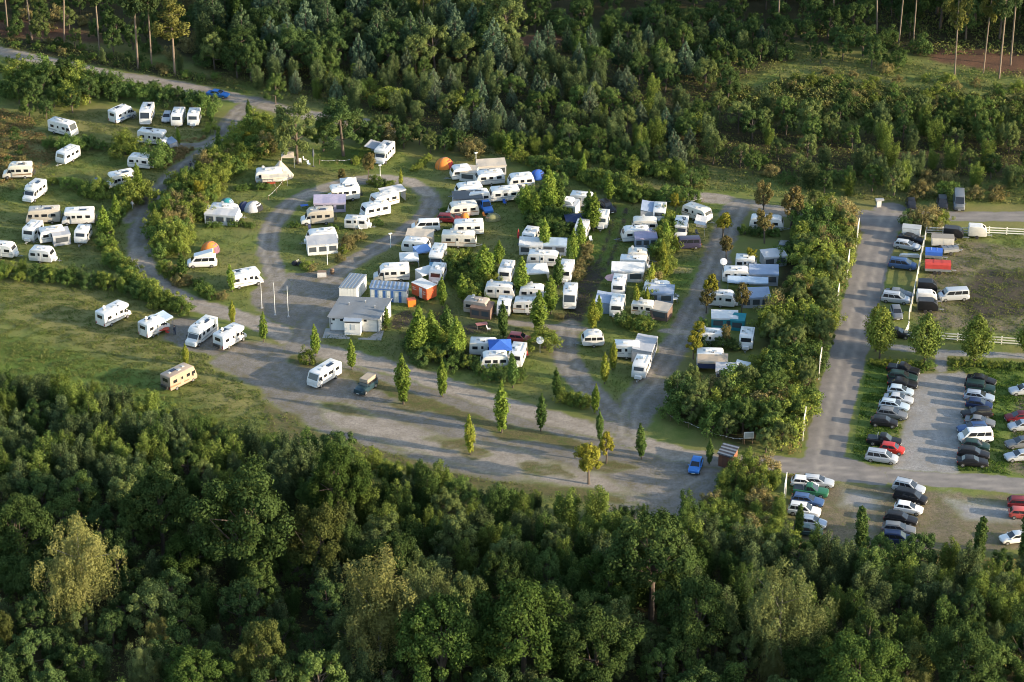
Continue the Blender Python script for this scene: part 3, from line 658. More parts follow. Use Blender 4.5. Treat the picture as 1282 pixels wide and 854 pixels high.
# the terraces in the north-west corner
motorhome(153,141, 1,-.45, 6.2, 'white motorhome parked under the upper hedge with its cab towards the road', 'semi', stripe='blue')
motorhome(184,143, -.4,1, 6.2, 'white integrated motorhome with big windscreen under the upper hedge', 'integrated')
caravan(223,146, -.4,1, 5.0, 'white caravan by the upper hedge, larger of the pair near the road bend', 'box')
caravan(243,147, -.35,1, 4.4, 'small white caravan nearest the road bend by the upper hedge', 'box', stripe='brown')
motorhome(79,160, 1,.25, 6.2, 'greyish white motorhome alone on the tawny grass below the big bushes', 'integrated', OLDW)
motorhome(192,171, 1,.12, 6.4, 'white alcove motorhome behind two bushes with a folding trailer at its nose', 'alcove')
caravan(85,194, -1,.55, 5.2, 'white caravan standing alone with its hitch towards the meadow', 'box', stripe='n')
caravan(176,202, 1,.1, 4.6, 'white caravan with a small awning half hidden by a bush near the road', 'round')
motorhome(22,213, -1,.02, 6.0, 'old cream motorhome with dark window band near the frame edge', 'semi', CREAM, 'brown')
motorhome(151,224, -1,.2, 5.8, 'white motorhome with pale blue sides next to the yellow green bushes', 'alcove', stripe='sky')
motorhome(43,239, -1,.75, 6.0, 'white low motorhome facing the hedge, alone between two lawns', 'semi', stripe='n')
motorhome(54,269, -1,.04, 6.6, 'grey beige motorhome in front of two white caravans', 'integrated', BEIGE, 'n')
motorhome(98,271, -1,.03, 6.4, 'white alcove motorhome beside the grey beige motorhome', 'alcove', stripe='n')
caravan(41,289, -.8,.8, 4.8, 'white caravan with large front window next to the grey awning', 'box')
caravan(64,294, -1,.15, 4.8, 'white caravan joined to a grey awning on the lower terrace', 'box', OLDW)
caravan(104,293, -.5,.8, 4.4, 'small rounded white caravan nearest the row of trees on the lower terrace', 'round')
caravan(4,313, 1,.1, 4.6, 'white caravan roof at the frame edge behind the long hedge', 'round')
caravan(53,319, 1,.1, 4.4, 'white caravan roof peeping over the long hedge', 'round', stripe='n')
# the meadow and the gravel lot
motorhome(142,393, 1,-.5, 6.6, 'white alcove motorhome alone on the meadow casting a long shadow', 'alcove', stripe='grey')
motorhome(193,407, 1,-.5, 5.6, 'white motorhome with its blue awning rolled out over a red table', 'semi')
motorhome(252,415, -1,.75, 7.4, 'sleek white low nosed motorhome with dark solar panels on its roof', 'semi', H=2.85)
motorhome(288,421, 1,-.55, 6.4, 'white motorhome parked parallel to the one with solar panels', 'alcove')
motorhome(224,472, 1,-.5, 6.2, 'tan motorhome with a picture on its rear in front of the near wood', 'integrated', TAN, 'brown')
motorhome(406,468, -1,.6, 6.6, 'white coach like motorhome with wide windscreen on the gravel', 'integrated', stripe='n', H=2.5)
# inside the loop
motorhome(307,348, 1,-.2, 6.4, 'white alcove motorhome with many roof hatches by the courtyard', 'alcove')
caravan(338,220, 1,-.05, 5.6, 'white caravan with canvas roof in front of the beige tipi', 'round', OLDW, 'brown')
caravan(281,265, 1,.08, 5.8, 'white caravan behind a wide pale awning near the bushes by the track', 'round')
motorhome(430,242, -1,.1, 6.4, 'white alcove motorhome in front of the white pavilion', 'alcove', stripe='n')
motorhome(397,271, -1,.06, 6.4, 'silver beige motorhome below the lilac awning', 'semi', BEIGE, 'n', cab=WHITE)
caravan(470,262, -1,.2, 5.4, 'white caravan with two windows beside the loop track', 'box')
caravan(481,250, -1,.25, 5.4, 'cream caravan with flat awning roof behind the white one by the loop track', 'box', OLDW, 'brown')
caravan(447,279, 1,.05, 4.4, 'low folding caravan with a white tent body beside yellow bushes', 'box', OLDW, 'n', 2.1)
caravan(403,296, -1,.1, 5.6, 'white caravan behind a grey awning above the russet hedge', 'round', stripe='n')
motorhome(481,191, -.8,.8, 6.2, 'white motorhome backed into the trees at the top of the site', 'alcove', H=2.8)
motorhome(490,341, -1,.04, 6.6, 'white motorhome with a grey lower body behind the toilet container', 'semi', stripe='grey', cab=GREYM)
motorhome(548,322, -.45,1, 6.2, 'white alcove motorhome with a blue cab beside the orange trailer', 'alcove', cab=paint('cab_blue', (.20, .38, .52), .35))
caravan(521,307, 1,.1, 5.2, 'white caravan with open black door behind the white gazebo', 'round', stripe='n')
caravan(548,343, -.5,1, 4.4, 'small white caravan between the blue cab motorhome and the orange trailer', 'box', stripe='n')
caravan(575,300, 1,.03, 6.2, 'beige static caravan on a brown plinth with a dark front opening', 'box', CREAM, 'brown', 2.6)
caravan(577,216, -1,.1, 4.2, 'small white caravan with pale canvas awning next to the orange tent', 'round')
caravan(613,222, -1,.08, 5.6, 'white caravan in front of the grey beige awning at the top of the site', 'round')
caravan(652,227, -1,.08, 5.2, 'white caravan with the blue tent behind its corner', 'round', stripe='blue')
caravan(587,238, -1,.1, 5.4, 'white caravan with rounded roof above the grey tent roof', 'round')
caravan(598,247, -1,.1, 4.8, 'second white caravan roof tight against the grey tent roof', 'round', stripe='n')
caravan(631,243, -1,.08, 5.6, 'long white caravan with a boxy awning front beside the tall hedge trees', 'box')
caravan(580,262, -1,.08, 5.8, 'cream caravan in front of the grey tent roof', 'round', CREAM, 'brown')
caravan(586,285, -1,.03, 5.8, 'white caravan with long dark window band above the beige static caravan', 'box')
caravan(664,297, -.6,.9, 4.2, 'small white caravan among the columnar trees with a white tent in front', 'box', stripe='n')
caravan(681,324, 1,.06, 6.0, 'long white caravan with three roof hatches above the white pavilion', 'round')
caravan(634,341, -.4,1, 5.2, 'white caravan showing its square end wall beside the white pavilion', 'box', stripe='n')
caravan(709,340, -.35,1, 5.2, 'white caravan end of the row next to the russet bush', 'box')
motorhome(714,372, -.15,1, 5.8, 'white integrated motorhome with dark windscreen facing down the muddy track', 'integrated', stripe='n')
caravan(626,364, 1,.05, 5.4, 'pale caravan half covered by bushes below the end wall caravan', 'round', OLDW, 'n')
caravan(598,383, 1,.15, 4.4, 'brown roofed old caravan with orange chevrons and a brown awning', 'box', paint('old_taupe', (.36, .30, .25), .6, dirt=.4), 'brown')
caravan(632,383, -.3,1, 4.4, 'white caravan standing end on behind a slim columnar tree', 'round')
caravan(662,383, 1,.04, 5.4, 'cream and white caravan with rounded nose in front of the crossing path', 'round', OLDW, 'brown')
caravan(667,366, 1,.04, 4.6, 'white caravan roof just behind the cream and white caravan', 'round', stripe='n')
caravan(606,434, 1,.03, 4.6, 'white caravan roof reaching under the blue pavilion', 'box', stripe='n')
caravan(648,444, -.4,1, 5.2, 'white caravan on the sunny side of the blue pavilion', 'box')
caravan(619,452, -1,.03, 4.8, 'white caravan lengthwise in front of the blue pavilion', 'round', stripe='n')
caravan(742,424, -1,.03, 3.9, 'little round old white caravan alone on the grass by the bending track', 'egg', OLDW, 'n', 2.35)
caravan(786,438, 1,.05, 4.8, 'white caravan with flat grey awning at the fork of the gravel tracks', 'box')
caravan(803,459, -.45,1, 5.2, 'white caravan with its hitch out in front of the grey awning', 'round')
# the middle rows
caravan(706,256, 1,.15, 4.8, 'white caravan with slanting white awning above the navy canopy', 'round')
caravan(729,250, 1,.1, 4.4, 'white caravan nearest the black car at the top of the muddy track', 'box')
caravan(729,287, -.4,1, 4.8, 'rounded white caravan beside the navy canopy', 'round', stripe='n')
caravan(754,275, -.3,1, 4.2, 'white caravan showing one bright end behind a columnar tree', 'box')
caravan(826,267, -.15,1, 4.6, 'white caravan at the top of the middle row with dark hatches', 'box', stripe='blue')
caravan(808,282, 1,.02, 5.0, 'cream topped caravan wedged between the grey and the lilac awning', 'round', CREAM, 'n')
caravan(796,293, -1,.05, 5.4, 'white caravan with its dark nose window above the lilac awning', 'round')
caravan(799,321, 1,.03, 4.0, 'small cream caravan behind the yellow hedge in the middle row', 'round', CREAM, 'brown')
caravan(794,330, 1,.05, 5.2, 'white caravan above the big pale canopy of the middle row', 'box', stripe='n')
caravan(775,358, -.25,1, 4.8, 'white caravan next to the pink parasol', 'box')
caravan(773,383, -.25,1, 4.8, 'white caravan with a blue grey lean to awning on the muddy track', 'box', stripe='n')
caravan(873,267, 1,.35, 5.6, 'cream motor caravan shaped caravan under the yellow tree at the track head', 'round', CREAM, 'brown')
motorhome(853,285, -.2,1, 5.4, 'white motorhome with striped awning above the purple van', 'semi', stripe='n')
caravan(823,362, 1,.06, 5.0, 'white caravan carrying a blue grey awning with dark windows', 'round')
caravan(806,386, 1,.1, 4.2, 'beige roofed caravan with tent extension by the yellow hedge', 'box', CREAM, 'brown', 2.3)
# the eastern row along the shrub belt
caravan(960,279, 1,.06, 6.4, 'long white caravan with domed roof at the top of the shrub belt', 'round')
caravan(934,329, 1,.05, 3.9, 'tiny white caravan half hidden by a yellow tree', 'box', stripe='n')
caravan(922,345, 1,.04, 5.0, 'white caravan behind the blue sagging tarpaulin', 'round')
caravan(904,374, 1,.08, 4.8, 'white caravan with a rounded dark windowed end below the blue tarpaulin', 'round', stripe='n')
caravan(890,423, 1,.03, 4.8, 'white caravan covered by branches between two yellow trees', 'round')
caravan(935,424, -.2,1, 4.2, 'white caravan showing a small bright roof against the shrub belt', 'box', stripe='n')
caravan(890,448, 1,.03, 4.8, 'white caravan under a tan awning with navy cloth', 'box')

# ================================================================== awnings, pavilions, tents
GA = 'caravan awnings'
CL = {k: cloth('cloth_' + k, c) for k, c in dict(white=(.70,.69,.66), grey=(.40,.41,.43), palegrey=(.52,.52,.52), beige=(.52,.45,.36), tan=(.42,.34,.25), blue=(.035,.13,.50), navy=(.035,.045,.11), lightblue=(.42,.52,.62),
      bluegrey=(.30,.36,.46), lilac=(.36,.33,.44), teal=(.02,.22,.25), orange=(.75,.24,.04), purple=(.25,.12,.16), olive=(.22,.22,.10), darkgrey=(.11,.12,.13), brown=(.19,.12,.09), pink=(.62,.36,.34), red=(.5,.05,.04), black=(.02,.02,.025), cream=(.62,.56,.44), mid=(.20,.33,.60)).items()}
def awning(px, py, dx, dy, L, D, hb, hf, roof, wall, label, wins=2, openf=False, cat='awning', name='caravan_awning', group=GA):
    loc, rz = locate(px, py, dx, dy, (hb + hf) / 2)
    s = 1 if math.cos(rz) < 0 else -1                    # the low edge looks towards the lower side of the slope
    e = tag(empty(name, loc, rz), label, cat, group)
    a, d = L / 2, D / 2; yb, yf = -s * d, s * d
    mb = MB(); nseg = max(2, int(L / 1.4)); rows = []
    for y, z in ((yb, hb), ((yb + yf) / 2, (hb + hf) / 2 - .05), (yf, hf), (yf + s * .05, hf - .22)):
        rows.append([(-a - .08 + (L + .16) * i / nseg, y, z - (.07 if i % 2 else 0) * (z < hb)) for i in range(nseg + 1)])
    for r0, r1 in zip(rows, rows[1:]):
        for i in range(nseg): outward(mb, [r0[i], r0[i + 1], r1[i + 1], r1[i]], .02, (0, s * .3, 1))
    put('roof', mb.mesh('awning_roof', smooth=False), e, CL[roof])
    yw = yf - s * .03
    if not openf:
        put('front_wall', MB().box((0, yw, hf / 2 - .05), (L, .03, hf - .12)).mesh('awning_wall'), e, CL[wall])
        for k in range(wins):
            x = -a + L * (k + .5) / wins
            put('window', MB().box((x, yw + s * .025, hf * .54), (L / wins * .72, .02, hf * .46)).mesh('awning_window'), e, PVC)
    else:
        for x in (-a + .05, a - .05): put('pole', MB().tube((x, yw, 0), (x, yw, hf), .03).mesh('awning_pole'), e, STEEL)
    if wall == 'navy': put('hanging_cloth', MB().box((0, yw, hf - .62), (L - .1, .04, 1.0)).mesh('hanging_cloth'), e, CL['navy'])
    for sx in (-1, 1):
        if openf and sx > 0 and wins == 0: continue
        mb = MB(); x = sx * (a - .02)
        mb.add([(x, yb, 0), (x, yw, 0), (x, yw, hf - .06), (x, yb, hb - .06), (x - sx * .03, yb, 0), (x - sx * .03, yw, 0), (x - sx * .03, yw, hf - .06), (x - sx * .03, yb, hb - .06)],
               [(0, 1, 2, 3), (7, 6, 5, 4), (0, 4, 5, 1), (1, 5, 6, 2), (2, 6, 7, 3), (3, 7, 4, 0)])
        put('side_wall', mb.mesh('awning_side'), e, CL[wall])
    return e
awning(278,271, 1,.08, 5.6, 2.6, 2.5, 2.0, 'palegrey', 'white', 'wide pale grey awning with three dark windows by the bushes of the track', 3)
awning(76,297, -1,.15, 3.0, 2.4, 2.4, 2.0, 'grey', 'grey', 'grey awning with a clear front on the lower terrace', 1)
awning(403,307, -1,.08, 5.2, 2.8, 2.5, 2.0, 'grey', 'white', 'large grey awning with open doorway above the russet hedge', 3)
awning(413,256, -1,.02, 5.6, 2.6, 2.4, 1.9, 'lilac', 'lilac', 'long lilac awning behind the silver beige motorhome', 3)
awning(615,210, -1,.06, 5.2, 2.6, 2.5, 2.1, 'beige', 'palegrey', 'grey beige domed awning tent at the top edge of the site', 3)
awning(587,218, -1,-.1, 3.0, 2.4, 2.4, 1.9, 'beige', 'white', 'pale canvas awning beside the small caravan near the orange tent', 1)
awning(585,251, -1,.06, 5.2, 2.4, 2.6, 2.1, 'darkgrey', 'grey', 'dark grey tent roof between the white and cream caravans', 2)
awning(526,298, 1,.06, 4.6, 2.2, 2.4, 2.0, 'beige', 'beige', 'beige awning behind the caravan with the black door', 2)
awning(808,299, -1,.03, 3.8, 2.6, 2.5, 1.9, 'lilac', 'bluegrey', 'lilac grey awning with arched windows in the middle row', 3)
awning(812,266, -.15,1, 4.2, 2.6, 2.4, 2.1, 'bluegrey', 'grey', 'grey awning roof on the dark side of the top caravan in the middle row', 2)
awning(786,341, 1,.03, 5.4, 2.8, 2.5, 2.1, 'white', 'white', 'large pale canopy tent in the middle row beside the pink parasol', 2)
awning(826,369, 1,.06, 4.6, 2.4, 2.45, 1.95, 'bluegrey', 'bluegrey', 'blue grey awning with two dark windows facing the grass', 2)
awning(757,379, -.25,1, 4.0, 2.8, 2.3, 2.0, 'bluegrey', 'bluegrey', 'blue grey lean to awning on the muddy track side', 1)
awning(828,390, 1,.2, 3.0, 2.4, 2.3, 1.9, 'beige', 'brown', 'tan roofed tent extension beside the yellow hedge', 1)
awning(807,437, -.4,1, 5.2, 3.2, 2.4, 2.2, 'grey', 'grey', 'flat grey awning at the fork of the gravel tracks', 2)
awning(956,345, 1,.03, 4.8, 3.0, 2.6, 2.2, 'bluegrey', 'grey', 'grey blue awning roof running under the shrub belt', 2)
awning(945,373, 1,-.03, 4.8, 3.0, 2.4, 2.0, 'bluegrey', 'grey', 'grey awning with dark front beside the rounded caravan end', 3)
awning(892,456, 1,.04, 4.6, 2.4, 2.5, 2.1, 'tan', 'navy', 'tan awning with navy cloth hanging in front', 0, True)
awning(909,468, 1,.04, 3.2, 2.4, 2.4, 2.1, 'grey', 'bluegrey', 'grey tent with a clear blue grey front at the foot of the shrub belt', 2)
awning(929,466, .3,-1, 3.4, 2.2, 2.3, 2.0, 'white', 'white', 'bright white tent annex under the lowest shrubs', 1)
awning(907,401, 1,.03, 4.2, 2.4, 2.3, 2.0, 'white', 'teal', 'white roofed tent with teal walls in the eastern row', 2)
awning(924,404, 1,.1, 2.2, 2.2, 2.2, 1.9, 'teal', 'teal', 'small teal tent next to the white roofed one', 1)
awning(968,323, 1,-.1, 4.0, 2.6, 2.3, 2.0, 'palegrey', 'grey', 'pale awning roof poking out of the shrub belt', 2)
awning(877,283, -.3,1, 3.6, 1.9, 2.5, 2.2, 'palegrey', 'palegrey', 'pale striped awning of the motorhome above the purple van', 0, True)
awning(201,405, 1,-.5, 3.4, 2.2, 2.55, 2.15, 'lightblue', 'lightblue', 'light blue rolled out sun awning over the red camping table', 0, True, 'sun awning')
awning(665,309, 1,.03, 4.0, 2.6, 2.3, 1.9, 'white', 'white', 'white tent in front of the small caravan among columnar trees', 2)
awning(694,309, 1,.03, 4.2, 2.4, 2.3, 2.0, 'lightblue', 'bluegrey', 'pale blue awning between two columnar trees', 2)
awning(604,388, 1,.15, 3.4, 2.4, 2.3, 1.9, 'brown', 'brown', 'brown awning with a dark front beside the orange chevrons', 2)
awning(467,187, -.8,.8, 3.4, 2.2, 2.3, 2.0, 'grey', 'grey', 'grey awning on the shaded side of the motorhome in the trees', 0, True)
awning(185,201, 1,.1, 2.2, 2.0, 2.3, 1.9, 'palegrey', 'palegrey', 'little pale awning on the half hidden caravan near the road', 0, True)
awning(713,259, 1,.2, 3.2, 2.2, 2.3, 1.8, 'white', 'white', 'slanting white awning above the navy canopy', 1)
awning(529,318, 1,-.2, 2.6, 2.2, 2.2, 2.0, 'mid', 'mid', 'blue tarpaulin strung between the white gazebo and the blue cab motorhome', 0, True, 'tarpaulin', 'tarpaulin')
awning(533,345, 1,-.3, 2.8, 2.2, 2.2, 2.0, 'white', 'white', 'white sail canopy beside the orange trailer', 0, True, 'canopy', 'canopy')
awning(936,357, 1,.04, 6.6, 1.8, 2.3, 2.1, 'lightblue', 'mid', 'blue sagging tarpaulin stretched between two caravans of the eastern row', 0, True, 'tarpaulin', 'tarpaulin')
awning(344,225, 1,-.05, 4.6, 1.8, 2.2, 1.9, 'cream', 'brown', 'cream canvas roof over a brown seating corner in front of the tipi', 0, True)
awning(491,244, -1,.2, 4.4, 2.2, 2.4, 2.2, 'palegrey', 'palegrey', 'flat pale awning roof beside the cream caravan by the loop track', 0, True)
awning(214,179, .7,.6, 2.6, 1.6, 1.2, .9, 'bluegrey', 'grey', 'low folding trailer with grey cover at the motorhome nose', 1, False, 'folding trailer', 'folding_trailer', 'trailers on the site')

def pavilion(px, py, size, mat, label, h=2.1, rise=.75, rz=.1, wall=False):
    x, y = at(px, py, h); s = size / 2
    e = tag(empty('pavilion', (x, y, ground_z(x, y)), rz), label, 'pavilion', 'party pavilions')
    rr = [[(sx * s * k, sy * s * k, h + dz) for sx, sy in ((-1, -1), (0, -1), (1, -1), (1, 0), (1, 1), (0, 1), (-1, 1), (-1, 0))] for k, dz in ((1.0, -.25), (1.0, 0), (.55, rise * .38), (.04, rise))]
    put('canopy', MB().rings(rr).mesh('pavilion_canopy'), e, CL[mat])
    for sx in (-1, 1):
        for sy in (-1, 1): put('leg', MB().tube((sx * (s - .05), sy * (s - .05), 0), (sx * (s - .05), sy * (s - .05), h - .26), .035).mesh('pavilion_leg'), e, LAMP)
    if wall: put('side_wall', MB().box((s - .03, 0, h / 2 - .15), (.03, size - .2, h - .3)).mesh('pavilion_wall'), e, CL[mat])
    return e
pavilion(436,227, 3.0, 'white', 'peaked white pavilion behind the white alcove motorhome')
pavilion(512,320, 3.2, 'white', 'white gazebo over a wooden picnic table', rise=.4)
pavilion(672,336, 3.8, 'white', 'white pavilion with a side wall among the columnar trees', rise=.7, wall=True)
pavilion(626,431, 3.6, 'blue', 'bright blue peaked pavilion over three caravans', h=2.6, rise=.8, rz=.05)
pavilion(720,272, 3.6, 'navy', 'navy blue canopy beside the rounded white caravan', rise=.35)
pavilion(360,193, 2.4, 'beige', 'small beige canopy tower beside the tipi', h=2.4, rise=.5)

def dome(px, py, L, Wd, H, m1, m2, label, rz=.4):
    x, y = at(px, py, H * .5); e = tag(empty('dome_tent', (x, y, ground_z(x, y)), rz), label, 'tent', 'small tents')
    N = 14
    def ring(k, inset=0):
        t = math.pi * k; out = []
        for i in range(N):
            a = 2 * math.pi * i / N; out.append((math.cos(a) * (L / 2) * math.cos(t), math.sin(a) * (Wd / 2) * math.cos(t), H * math.sin(t) - inset))
        return out
    put('fly_sheet', MB().rings([ring(k) for k in (0, .12, .24, .34, .42, .49)]).mesh('tent_fly', smooth=True), e, CL[m1])
    d = MB()
    for k0, k1 in ((.0, .14), (.14, .30)):
        A, B = ring(k0), ring(k1)
        for i in (11, 12, 13): outward(d, [A[i], A[(i + 1) % N], B[(i + 1) % N], B[i]], .03, (.3, -1, .3))
    put('door_panel', d.mesh('tent_door'), e, CL[m2])
    for a in (.6, 2.5):
        pts = [(math.cos(a) * L / 2 * math.cos(t) * 1.01, math.sin(a) * Wd / 2 * math.cos(t) * 1.01, H * math.sin(t) * 1.01) for t in [math.pi * i / 12 for i in range(13)]]
        mb = MB()
        for p, q in zip(pts, pts[1:]): mb.tube(p, q, .025, n=5)
        put('pole', mb.mesh('tent_pole'), e, CL['darkgrey'])
    return e
dome(263,309, 3.4, 3.0, 1.9, 'orange', 'purple', 'orange and plum dome tent behind the camper van with a lifted roof')
dome(556,203, 3.6, 3.0, 1.9, 'orange', 'red', 'bright orange dome tent under the trees at the top of the site')
dome(284,252, 2.6, 2.2, 1.3, 'teal', 'bluegrey', 'teal dome tent behind the wide pale awning')
dome(317,257, 3.6, 3.0, 1.7, 'palegrey', 'black', 'pale tent with black front beside the loop track')
dome(306,257, 2.2, 2.2, 1.4, 'navy', 'black', 'small navy tent tucked beside the pale tent with black front')
dome(673,218, 3.0, 2.6, 1.6, 'blue', 'navy', 'blue dome tent under the hedge behind a caravan')
dome(617,271, 3.0, 2.2, 1.2, 'olive', 'olive', 'low olive tent on the lawn near the blue pickup')
dome(582,271, 1.7, 1.5, 1.5, 'orange', 'orange', 'little orange tent next to the dark red car')
dome(121,227, 2.4, 2.2, 1.5, 'blue', 'navy', 'dark blue tent in the bushes beside the pale blue sided motorhome')
dome(906,485, 2.0, 1.6, .9, 'orange', 'tan', 'faded orange tent heap in front of the grey clear fronted tent')

x, y = at(351,212, 1.4); e = tag(empty('tipi_tent', (x, y, ground_z(x, y))), 'beige tipi tent behind the caravan with canvas roof', 'tent', 'small tents')
rr = [[(math.cos(2 * math.pi * i / 10 + .2) * r * (1.03 if i % 2 else .97), math.sin(2 * math.pi * i / 10 + .2) * r, z) for i in range(10)] for r, z in ((2.5, 0), (1.5, 1.35), (.12, 3.0))]
put('canvas', MB().rings(rr).mesh('tipi_canvas'), e, CL['beige'])
put('pole', MB().tube((.05, 0, 2.8), (.25, .1, 3.5), .04).tube((-.05, 0, 2.8), (-.22, .1, 3.5), .04).mesh('tipi_pole'), e, WOOD)
put('door_flap', MB().slab([(.35, -2.33, .15), (1.0, -2.15, .15), (.62, -1.42, 1.3), (.30, -1.5, 1.3)], .04).mesh('tipi_flap'), e, CL['tan'])

def parasol(px, py, mat, label, h=2.2, r=1.3, closed=False):
    x, y = at(px, py, h * .7); e = tag(empty('parasol', (x, y, ground_z(x, y))), label, 'parasol')
    put('pole', MB().tube((0, 0, .06), (0, 0, h + .2), .03).mesh('parasol_pole'), e, STEEL)
    put('base', MB().tube((0, 0, 0), (0, 0, .08), .3, .26, 12).mesh('parasol_base'), e, PLASTIC)
    ks = ((r, h - .35), (r * .55, h), (.05, h + .22)) if not closed else ((.16, h - 1.6), (.24, h - 1.0), (.04, h + .1))
    put('canopy', MB().rings([[(math.cos(i * math.pi / 4) * k, math.sin(i * math.pi / 4) * k, z) for i in range(8)] for k, z in ks]).mesh('parasol_canopy'), e, CL[mat])
parasol(768,350, 'pink', 'faded pink parasol at the corner of the big pale canopy', r=1.5)
parasol(649,293, 'red', 'folded red parasol between the bushes and the small caravan', h=2.8, closed=True)
parasol(392,193, 'darkgrey', 'folded dark grey parasol on the lawn beside the trees', h=3.6, closed=True)

# ================================================================== cars
CC = {k: paint('car_' + k, c, .33, met * .5, 0, dirt=.04 if max(c) > .2 else .008, spec=.5 if max(c) > .2 else .28) for k, (c, met) in dict(black=((.018,.018,.02),.2), navy=((.02,.035,.09),.3), blue=((.03,.16,.48),.3), midblue=((.05,.10,.22),.4), silver=((.46,.48,.50),.45), silverblue=((.30,.36,.44),.45),
      grey=((.16,.17,.18),.4), darkgreen=((.02,.045,.04),.3), white=((.74,.73,.70),0), red=((.50,.03,.02),.1), darkred=((.16,.02,.025),.2), coral=((.38,.07,.06),0), purple=((.055,.05,.085),.2), teal=((.03,.06,.075),.3), green=((.03,.13,.07),.1), paleblue=((.42,.50,.56),.35)).items()}
def car(kind, px, py, dx, dy, col, label, group='parked cars', cat='car', name='parked_car'):
    loc, rz = locate(px, py, dx, dy, CARS[kind][2])
    name = {'van': 'parked_van', 'bigvan': 'parked_van', 'pickup': 'pickup_truck'}.get(kind, name)
    return assemble(car_model(kind), name, loc, rz, {'PAINT': CC[col]}, label, cat, group)
GL = 'cars in the gravel car park row beside the road'
car('pickup', 1131,461, 1,.18, 'black', 'black pickup at the hedge end of the roadside row', GL)
car('estate', 1130,471, 1,.12, 'darkgreen', 'dark green estate car tight behind the black pickup', GL)
car('saloon', 1130,479.5, 1,.12, 'black', 'black saloon third from the hedge in the roadside row', GL)
car('hatchback', 1127.5,488.5, 1,.12, 'paleblue', 'pale blue hatchback beside the black saloon', GL)
car('saloon', 1125,498, 1,.12, 'silver', 'silver saloon in the middle of the roadside row', GL)
car('estate', 1119.5,506.5, 1,.14, 'paleblue', 'pale blue estate car parked further out towards the lawn', GL)
car('estate', 1117,517, 1,.14, 'grey', 'grey estate car between the pale blue estate and the gap', GL)
car('hatchback', 1107,528, 1,.1, 'black', 'black hatchback beside the empty space of the roadside row', GL)
car('pickup', 1107,550, 1,.12, 'black', 'black pickup next to the bright red car', GL)
car('micro', 1117,561, 1,.15, 'red', 'small bright red car behind the silver minivan', GL)
car('minivan', 1104,570.5, 1,.14, 'silver', 'silver minivan at the corner of the road junction', GL)
GR = 'cars in the gravel car park row away from the road'
car('saloon', 1228.5,475, 1,.16, 'black', 'black saloon first below the hedge in the far row', GR)
car('jeep', 1227.5,484, 1,.12, 'darkgreen', 'boxy dark green off-roader in the far row', GR)
car('estate', 1226,495.5, 1,.12, 'silverblue', 'blue grey estate car beside the green off-roader', GR)
car('hatchback', 1226,505, 1,.12, 'navy', 'navy hatchback beside the blue grey estate', GR)
car('estate', 1223,516, -1,.02, 'black', 'black estate car in the middle of the far row', GR)
car('saloon', 1227,526.5, 1,.14, 'grey', 'pale grey saloon above the white van', GR)
car('estate', 1218,535, -1,.05, 'midblue', 'dark blue estate car hidden behind the white van', GR)
car('van', 1221.5,544.5, -1,.04, 'white', 'white passenger van in the far row', GR, 'van')
car('hatchback', 1222,556.5, 1,.12, 'darkgreen', 'dark green hatchback below the white van', GR)
car('estate', 1219,567, 1,.12, 'black', 'black estate car next to last before the junction', GR)
car('saloon', 1217.5,577, 1,.06, 'black', 'black saloon at the junction end of the far row', GR)
GE = 'cars at the edge of the lawn by the frame edge'
car('estate', 1282,488, -1,.05, 'silver', 'silver estate car uppermost at the frame edge', GE)
car('hatchback', 1275,521, -1,.04, 'darkred', 'dark red hatchback cut by the frame edge', GE)
car('hatchback', 1279,532.5, -1,.04, 'silver', 'silver hatchback below the dark red one', GE)
car('estate', 1278,553.5, -1,.08, 'grey', 'grey estate car lower on the dry grass at the frame edge', GE)
car('saloon', 1277,569.5, -1,.08, 'silver', 'silver saloon lowest beside the lush verge', GE)
GD = 'cars in the lower dirt car park'
car('estate', 1024,602, 1,.10, 'silver', 'silver estate car with roof rack by the junction verge', GD)
car('hatchback', 1008,603, 1,.10, 'white', 'white hatchback squeezed beside the silver estate with roof rack', GD)
car('pickup', 1015,612, 1,.12, 'green', 'green pickup in the first row of the dirt car park', GD)
car('estate', 1011,626, 1,.14, 'midblue', 'dark blue estate car between the green pickup and the white one', GD)
car('suv', 1007,637.5, 1,.14, 'white', 'white car behind the slim poplar in the dirt car park', GD)
car('hatchback', 1017,652, 1,.14, 'silverblue', 'blue grey hatchback behind the slim poplar', GD)
car('hatchback', 1012,663, 1,.10, 'teal', 'dark teal hatchback at the wood end of the first row', GD)
car('suv', 1138,609, 1,.22, 'silver', 'silver off-road car at the road end of the second row', GD)
car('minivan', 1140,621, 1,.22, 'black', 'black minivan below the silver off-road car', GD)
car('hatchback', 1137.5,636, 1,.16, 'white', 'white hatchback between the two black cars of the second row', GD)
car('estate', 1128,648, 1,.16, 'black', 'black estate car below the white hatchback', GD)
car('estate', 1125.5,661, 1,.10, 'grey', 'grey estate car with red tail lights in the second row', GD)
car('suv', 1124.5,673, 1,.08, 'navy', 'navy off-road car at the wood end of the second row', GD)
car('estate', 1282,629, 1,.06, 'darkred', 'dark red estate car at the frame edge of the dirt car park', GD)
car('hatchback', 1281,642, 1,.06, 'coral', 'coral red hatchback at the frame edge of the dirt car park', GD)
car('hatchback', 1270,672.5, -1,.10, 'white', 'white hatchback next to the lone poplar at the frame edge', GD)
GP_ = 'cars along the paddock fence'
car('estate', 1136,306, 1,.16, 'silver', 'silver estate car by the paddock corner', GP_)
car('saloon', 1141,298, 1,.2, 'black', 'black saloon hidden behind the silver estate at the paddock corner', GP_)
car('minivan', 1130,330, 1,.12, 'midblue', 'blue minivan beside the paddock fence', GP_)
car('minivan', 1121.5,372.5, 1,.12, 'silver', 'silver minivan beside the paddock fence', GP_)
car('saloon', 1125,366.5, 1,.12, 'grey', 'grey saloon hidden behind the silver minivan', GP_)
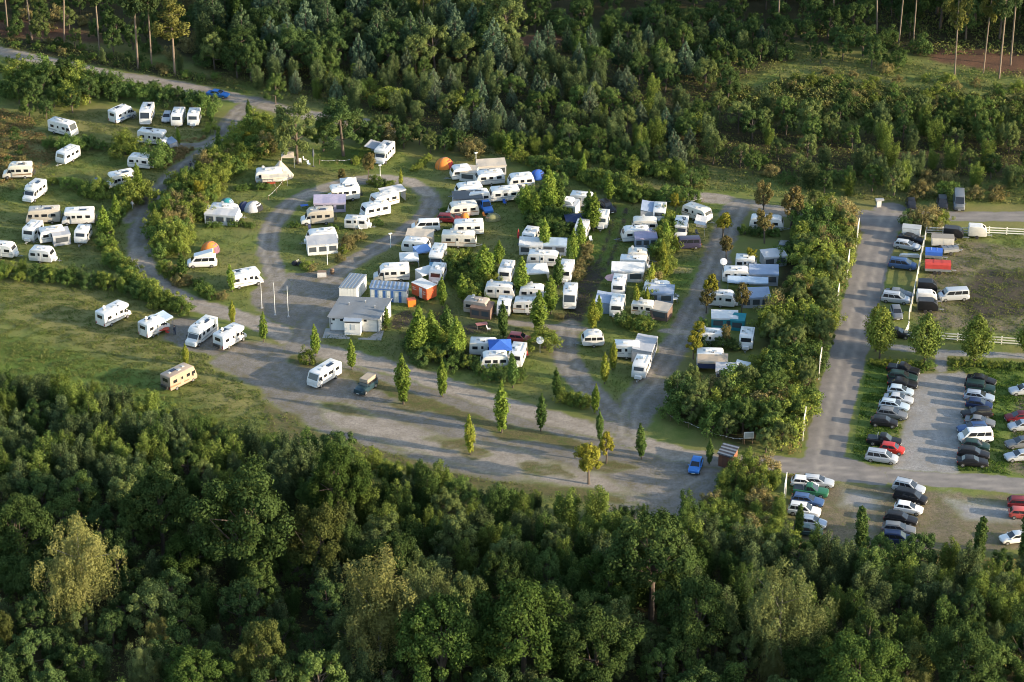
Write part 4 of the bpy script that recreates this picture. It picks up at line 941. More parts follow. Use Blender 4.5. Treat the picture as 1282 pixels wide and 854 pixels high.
car('hatchback', 1122.5,391, .3,1, 'grey', 'dark grey hatchback behind the roadside tree', GP_)
car('estate', 1123.5,416, 1,.12, 'black', 'black estate car behind the twin roadside trees', GP_)
car('van', 1194,367.5, -1,.05, 'silver', 'silver windowed van inside the paddock', GP_, 'van')
car('hatchback', 1141,255, .25,1, 'black', 'small black car in the bushes beside the upper road', 'cars under the trees by the upper road')
car('suv', 1180,254, .1,1, 'black', 'dark off-road car nose out of the bushes', 'cars under the trees by the upper road')
car('bigvan', 1201,250, .05,1, 'grey', 'tall grey van nose out of the bushes', 'cars under the trees by the upper road', 'van')
GS = 'cars on the campsite'
car('hatchback', 871,582, -.35,1, 'blue', 'bright blue car at the site entrance beside a slim tree', GS)
car('saloon', 273,117, 1,.12, 'blue', 'blue car driving on the upper gravel road', GS)
car('estate', 760,258, .8,.7, 'black', 'black car behind the columnar trees at the top of the muddy track', GS)
car('estate', 563,273, 1,.05, 'darkred', 'dark red car above the white van', GS)
car('van', 533,282, -1,.03, 'white', 'white van beside the loop track', GS, 'van')
car('van', 859,304, -1,.04, 'purple', 'dark purple van on the grass below the striped awning', GS, 'van')
car('pickup', 608,257, .5,.8, 'blue', 'blue pickup truck between caravans near the olive tent', GS, 'pickup')
car('jeep', 458,482, -1,.75, 'teal', 'dark teal off-roader with a roof tent box on the gravel', GS)
car('hatchback', 209,146, -.4,1, 'silver', 'small silver car between the white motorhome and the larger caravan', GS)
car('micro', 650,423, 1,.1, 'coral', 'little faded red car behind the blue pavilion', GS)
car('hatchback', 981,307, .4,-1, 'grey', 'grey car half swallowed by the shrub belt', GS)
# the box on the roof of the off-roader, the lifted roof of the camper van
x, y = at(459,474, 2.2); t = empty('roof_tent', (x, y, 1.86), heading(458,482,-1,.75)); tag(t, 'grey brown roof tent box on top of the teal off-roader', 'roof tent')
put('shell', MB().box((-.35, 0, .32), (2.5, 1.5, .6)).mesh('roof_tent_shell', bevel=.08), t, CL['tan'])
put('rack', MB().box((-.35, 0, -.03), (2.4, 1.5, .08)).mesh('roof_rack'), t, PLASTIC)
loc, rz = locate(253,327, -1,.04, 2.0)
cv = assemble(car_model('van'), 'camper_van', loc, rz, {'PAINT': CC['white']}, 'white camper van with its lifting roof open beside the orange dome tent', 'camper van', GM_)
put('lifting_roof', MB().prism([(-1.9, 2.0), (1.3, 2.0), (1.35, 2.12), (-1.9, 2.95), (-2.0, 2.86)], -.75, .75).mesh('lifting_roof', bevel=.05), cv, WHITE)
# ================================================================== buildings
WALLW = paint('white_cladding', (.74, .73, .69), .6, dirt=.22, dscale=.6)
ROOFM = paint('corrugated_steel', (.38, .41, .44), .45, metal=.3, dirt=.3, dscale=.8)
ROOFD = paint('dark_ridge', (.21, .225, .24), .5, metal=.3)
BLUEP = paint('blue_door_paint', (.05, .14, .38), .5); CONC = paint('concrete', (.30, .29, .27), .9, dscale=2)
def V2(p, z): return Vector((p[0], p[1], z))
def wall_panel(a, b, z0, z1, u0, u1, t=.03, off=.01):
    """a panel on the wall from ground point a to b, outside on the right of a->b"""
    a, b = Vector((a[0], a[1], 0)), Vector((b[0], b[1], 0)); d = b - a; nn = Vector((d.y, -d.x, 0)).normalized()
    p, q = a + d * u0 + nn * off, a + d * u1 + nn * off
    mb = MB(); up0, up1 = Vector((0, 0, z0)), Vector((0, 0, z1))
    return outward(mb, [p + up0, q + up0, q + up1, p + up1], t, nn)
def building(name, C, h0, h1, label, cat, roofmat, over=.18, ridge=.5, along=0, wall=WALLW):
    """C: four ground corners front-left, front-right, back-right, back-left; roof falls from the back (h1) to the front (h0)"""
    c = [Vector((p[0], p[1], 0)) for p in C]; o = (c[0] + c[1] + c[2] + c[3]) / 4
    e = tag(empty(name, o), label, cat); L = [p - o for p in c]; hs = (h0, h0, h1, h1)
    mb = MB(); mb.add([tuple(p) for p in L] + [(p.x, p.y, h) for p, h in zip(L, hs)], [(3, 2, 1, 0), (4, 5, 6, 7), (0, 1, 5, 4), (1, 2, 6, 5), (2, 3, 7, 6), (3, 0, 4, 7)])
    put('wall', mb.mesh(name + '_wall'), e, wall)
    ctr = Vector((0, 0, 0)); E = [p + (p - ctr).normalized() * over * 1.4 for p in L]
    rt = [(p.x, p.y, h + .02) for p, h in zip(E, hs)]
    mb = MB(); outward(mb, rt, .10, (0, 0, 1)); rf = put('roof', mb.mesh(name + '_roof'), e, roofmat)
    r = MB(); A, B, Cc, D = [Vector(p) for p in rt]; up = Vector((0, 0, .105))
    n = int((B - A).length / ridge) if along == 0 else int((D - A).length / ridge)
    for i in range(n + 1):                               # the ribs of the corrugated sheet
        t = (i + .25) / (n + 1); w = .45 / (n + 1)
        q = [A.lerp(B, t), A.lerp(B, t + w), D.lerp(Cc, t + w), D.lerp(Cc, t)] if along == 0 else [A.lerp(D, t), B.lerp(Cc, t), B.lerp(Cc, t + w), A.lerp(D, t + w)]
        outward(r, [p + up for p in q], .05, (0, 0, 1))
    tag(put('roof_rib', r.mesh(name + '_rib'), rf, ROOFD), kind='stuff')
    return e, L
C2 = [at(413,414), at(474,416.5), at(489.5,396), at(428,393.5)]
sb, L2 = building('sanitary_building', C2, 2.55, 3.1, 'white flat roofed sanitary building with corrugated grey roof and a porch by the courtyard', 'building', ROOFM, .25, .34, 1)
def wp(name, L, i, j, z0, z1, u0, u1, mat, par, off=.01, t=.03):
    return put(name, wall_panel(L[i], L[j], z0, z1, u0, u1, t, off).mesh(name), par, mat)
for i in range(9): wp('wall_board', L2, 1, 2, .05, 2.5, i / 9 + .006, (i + 1) / 9 - .006, WALLW, sb)
wp('window', L2, 0, 1, 1.9, 2.25, .06, .11, GLASS, sb); wp('window', L2, 0, 1, 1.9, 2.25, .70, .76, GLASS, sb); wp('window', L2, 0, 1, 1.85, 2.2, .22, .28, GLASS, sb)
wp('vent', L2, 0, 1, 1.2, 1.45, .03, .06, PLASTIC, sb); wp('wall_base', L2, 0, 1, 0, .18, 0, 1, CONC, sb, .012); wp('wall_base', L2, 1, 2, 0, .18, 0, 1, CONC, sb, .045)
d = (L2[1] - L2[0]); nn = Vector((d.y, -d.x, 0)).normalized(); p0 = L2[0] + d * .33; p1 = L2[0] + d * .66
pc = (p0 + p1) / 2 + nn * .7; ang = math.atan2(d.y, d.x)
put('porch', MB().box((pc.x, pc.y, 1.25), ((p1 - p0).length, 1.4, 2.5), ang).mesh('porch', bevel=.02, seg=1), sb, WALLW)
put('porch_roof', MB().box((pc.x + nn.x * .08, pc.y + nn.y * .08, 2.56), ((p1 - p0).length + .3, 1.5, .12), ang).mesh('porch_roof'), sb, ROOFM)
pa, pb = p0 + nn * 1.4, p1 + nn * 1.4
put('porch_window', wall_panel(pa, pb, 1.05, 2.0, .40, .68).mesh('porch_window'), sb, paint('frosted_glass', (.55, .56, .56), .2))
put('porch_beam', wall_panel(pa, pb, 2.28, 2.46, .02, .98).mesh('porch_beam'), sb, PLASTIC)
for k, u in enumerate((.02, .98)): put('downpipe', wall_panel(L2[0], L2[1], .1, 2.5, u - .006, u + .006, .07, .02).mesh('downpipe'), sb, STEEL)
g0, g1 = L2[0] + (L2[0] - L2[3]).normalized() * .36, L2[1] + (L2[1] - L2[2]).normalized() * .36
put('gutter', MB().tube((g0.x, g0.y, 2.52), (g1.x, g1.y, 2.52), .09, n=6).mesh('gutter'), sb, STEEL)
for k, (u, v) in enumerate(((.25, .6), (.55, .75), (.8, .5))):
    q = L2[0].lerp(L2[1], u).lerp(L2[3].lerp(L2[2], u), v); put('roof_vent', MB().tube((q.x, q.y, 2.5 + .55 * v), (q.x, q.y, 3.05 + .55 * v), .10, .10, 8).tube((q.x, q.y, 3.05 + .55 * v), (q.x, q.y, 3.12 + .55 * v), .17, .12, 8).mesh('sanitary_vent'), sb, STEEL)
wp('door', L2, 1, 2, .1, 2.1, .18, .36, paint('grey_door', (.32, .34, .36), .5), sb, .05); wp('window', L2, 1, 2, 1.7, 2.2, .60, .78, GLASS, sb, .05)
put('pavement', MB().box((pc.x, pc.y - .3, .02), (9.5, 3.4, .04), ang).mesh('sanitary_pavement'), sb, CONC)

C1 = [at(425,377.5), at(446.5,378), at(459,362), at(439,360)]
s2, L1 = building('storage_hut', C1, 2.5, 2.55, 'white storage container with striped corrugated roof behind the sanitary building', 'container', ROOFM, .1, .6, 0)
for i in range(6): wp('wall_board', L1, 0, 1, .1, 2.4, i / 6 + .01, (i + 1) / 6 - .01, WALLW, s2)
for i in range(8): wp('wall_board', L1, 1, 2, .1, 2.4, i / 8 + .01, (i + 1) / 8 - .01, WALLW, s2)
C3 = [at(463.5,377), at(509.5,380), at(511.5,371.5), at(467,368.5)]
s3, L3 = building('toilet_container', C3, 2.45, 2.5, 'white toilet container with blue doors and blue roof edge', 'container', paint('blue_grey_roof', (.30, .38, .50), .4, dirt=.25), .1, .8, 0)
wp('roof_edge', L3, 0, 1, 2.28, 2.46, 0, 1, BLUEP, s3, .15); wp('roof_edge', L3, 1, 2, 2.28, 2.46, 0, 1, BLUEP, s3, .15)
for k in range(9):
    u = .03 + k * .108
    dd = wp('door', L3, 0, 1, .08, 2.1, u, u + .07, BLUEP if k % 2 else WALLW, s3)
    put('handle', wall_panel(L3[0], L3[1], 1.0, 1.1, u + .05, u + .06, .03, .045).mesh('door_handle'), dd, STEEL)
wp('window', L3, 1, 2, 1.3, 1.9, .35, .6, GLASS, s3)
# the little shed at the entrance and the orange trailer
C4 = [at(899,583), at(915,588), at(923,577.5), at(906,573)]
sh, L4 = building('garden_shed', C4, 2.0, 2.3, 'small reddish brown wooden shed with dark felt roof at the site entrance', 'shed', paint('roof_felt', (.045, .042, .05), .85), .2, .9, 1, paint('red_brown_boards', (.22, .085, .045), .8))
for i in range(7): wp('wall_board', L4, 0, 1, .05, 1.95, i / 7 + .01, (i + 1) / 7 - .01, paint('red_brown_boards', (.22, .085, .045), .8), sh)
wp('door', L4, 0, 1, .05, 1.8, .32, .68, paint('shed_door', (.15, .06, .035), .8), sh, .045)
ORANGE = paint('orange_red_paint', (.62, .11, .035), .5, dirt=.2)
x, y = at(531,364, 1.2); tr = tag(empty('vending_trailer', (x, y, 0), heading(531,364,1,.45)), 'orange red trailer with pale scrawled lettering beside the toilet container', 'trailer')
put('body', MB().box((0, 0, 1.45), (3.6, 2.3, 2.1)).mesh('vending_body', bevel=.06), tr, ORANGE)
put('roof', MB().box((0, 0, 2.54), (3.7, 2.4, .1)).mesh('vending_roof', bevel=.03), tr, OLDW)
put('door', MB().box((.4, -1.165, 1.35), (.7, .04, 1.8)).mesh('vending_door'), tr, WHITE)
for k, (xx, zz, w) in enumerate(((-1.2, 1.9, .7), (-1.1, 1.55, .9), (1.25, 1.8, .5), (1.2, 1.4, .6))): put('lettering', MB().box((xx, -1.16, zz), (w, .02, .09), 0).box((xx - .1, -1.16, zz - .12), (w * .6, .02, .05), 0).mesh('vending_lettering'), tr, CREAM)
put('chassis', MB().box((0, 0, .35), (3.3, 1.9, .15)).mesh('vending_chassis'), tr, PLASTIC)
for s in (1, -1): put('wheel', MB().tube((0, s * 1.0, .32), (0, s * 1.18, .32), .32, .32, 12).mesh('vending_wheel'), tr, RUBBER)
x, y = at(515,378, .7); bx = tag(empty('skip_box', (x, y, 0), .3), 'small bright orange bin box beside the orange red trailer', 'bin')
put('body', MB().box((0, 0, .6), (1.3, 1.0, 1.2), taper=1.05).mesh('skip_body', bevel=.04), bx, paint('bright_orange', (.75, .20, .02), .5)); put('lid', MB().box((0, 0, 1.24), (1.4, 1.1, .08)).mesh('skip_lid'), bx, ORANGE)

# ================================================================== trailers in the paddock
def trailer(px, py, dx, dy, L, Wd, H, mat, roof, label, kind='box'):
    loc, rz = locate(px, py, dx, dy, H); e = tag(empty('trailer', loc, rz), label, 'trailer', 'trailers by the paddock fence'); a, hw = L / 2, Wd / 2
    if kind == 'horse':
        P = [(-a, .45), (-a, H - .05), (a - .9, H), (a - .25, H - .45), (a, 1.1), (a - .1, .45)]
        put('body', MB().prism(P, -hw, hw).mesh('horse_trailer_body', smooth=True, bevel=.08, angle=50), e, mat)
        put('front_window', seg_panel(P[2], P[3], -hw * .5, hw * .5, .2, .8).mesh('trailer_window'), e, GLASS)
        put('tail_ramp', MB().box((-a - .03, 0, 1.0), (.05, Wd * .9, 1.1)).mesh('tail_ramp', bevel=.01, seg=1), e, roof)
        put('roof_sheet', MB().box((-.45, 0, H + .01), (L - 1.1, Wd * .92, .05)).mesh('trailer_roof'), e, roof)
    elif kind == 'cover':
        put('body', MB().box((0, 0, .75), (L, Wd, .5)).mesh('trailer_body', bevel=.03), e, STEEL)
        rr = [[(x, -hw, .9), (x, -hw * .97, H - .25), (x, -hw * .6, H), (x, hw * .6, H), (x, hw * .97, H - .25), (x, hw, .9)] for x in (-a, -a / 3, a / 3, a)]
        put('cover', MB().rings(rr).mesh('trailer_cover'), e, mat)
        for x in (-a / 3, a / 3): put('hoop', MB().box((x, 0, H + .01), (.07, Wd * .7, .04)).mesh('trailer_hoop'), e, roof)
    else:
        put('body', MB().box((0, 0, H / 2 + .22), (L, Wd, H - .45)).mesh('trailer_body', bevel=.05), e, mat)
        put('lid', MB().box((0, 0, H + .02), (L + .06, Wd + .06, .08)).mesh('trailer_lid', bevel=.02, seg=1), e, roof)
        for k in (-1, 1): put('side_panel', MB().box((k * L * .24, -hw - .012, H / 2 + .25), (L * .42, .02, H * .45)).mesh('trailer_panel'), e, mat)
    put('drawbar', MB().tube((a - .2, -.4, .42), (a + 1.0, 0, .45), .04).tube((a - .2, .4, .42), (a + 1.0, 0, .45), .04).tube((a + .8, 0, .02), (a + .8, 0, .6), .035).mesh('drawbar'), e, STEEL)
    for s in (1, -1):
        for xx in ((-.1,) if L < 3.3 else (-.45, .35)): put('wheel', MB().tube((xx, s * (hw - .05), .32), (xx, s * (hw + .14), .32), .32, .32, 12).mesh('trailer_wheel', bevel=.02, seg=1), e, RUBBER)
    return e
trailer(1141,290.5, 1,.1, 3.2, 1.8, 2.0, WHITE, HATCH, 'white box trailer by the russet bush at the paddock corner')
trailer(1194,292, 1,.1, 3.4, 1.7, 2.1, CC['black'], PLASTIC, 'black horse trailer against the white paddock rails', 'horse')
trailer(1224,289.5, 1,.05, 3.2, 1.9, 2.2, CREAM, OLDW, 'cream horse trailer against the white paddock rails', 'horse')
trailer(1180,302, 1,.04, 3.8, 1.8, 1.9, CREAM, paint('plank_grey', (.25, .22, .18), .8), 'long cream stock trailer with grey top', 'box')
trailer(1189,313, 1,-.1, 2.8, 1.6, 1.3, CC['grey'], CC['black'], 'low grey trailer between the cream and the blue one', 'cover')
trailer(1169,318, 1,.06, 2.9, 1.7, 1.9, CL['blue'], CL['lightblue'], 'trailer with a blue tarpaulin cover', 'cover')
trailer(1174,334, 1,.05, 4.3, 2.0, 2.0, CL['red'], CL['red'], 'long trailer with a bright red tarpaulin cover', 'cover')
trailer(1161.5,358, 1,.05, 3.2, 1.8, 2.1, CC['black'], CC['black'], 'black horse trailer next to the silver windowed van', 'horse')
trailer(1160.5,371, 1,.05, 3.3, 1.8, 2.1, WHITE, OLDW, 'white horse trailer beside two black ones', 'horse')
trailer(1162,382, 1,.05, 3.3, 1.8, 2.1, CC['black'], PLASTIC, 'black horse trailer behind the paddock tree', 'horse')
x, y = at(1139,319, .3); e = tag(empty('beam_stack', (x, y, 0), -.15), 'stack of pale wooden beams between two cars at the paddock fence', 'beam stack')
for k in range(5): put('beam', MB().box((0, (k % 3) * .32 - .32, .14 + (k // 3) * .24), (3.6 - .2 * k, .24, .22), .02 * k).mesh('beam'), e, OLDW)

# ================================================================== fences, boards, signs, lamps
FENCEW = paint('white_rail', (.74, .71, .62), .6, dirt=.2)
def rail_fence(pts, label, h=1.35, rails=3, gap=3.0, wide=.09):
    P = [Vector((*at(*q), 0)) for q in pts]; o = P[0]; e = tag(empty('rail_fence', o), label, 'fence', 'white paddock fences')
    posts = []
    for a, b in zip(P[:-1], P[1:]):
        n = max(1, round((b - a).length / gap)); posts += [a.lerp(b, i / n) for i in range(n)]
    posts.append(P[-1]); pm = MB().box((0, 0, h / 2 + .05), (.16, .16, h + .1)).mesh('fence_post', bevel=.02, seg=1)
    for p in posts: put('post', pm, e, FENCEW).location = p - o
    for a, b in zip(posts[:-1], posts[1:]):
        d = b - a; an = math.atan2(d.y, d.x); c = (a + b) / 2 - o
        for k in range(rails):
            z = h * (k + 1) / rails - .10
            put('rail', MB().box((0, 0, 0), (d.length - .03, .05, .17)).mesh('fence_rail'), e, FENCEW).matrix_basis = Matrix.Translation((c.x + math.sin(an) * .10, c.y - math.cos(an) * .10, z)) @ Matrix.Rotation(an, 4, 'Z')
    return e
rail_fence([(1160,293), (1153,325), (1146,362), (1138,400)], 'white rail fence running from the paddock corner along the parked cars')
rail_fence([(1160,293), (1200,293.5), (1238,293), (1282,295), (1330,296)], 'white rail fence along the top of the paddock by the upper road')
rail_fence([(1131,424), (1147,425), (1172,425), (1225,429), (1282,433), (1330,436)], 'white three rail fence along the foot of the paddock')
rail_fence([(1131,424), (1137,412)], 'short white rail piece closing the paddock corner behind the tree')
BOARD = paint('board_white', (.72, .70, .64), .5)
def board(px, py, label, h=4.2, L=3.0):
    x, y = at(px, py); an = heading(px, py, -4, 22); e = tag(empty('roadside_board', (x, y, 0), an), label, 'board', 'white boards along the road')
    for s in (-1, 1): put('post', MB().box((s * L / 2, 0, h / 2), (.14, .14, h)).mesh('board_post', bevel=.02, seg=1), e, FENCEW)
    put('panel', MB().box((0, .0, h - .75), (L - .16, .06, 1.3)).mesh('board_panel', bevel=.01, seg=1), e, BOARD)
    return e
for px, py, lab in ((1073,305,'white post board at the top of the asphalt road by the shrub belt'), (1061,345,'white post board second down the asphalt road by the shrub belt'), (1048,388,'white post board halfway down the road where the shrubs are tallest'),
                    (1026,470,'white post board beside the tawny bank of the shrub belt'), (1006,546,'white post board just above the road junction'), (982,630,'white post board below the junction beside the yellow green shrubs')):
    board(px, py, lab)
x, y = at(937,556); e = tag(empty('notice_board', (x, y, 0), .05), 'white notice board on two posts at the site entrance', 'sign')
for s in (-1, 1): put('post', MB().box((s * .6, .05, .9), (.1, .1, 1.8)).mesh('notice_post'), e, WOOD)
put('panel', MB().box((0, 0, 1.5), (1.5, .06, 1.1)).mesh('notice_panel', bevel=.01, seg=1), e, BOARD)
put('map_print', MB().box((0, -.04, 1.5), (1.2, .01, .8)).mesh('notice_print'), e, paint('print_grey', (.45, .46, .42), .5))
x, y = at(1100,259); e = tag(empty('utility_cabinet', (x, y, 0), .1), 'pale utility cabinet with a sloping cap beside the upper road', 'cabinet')
put('body', MB().box((0, 0, .6), (.8, .5, 1.2)).mesh('cabinet_body', bevel=.02, seg=1), e, OLDW); put('cap', MB().box((.1, 0, 1.4), (1.5, .7, .35)).mesh('cabinet_cap', bevel=.03), e, GREYM)
def lamp(px, py, h, label, kind='head'):
    x, y = at(px, py); e = tag(empty('lamp_post', (x, y, ground_z(x, y))), label, 'lamp', 'lamp posts of the campsite')
    put('pole', MB().tube((0, 0, 0), (0, 0, h), .07, .045, 8).mesh('lamp_pole'), e, LAMP if kind != 'disc' else STEEL)
    if kind == 'disc':
        rr = [[(math.cos(i * math.pi / 8) * r, math.sin(i * math.pi / 8) * r * .72 - zz * .7, h + math.sin(i * math.pi / 8) * r * .70 + zz * .7) for i in range(16)] for r, zz in ((.05, -.18), (.45, -.12), (.62, -.02), (.62, .03), (.40, .10), (.05, .13))]
        put('disc', MB().rings(rr).mesh('lamp_disc', smooth=True), e, WHITE); put('bracket', MB().box((0, .05, h - .1), (.1, .2, .3)).mesh('lamp_bracket'), e, STEEL)
    else:
        put('head', MB().box((0, 0, h + .06), (.62, .34, .14), .5).mesh('lamp_head', bevel=.04), e, LAMP); put('bracket', MB().tube((0, 0, h - .3), (.2, .1, h), .03).mesh('lamp_bracket'), e, STEEL)
    return e
lamp(905,347, 2.9, 'pole with a round white disc beside the western gravel track of the shrub belt row', 'disc')
lamp(676,442, 2.2, 'pole with a round white disc beside the round bush below the crossing path', 'disc')
lamp(596,208, 2.6, 'white lamp post beside the awning tent at the top of the site')
lamp(476,221, 2.2, 'white lamp post on the loop corner in front of the motorhome in the trees')
lamp(410,332, 3.6, 'lamp post in the russet hedge in front of the grey awning')
lamp(489,310, 2.6, 'slim white post on the loop track verge')
def mast(px, py, h, label):
    x, y = at(px, py); e = tag(empty('flag_mast', (x, y, ground_z(x, y))), label, 'mast', 'white masts at the courtyard')
    put('pole', MB().tube((0, 0, 0), (0, 0, h), .05, .035, 8).mesh('mast_pole'), e, LAMP); put('base', MB().box((0, 0, .08), (.4, .4, .16)).mesh('mast_base'), e, CONC); put('cap', MB().box((0, 0, h + .04), (.14, .14, .08)).mesh('mast_cap'), e, STEEL)
mast(361,397, 5.6, 'white mast nearest the sanitary building'); mast(344.5,395, 6.0, 'white mast in the middle of the three at the courtyard'); mast(328,386, 5.0, 'white mast nearest the motorhome with many roof hatches')
lamp(690,262, 3.2, 'lamp post among the columnar trees')
def rope(pts, label, n=2):
    P = [Vector((*at(*q), 0)) for q in pts]; o = P[0]; e = tag(empty('rope_barrier', o), label, 'rope barrier', 'white rope barriers')
    pm = MB().tube((0, 0, 0), (0, 0, 1.0), .05, .04).mesh('rope_post')
    for p in P: put('post', pm, e, WOOD).location = p - o
    mb = MB(); fl = MB()
    for a, b in zip(P[:-1], P[1:]):
        k = max(3, int((b - a).length / 1.1)); q = [a.lerp(b, i / k) - o + Vector((0, 0, .92 - .18 * math.sin(math.pi * i / k))) for i in range(k + 1)]
        for u, v in zip(q[:-1], q[1:]):
            mb.tube(u, v, .018, n=4); m = (u + v) / 2; fl.box((m.x, m.y, m.z - .04), (.20, .03, .09), math.atan2((v - u).y, (v - u).x))
    put('rope', mb.mesh('rope'), e, OLDW); tag(put('flag', fl.mesh('rope_flag'), e, WHITE), kind='stuff'); return e
rope([(839,527), (862,536), (885,545), (905,552), (930,556)], 'white flagged rope in front of the shrub belt at the entrance')
rope([(790,243), (812,250), (830,257), (850,258), (880,254)], 'white flagged rope under the hedge at the track head')
rope([(400,206), (422,206), (440,205)], 'white tape across the lawn below the motorhome in the trees')
rope([(336,251), (346,242), (354,232)], 'white tape beside the loop track below the canvas roof caravan')

# ================================================================== camp bits
def table(px, py, mat, label, w=1.5, d=.8):
    x, y = at(px, py, .7); e = tag(empty('camping_table', (x, y, ground_z(x, y)), .3), label, 'table')
    put('tabletop', MB().box((0, 0, .73), (w, d, .05)).mesh('tabletop', bevel=.015, seg=1), e, mat)
    for sx in (-1, 1):
        for sy in (-1, 1): put('leg', MB().tube((sx * (w / 2 - .1), sy * (d / 2 - .1), 0), (sx * (w / 2 - .15), sy * (d / 2 - .1), .71), .025).mesh('table_leg'), e, STEEL)
table(205,412, paint('red_cloth', (.45, .07, .03), .8), 'red camping table under the light blue sun awning', 1.7, 1.0)
table(603,406, paint('faded_red', (.38, .14, .12), .8), 'faded red table in front of the brown awning', 1.9, 1.0)
table(665,357, paint('red_cloth2', (.50, .05, .04), .8), 'small red table beside the columnar tree near the white pavilion', 1.0, .8)
table(381,257, paint('blue_table', (.05, .14, .45), .6), 'small blue table on the lawn before the silver beige motorhome', 1.4, .8)
x, y = at(511,327, .6); e = tag(empty('picnic_table', (x, y, 0), .1), 'wooden picnic table with benches under the white gazebo', 'picnic table')
for k in range(4): put('plank', MB().box((0, (k - 1.5) * .2, .75), (2.0, .18, .05)).mesh('picnic_plank'), e, WOOD)
for s in (-1, 1):
    put('bench', MB().box((0, s * .75, .45), (2.0, .26, .05)).mesh('picnic_bench'), e, WOOD); put('leg', MB().box((s * .7, 0, .37), (.08, 1.4, .08)).box((s * .7, 0, .55), (.08, .6, .4)).mesh('picnic_leg'), e, WOOD)
def chair(px, py, mat, label, rz=0.0):
    x, y = at(px, py, .4); e = tag(empty('camping_chair', (x, y, ground_z(x, y)), rz), label, 'chair', 'camping chairs')
    put('seat', MB().box((0, 0, .42), (.52, .5, .05)).mesh('chair_seat', bevel=.01, seg=1), e, mat); put('backrest', MB().slab([(-.26, .25, .44), (.26, .25, .44), (.26, .42, 1.0), (-.26, .42, 1.0)], .04).mesh('chair_back'), e, mat)
    for sx in (-1, 1):
        for sy in (-1, 1): put('leg', MB().tube((sx * .23, sy * .22, 0), (sx * .23, sy * .18, .42), .018).mesh('chair_leg'), e, STEEL)
for px, py, mt, lb, rz in ((198,414,CL['darkgrey'],'dark camping chair left beside the red table',.5), (210,416,CL['red'],'red camping chair at the end of the red table',2.6), (376,203,CL['white'],'white garden chair on the lawn under the dark parasol',.2), (382,200,CL['white'],'white garden chair nearest the dark parasol pole',1.4), (371,199,CL['white'],'white garden chair beside the beige canopy tower',3.0), (387,206,CL['lightblue'],'pale blue garden chair in front of the white ones',.8)):
    chair(px, py, mt, lb, rz)
for px, py, mt, lb, rz in ((292,281,CL['blue'],'blue camping chair in front of the wide pale awning',.4), (300,279,CL['darkgrey'],'grey camping chair at the corner of the wide pale awning',1.9), (388,286,CL['navy'],'navy chair beside the silver beige motorhome',.2), (395,315,CL['darkgrey'],'dark chair in the doorway of the large grey awning',.8), (411,314,CL['white'],'white chair before the large grey awning',2.2),
        (452,287,CL['white'],'white chair beside the low folding caravan',1.0), (545,287,CL['darkgrey'],'dark chair behind the white van on the loop',.3), (607,270,CL['orange'],'orange chair beside the low olive tent',.9), (632,254,CL['blue'],'blue chair below the long boxy caravan',.5), (652,237,CL['darkgrey'],'dark chair near the blue dome tent caravan',.1),
        (842,372,CL['white'],'white chair beside the blue grey awning facing the grass',1.2), (848,371,CL['white'],'second white chair further out on the grass by the blue grey awning',2.4), (873,292,CL['darkgrey'],'dark chair under the pale striped awning',.6), (660,444,CL['red'],'red chair on the lawn side of the blue pavilion',.6), (612,411,CL['white'],'white chair by the faded red table',1.5), (818,398,CL['brown'],'brown chair below the tan tent extension',.2),
        (898,478,CL['darkgrey'],'dark chair under the navy cloth of the tan awning',.9), (740,300,CL['white'],'white chair on the grass lane near the navy canopy',.4), (104,284,CL['darkgrey'],'dark chair between the terrace caravans',.9), (336,229,CL['red'],'red chair under the cream canvas roof',.1)):
    chair(px, py, mt, lb, rz)
table(297,277, OLDW, 'small white table in front of the wide pale awning', .9, .6); table(391,288, WOOD, 'brown table beside the silver beige motorhome', 1.1, .7); table(845,374, OLDW, 'white table on the grass by the blue grey awning', 1.0, .7); table(612,272, WOOD, 'brown table near the olive tent', 1.0, .7); table(340,229, paint('red_cloth', (.45, .07, .03), .8), 'red covered table under the cream canvas roof', 1.4, .8); table(655,236, OLDW, 'white table beside the caravan of the blue dome tent', 1.0, .7)
def bicycle(px, py, rz, label):
    x, y = at(px, py, .5); e = tag(empty('bicycle', (x, y, ground_z(x, y)), rz), label, 'bicycle', 'bicycles on the campsite')
    for xx in (-.52, .52):
        mb = MB(); q = [(xx + .33 * math.cos(i * math.pi / 6), 0, .34 + .33 * math.sin(i * math.pi / 6)) for i in range(13)]
        for a, b in zip(q, q[1:]): mb.tube(a, b, .022, n=4)
        put('wheel', mb.mesh('bicycle_wheel'), e, RUBBER)
    f = MB()
    for a, b in (((-.52, 0, .34), (-.1, 0, .3)), ((-.1, 0, .3), (.38, 0, .75)), ((-.1, 0, .3), (-.22, 0, .85)), ((-.2, 0, .75), (.38, 0, .80)), ((-.52, 0, .34), (-.2, 0, .75)), ((.52, 0, .34), (.36, 0, .95))): f.tube(a, b, .024, n=5)
    put('frame', f.mesh('bicycle_frame'), e, STEEL); put('saddle', MB().box((-.24, 0, .88), (.26, .14, .06)).mesh('saddle', bevel=.02, seg=1), e, PLASTIC); put('handlebar', MB().tube((.36, -.28, .98), (.36, .28, .98), .018).mesh('handlebar'), e, PLASTIC)
for px, py, rz, lb in ((165,146,.3,'bicycle between the two motorhomes under the upper hedge'), (169,147,.7,'second bicycle closer to the big windscreen motorhome'), (372,328,.9,'bicycle leaning by the dark bags at the end of the grey awning'), (430,312,1.2,'bicycle at the sunny end of the grey awning'), (426,309,1.5,'bicycle next to the awning corner post')):
    bicycle(px, py, rz, lb)
x, y = at(403,343, .5); e = tag(empty('wooden_crate', (x, y, 0), .05), 'pale wooden crate box in front of the russet hedge', 'crate')
for k in range(4): put('slat', MB().box((0, -.55, .22 + k * .22), (1.5, .06, .19)).mesh('crate_slat'), e, OLDW)
put('body', MB().box((0, 0, .5), (1.45, 1.0, .95)).mesh('crate_body'), e, WOOD)
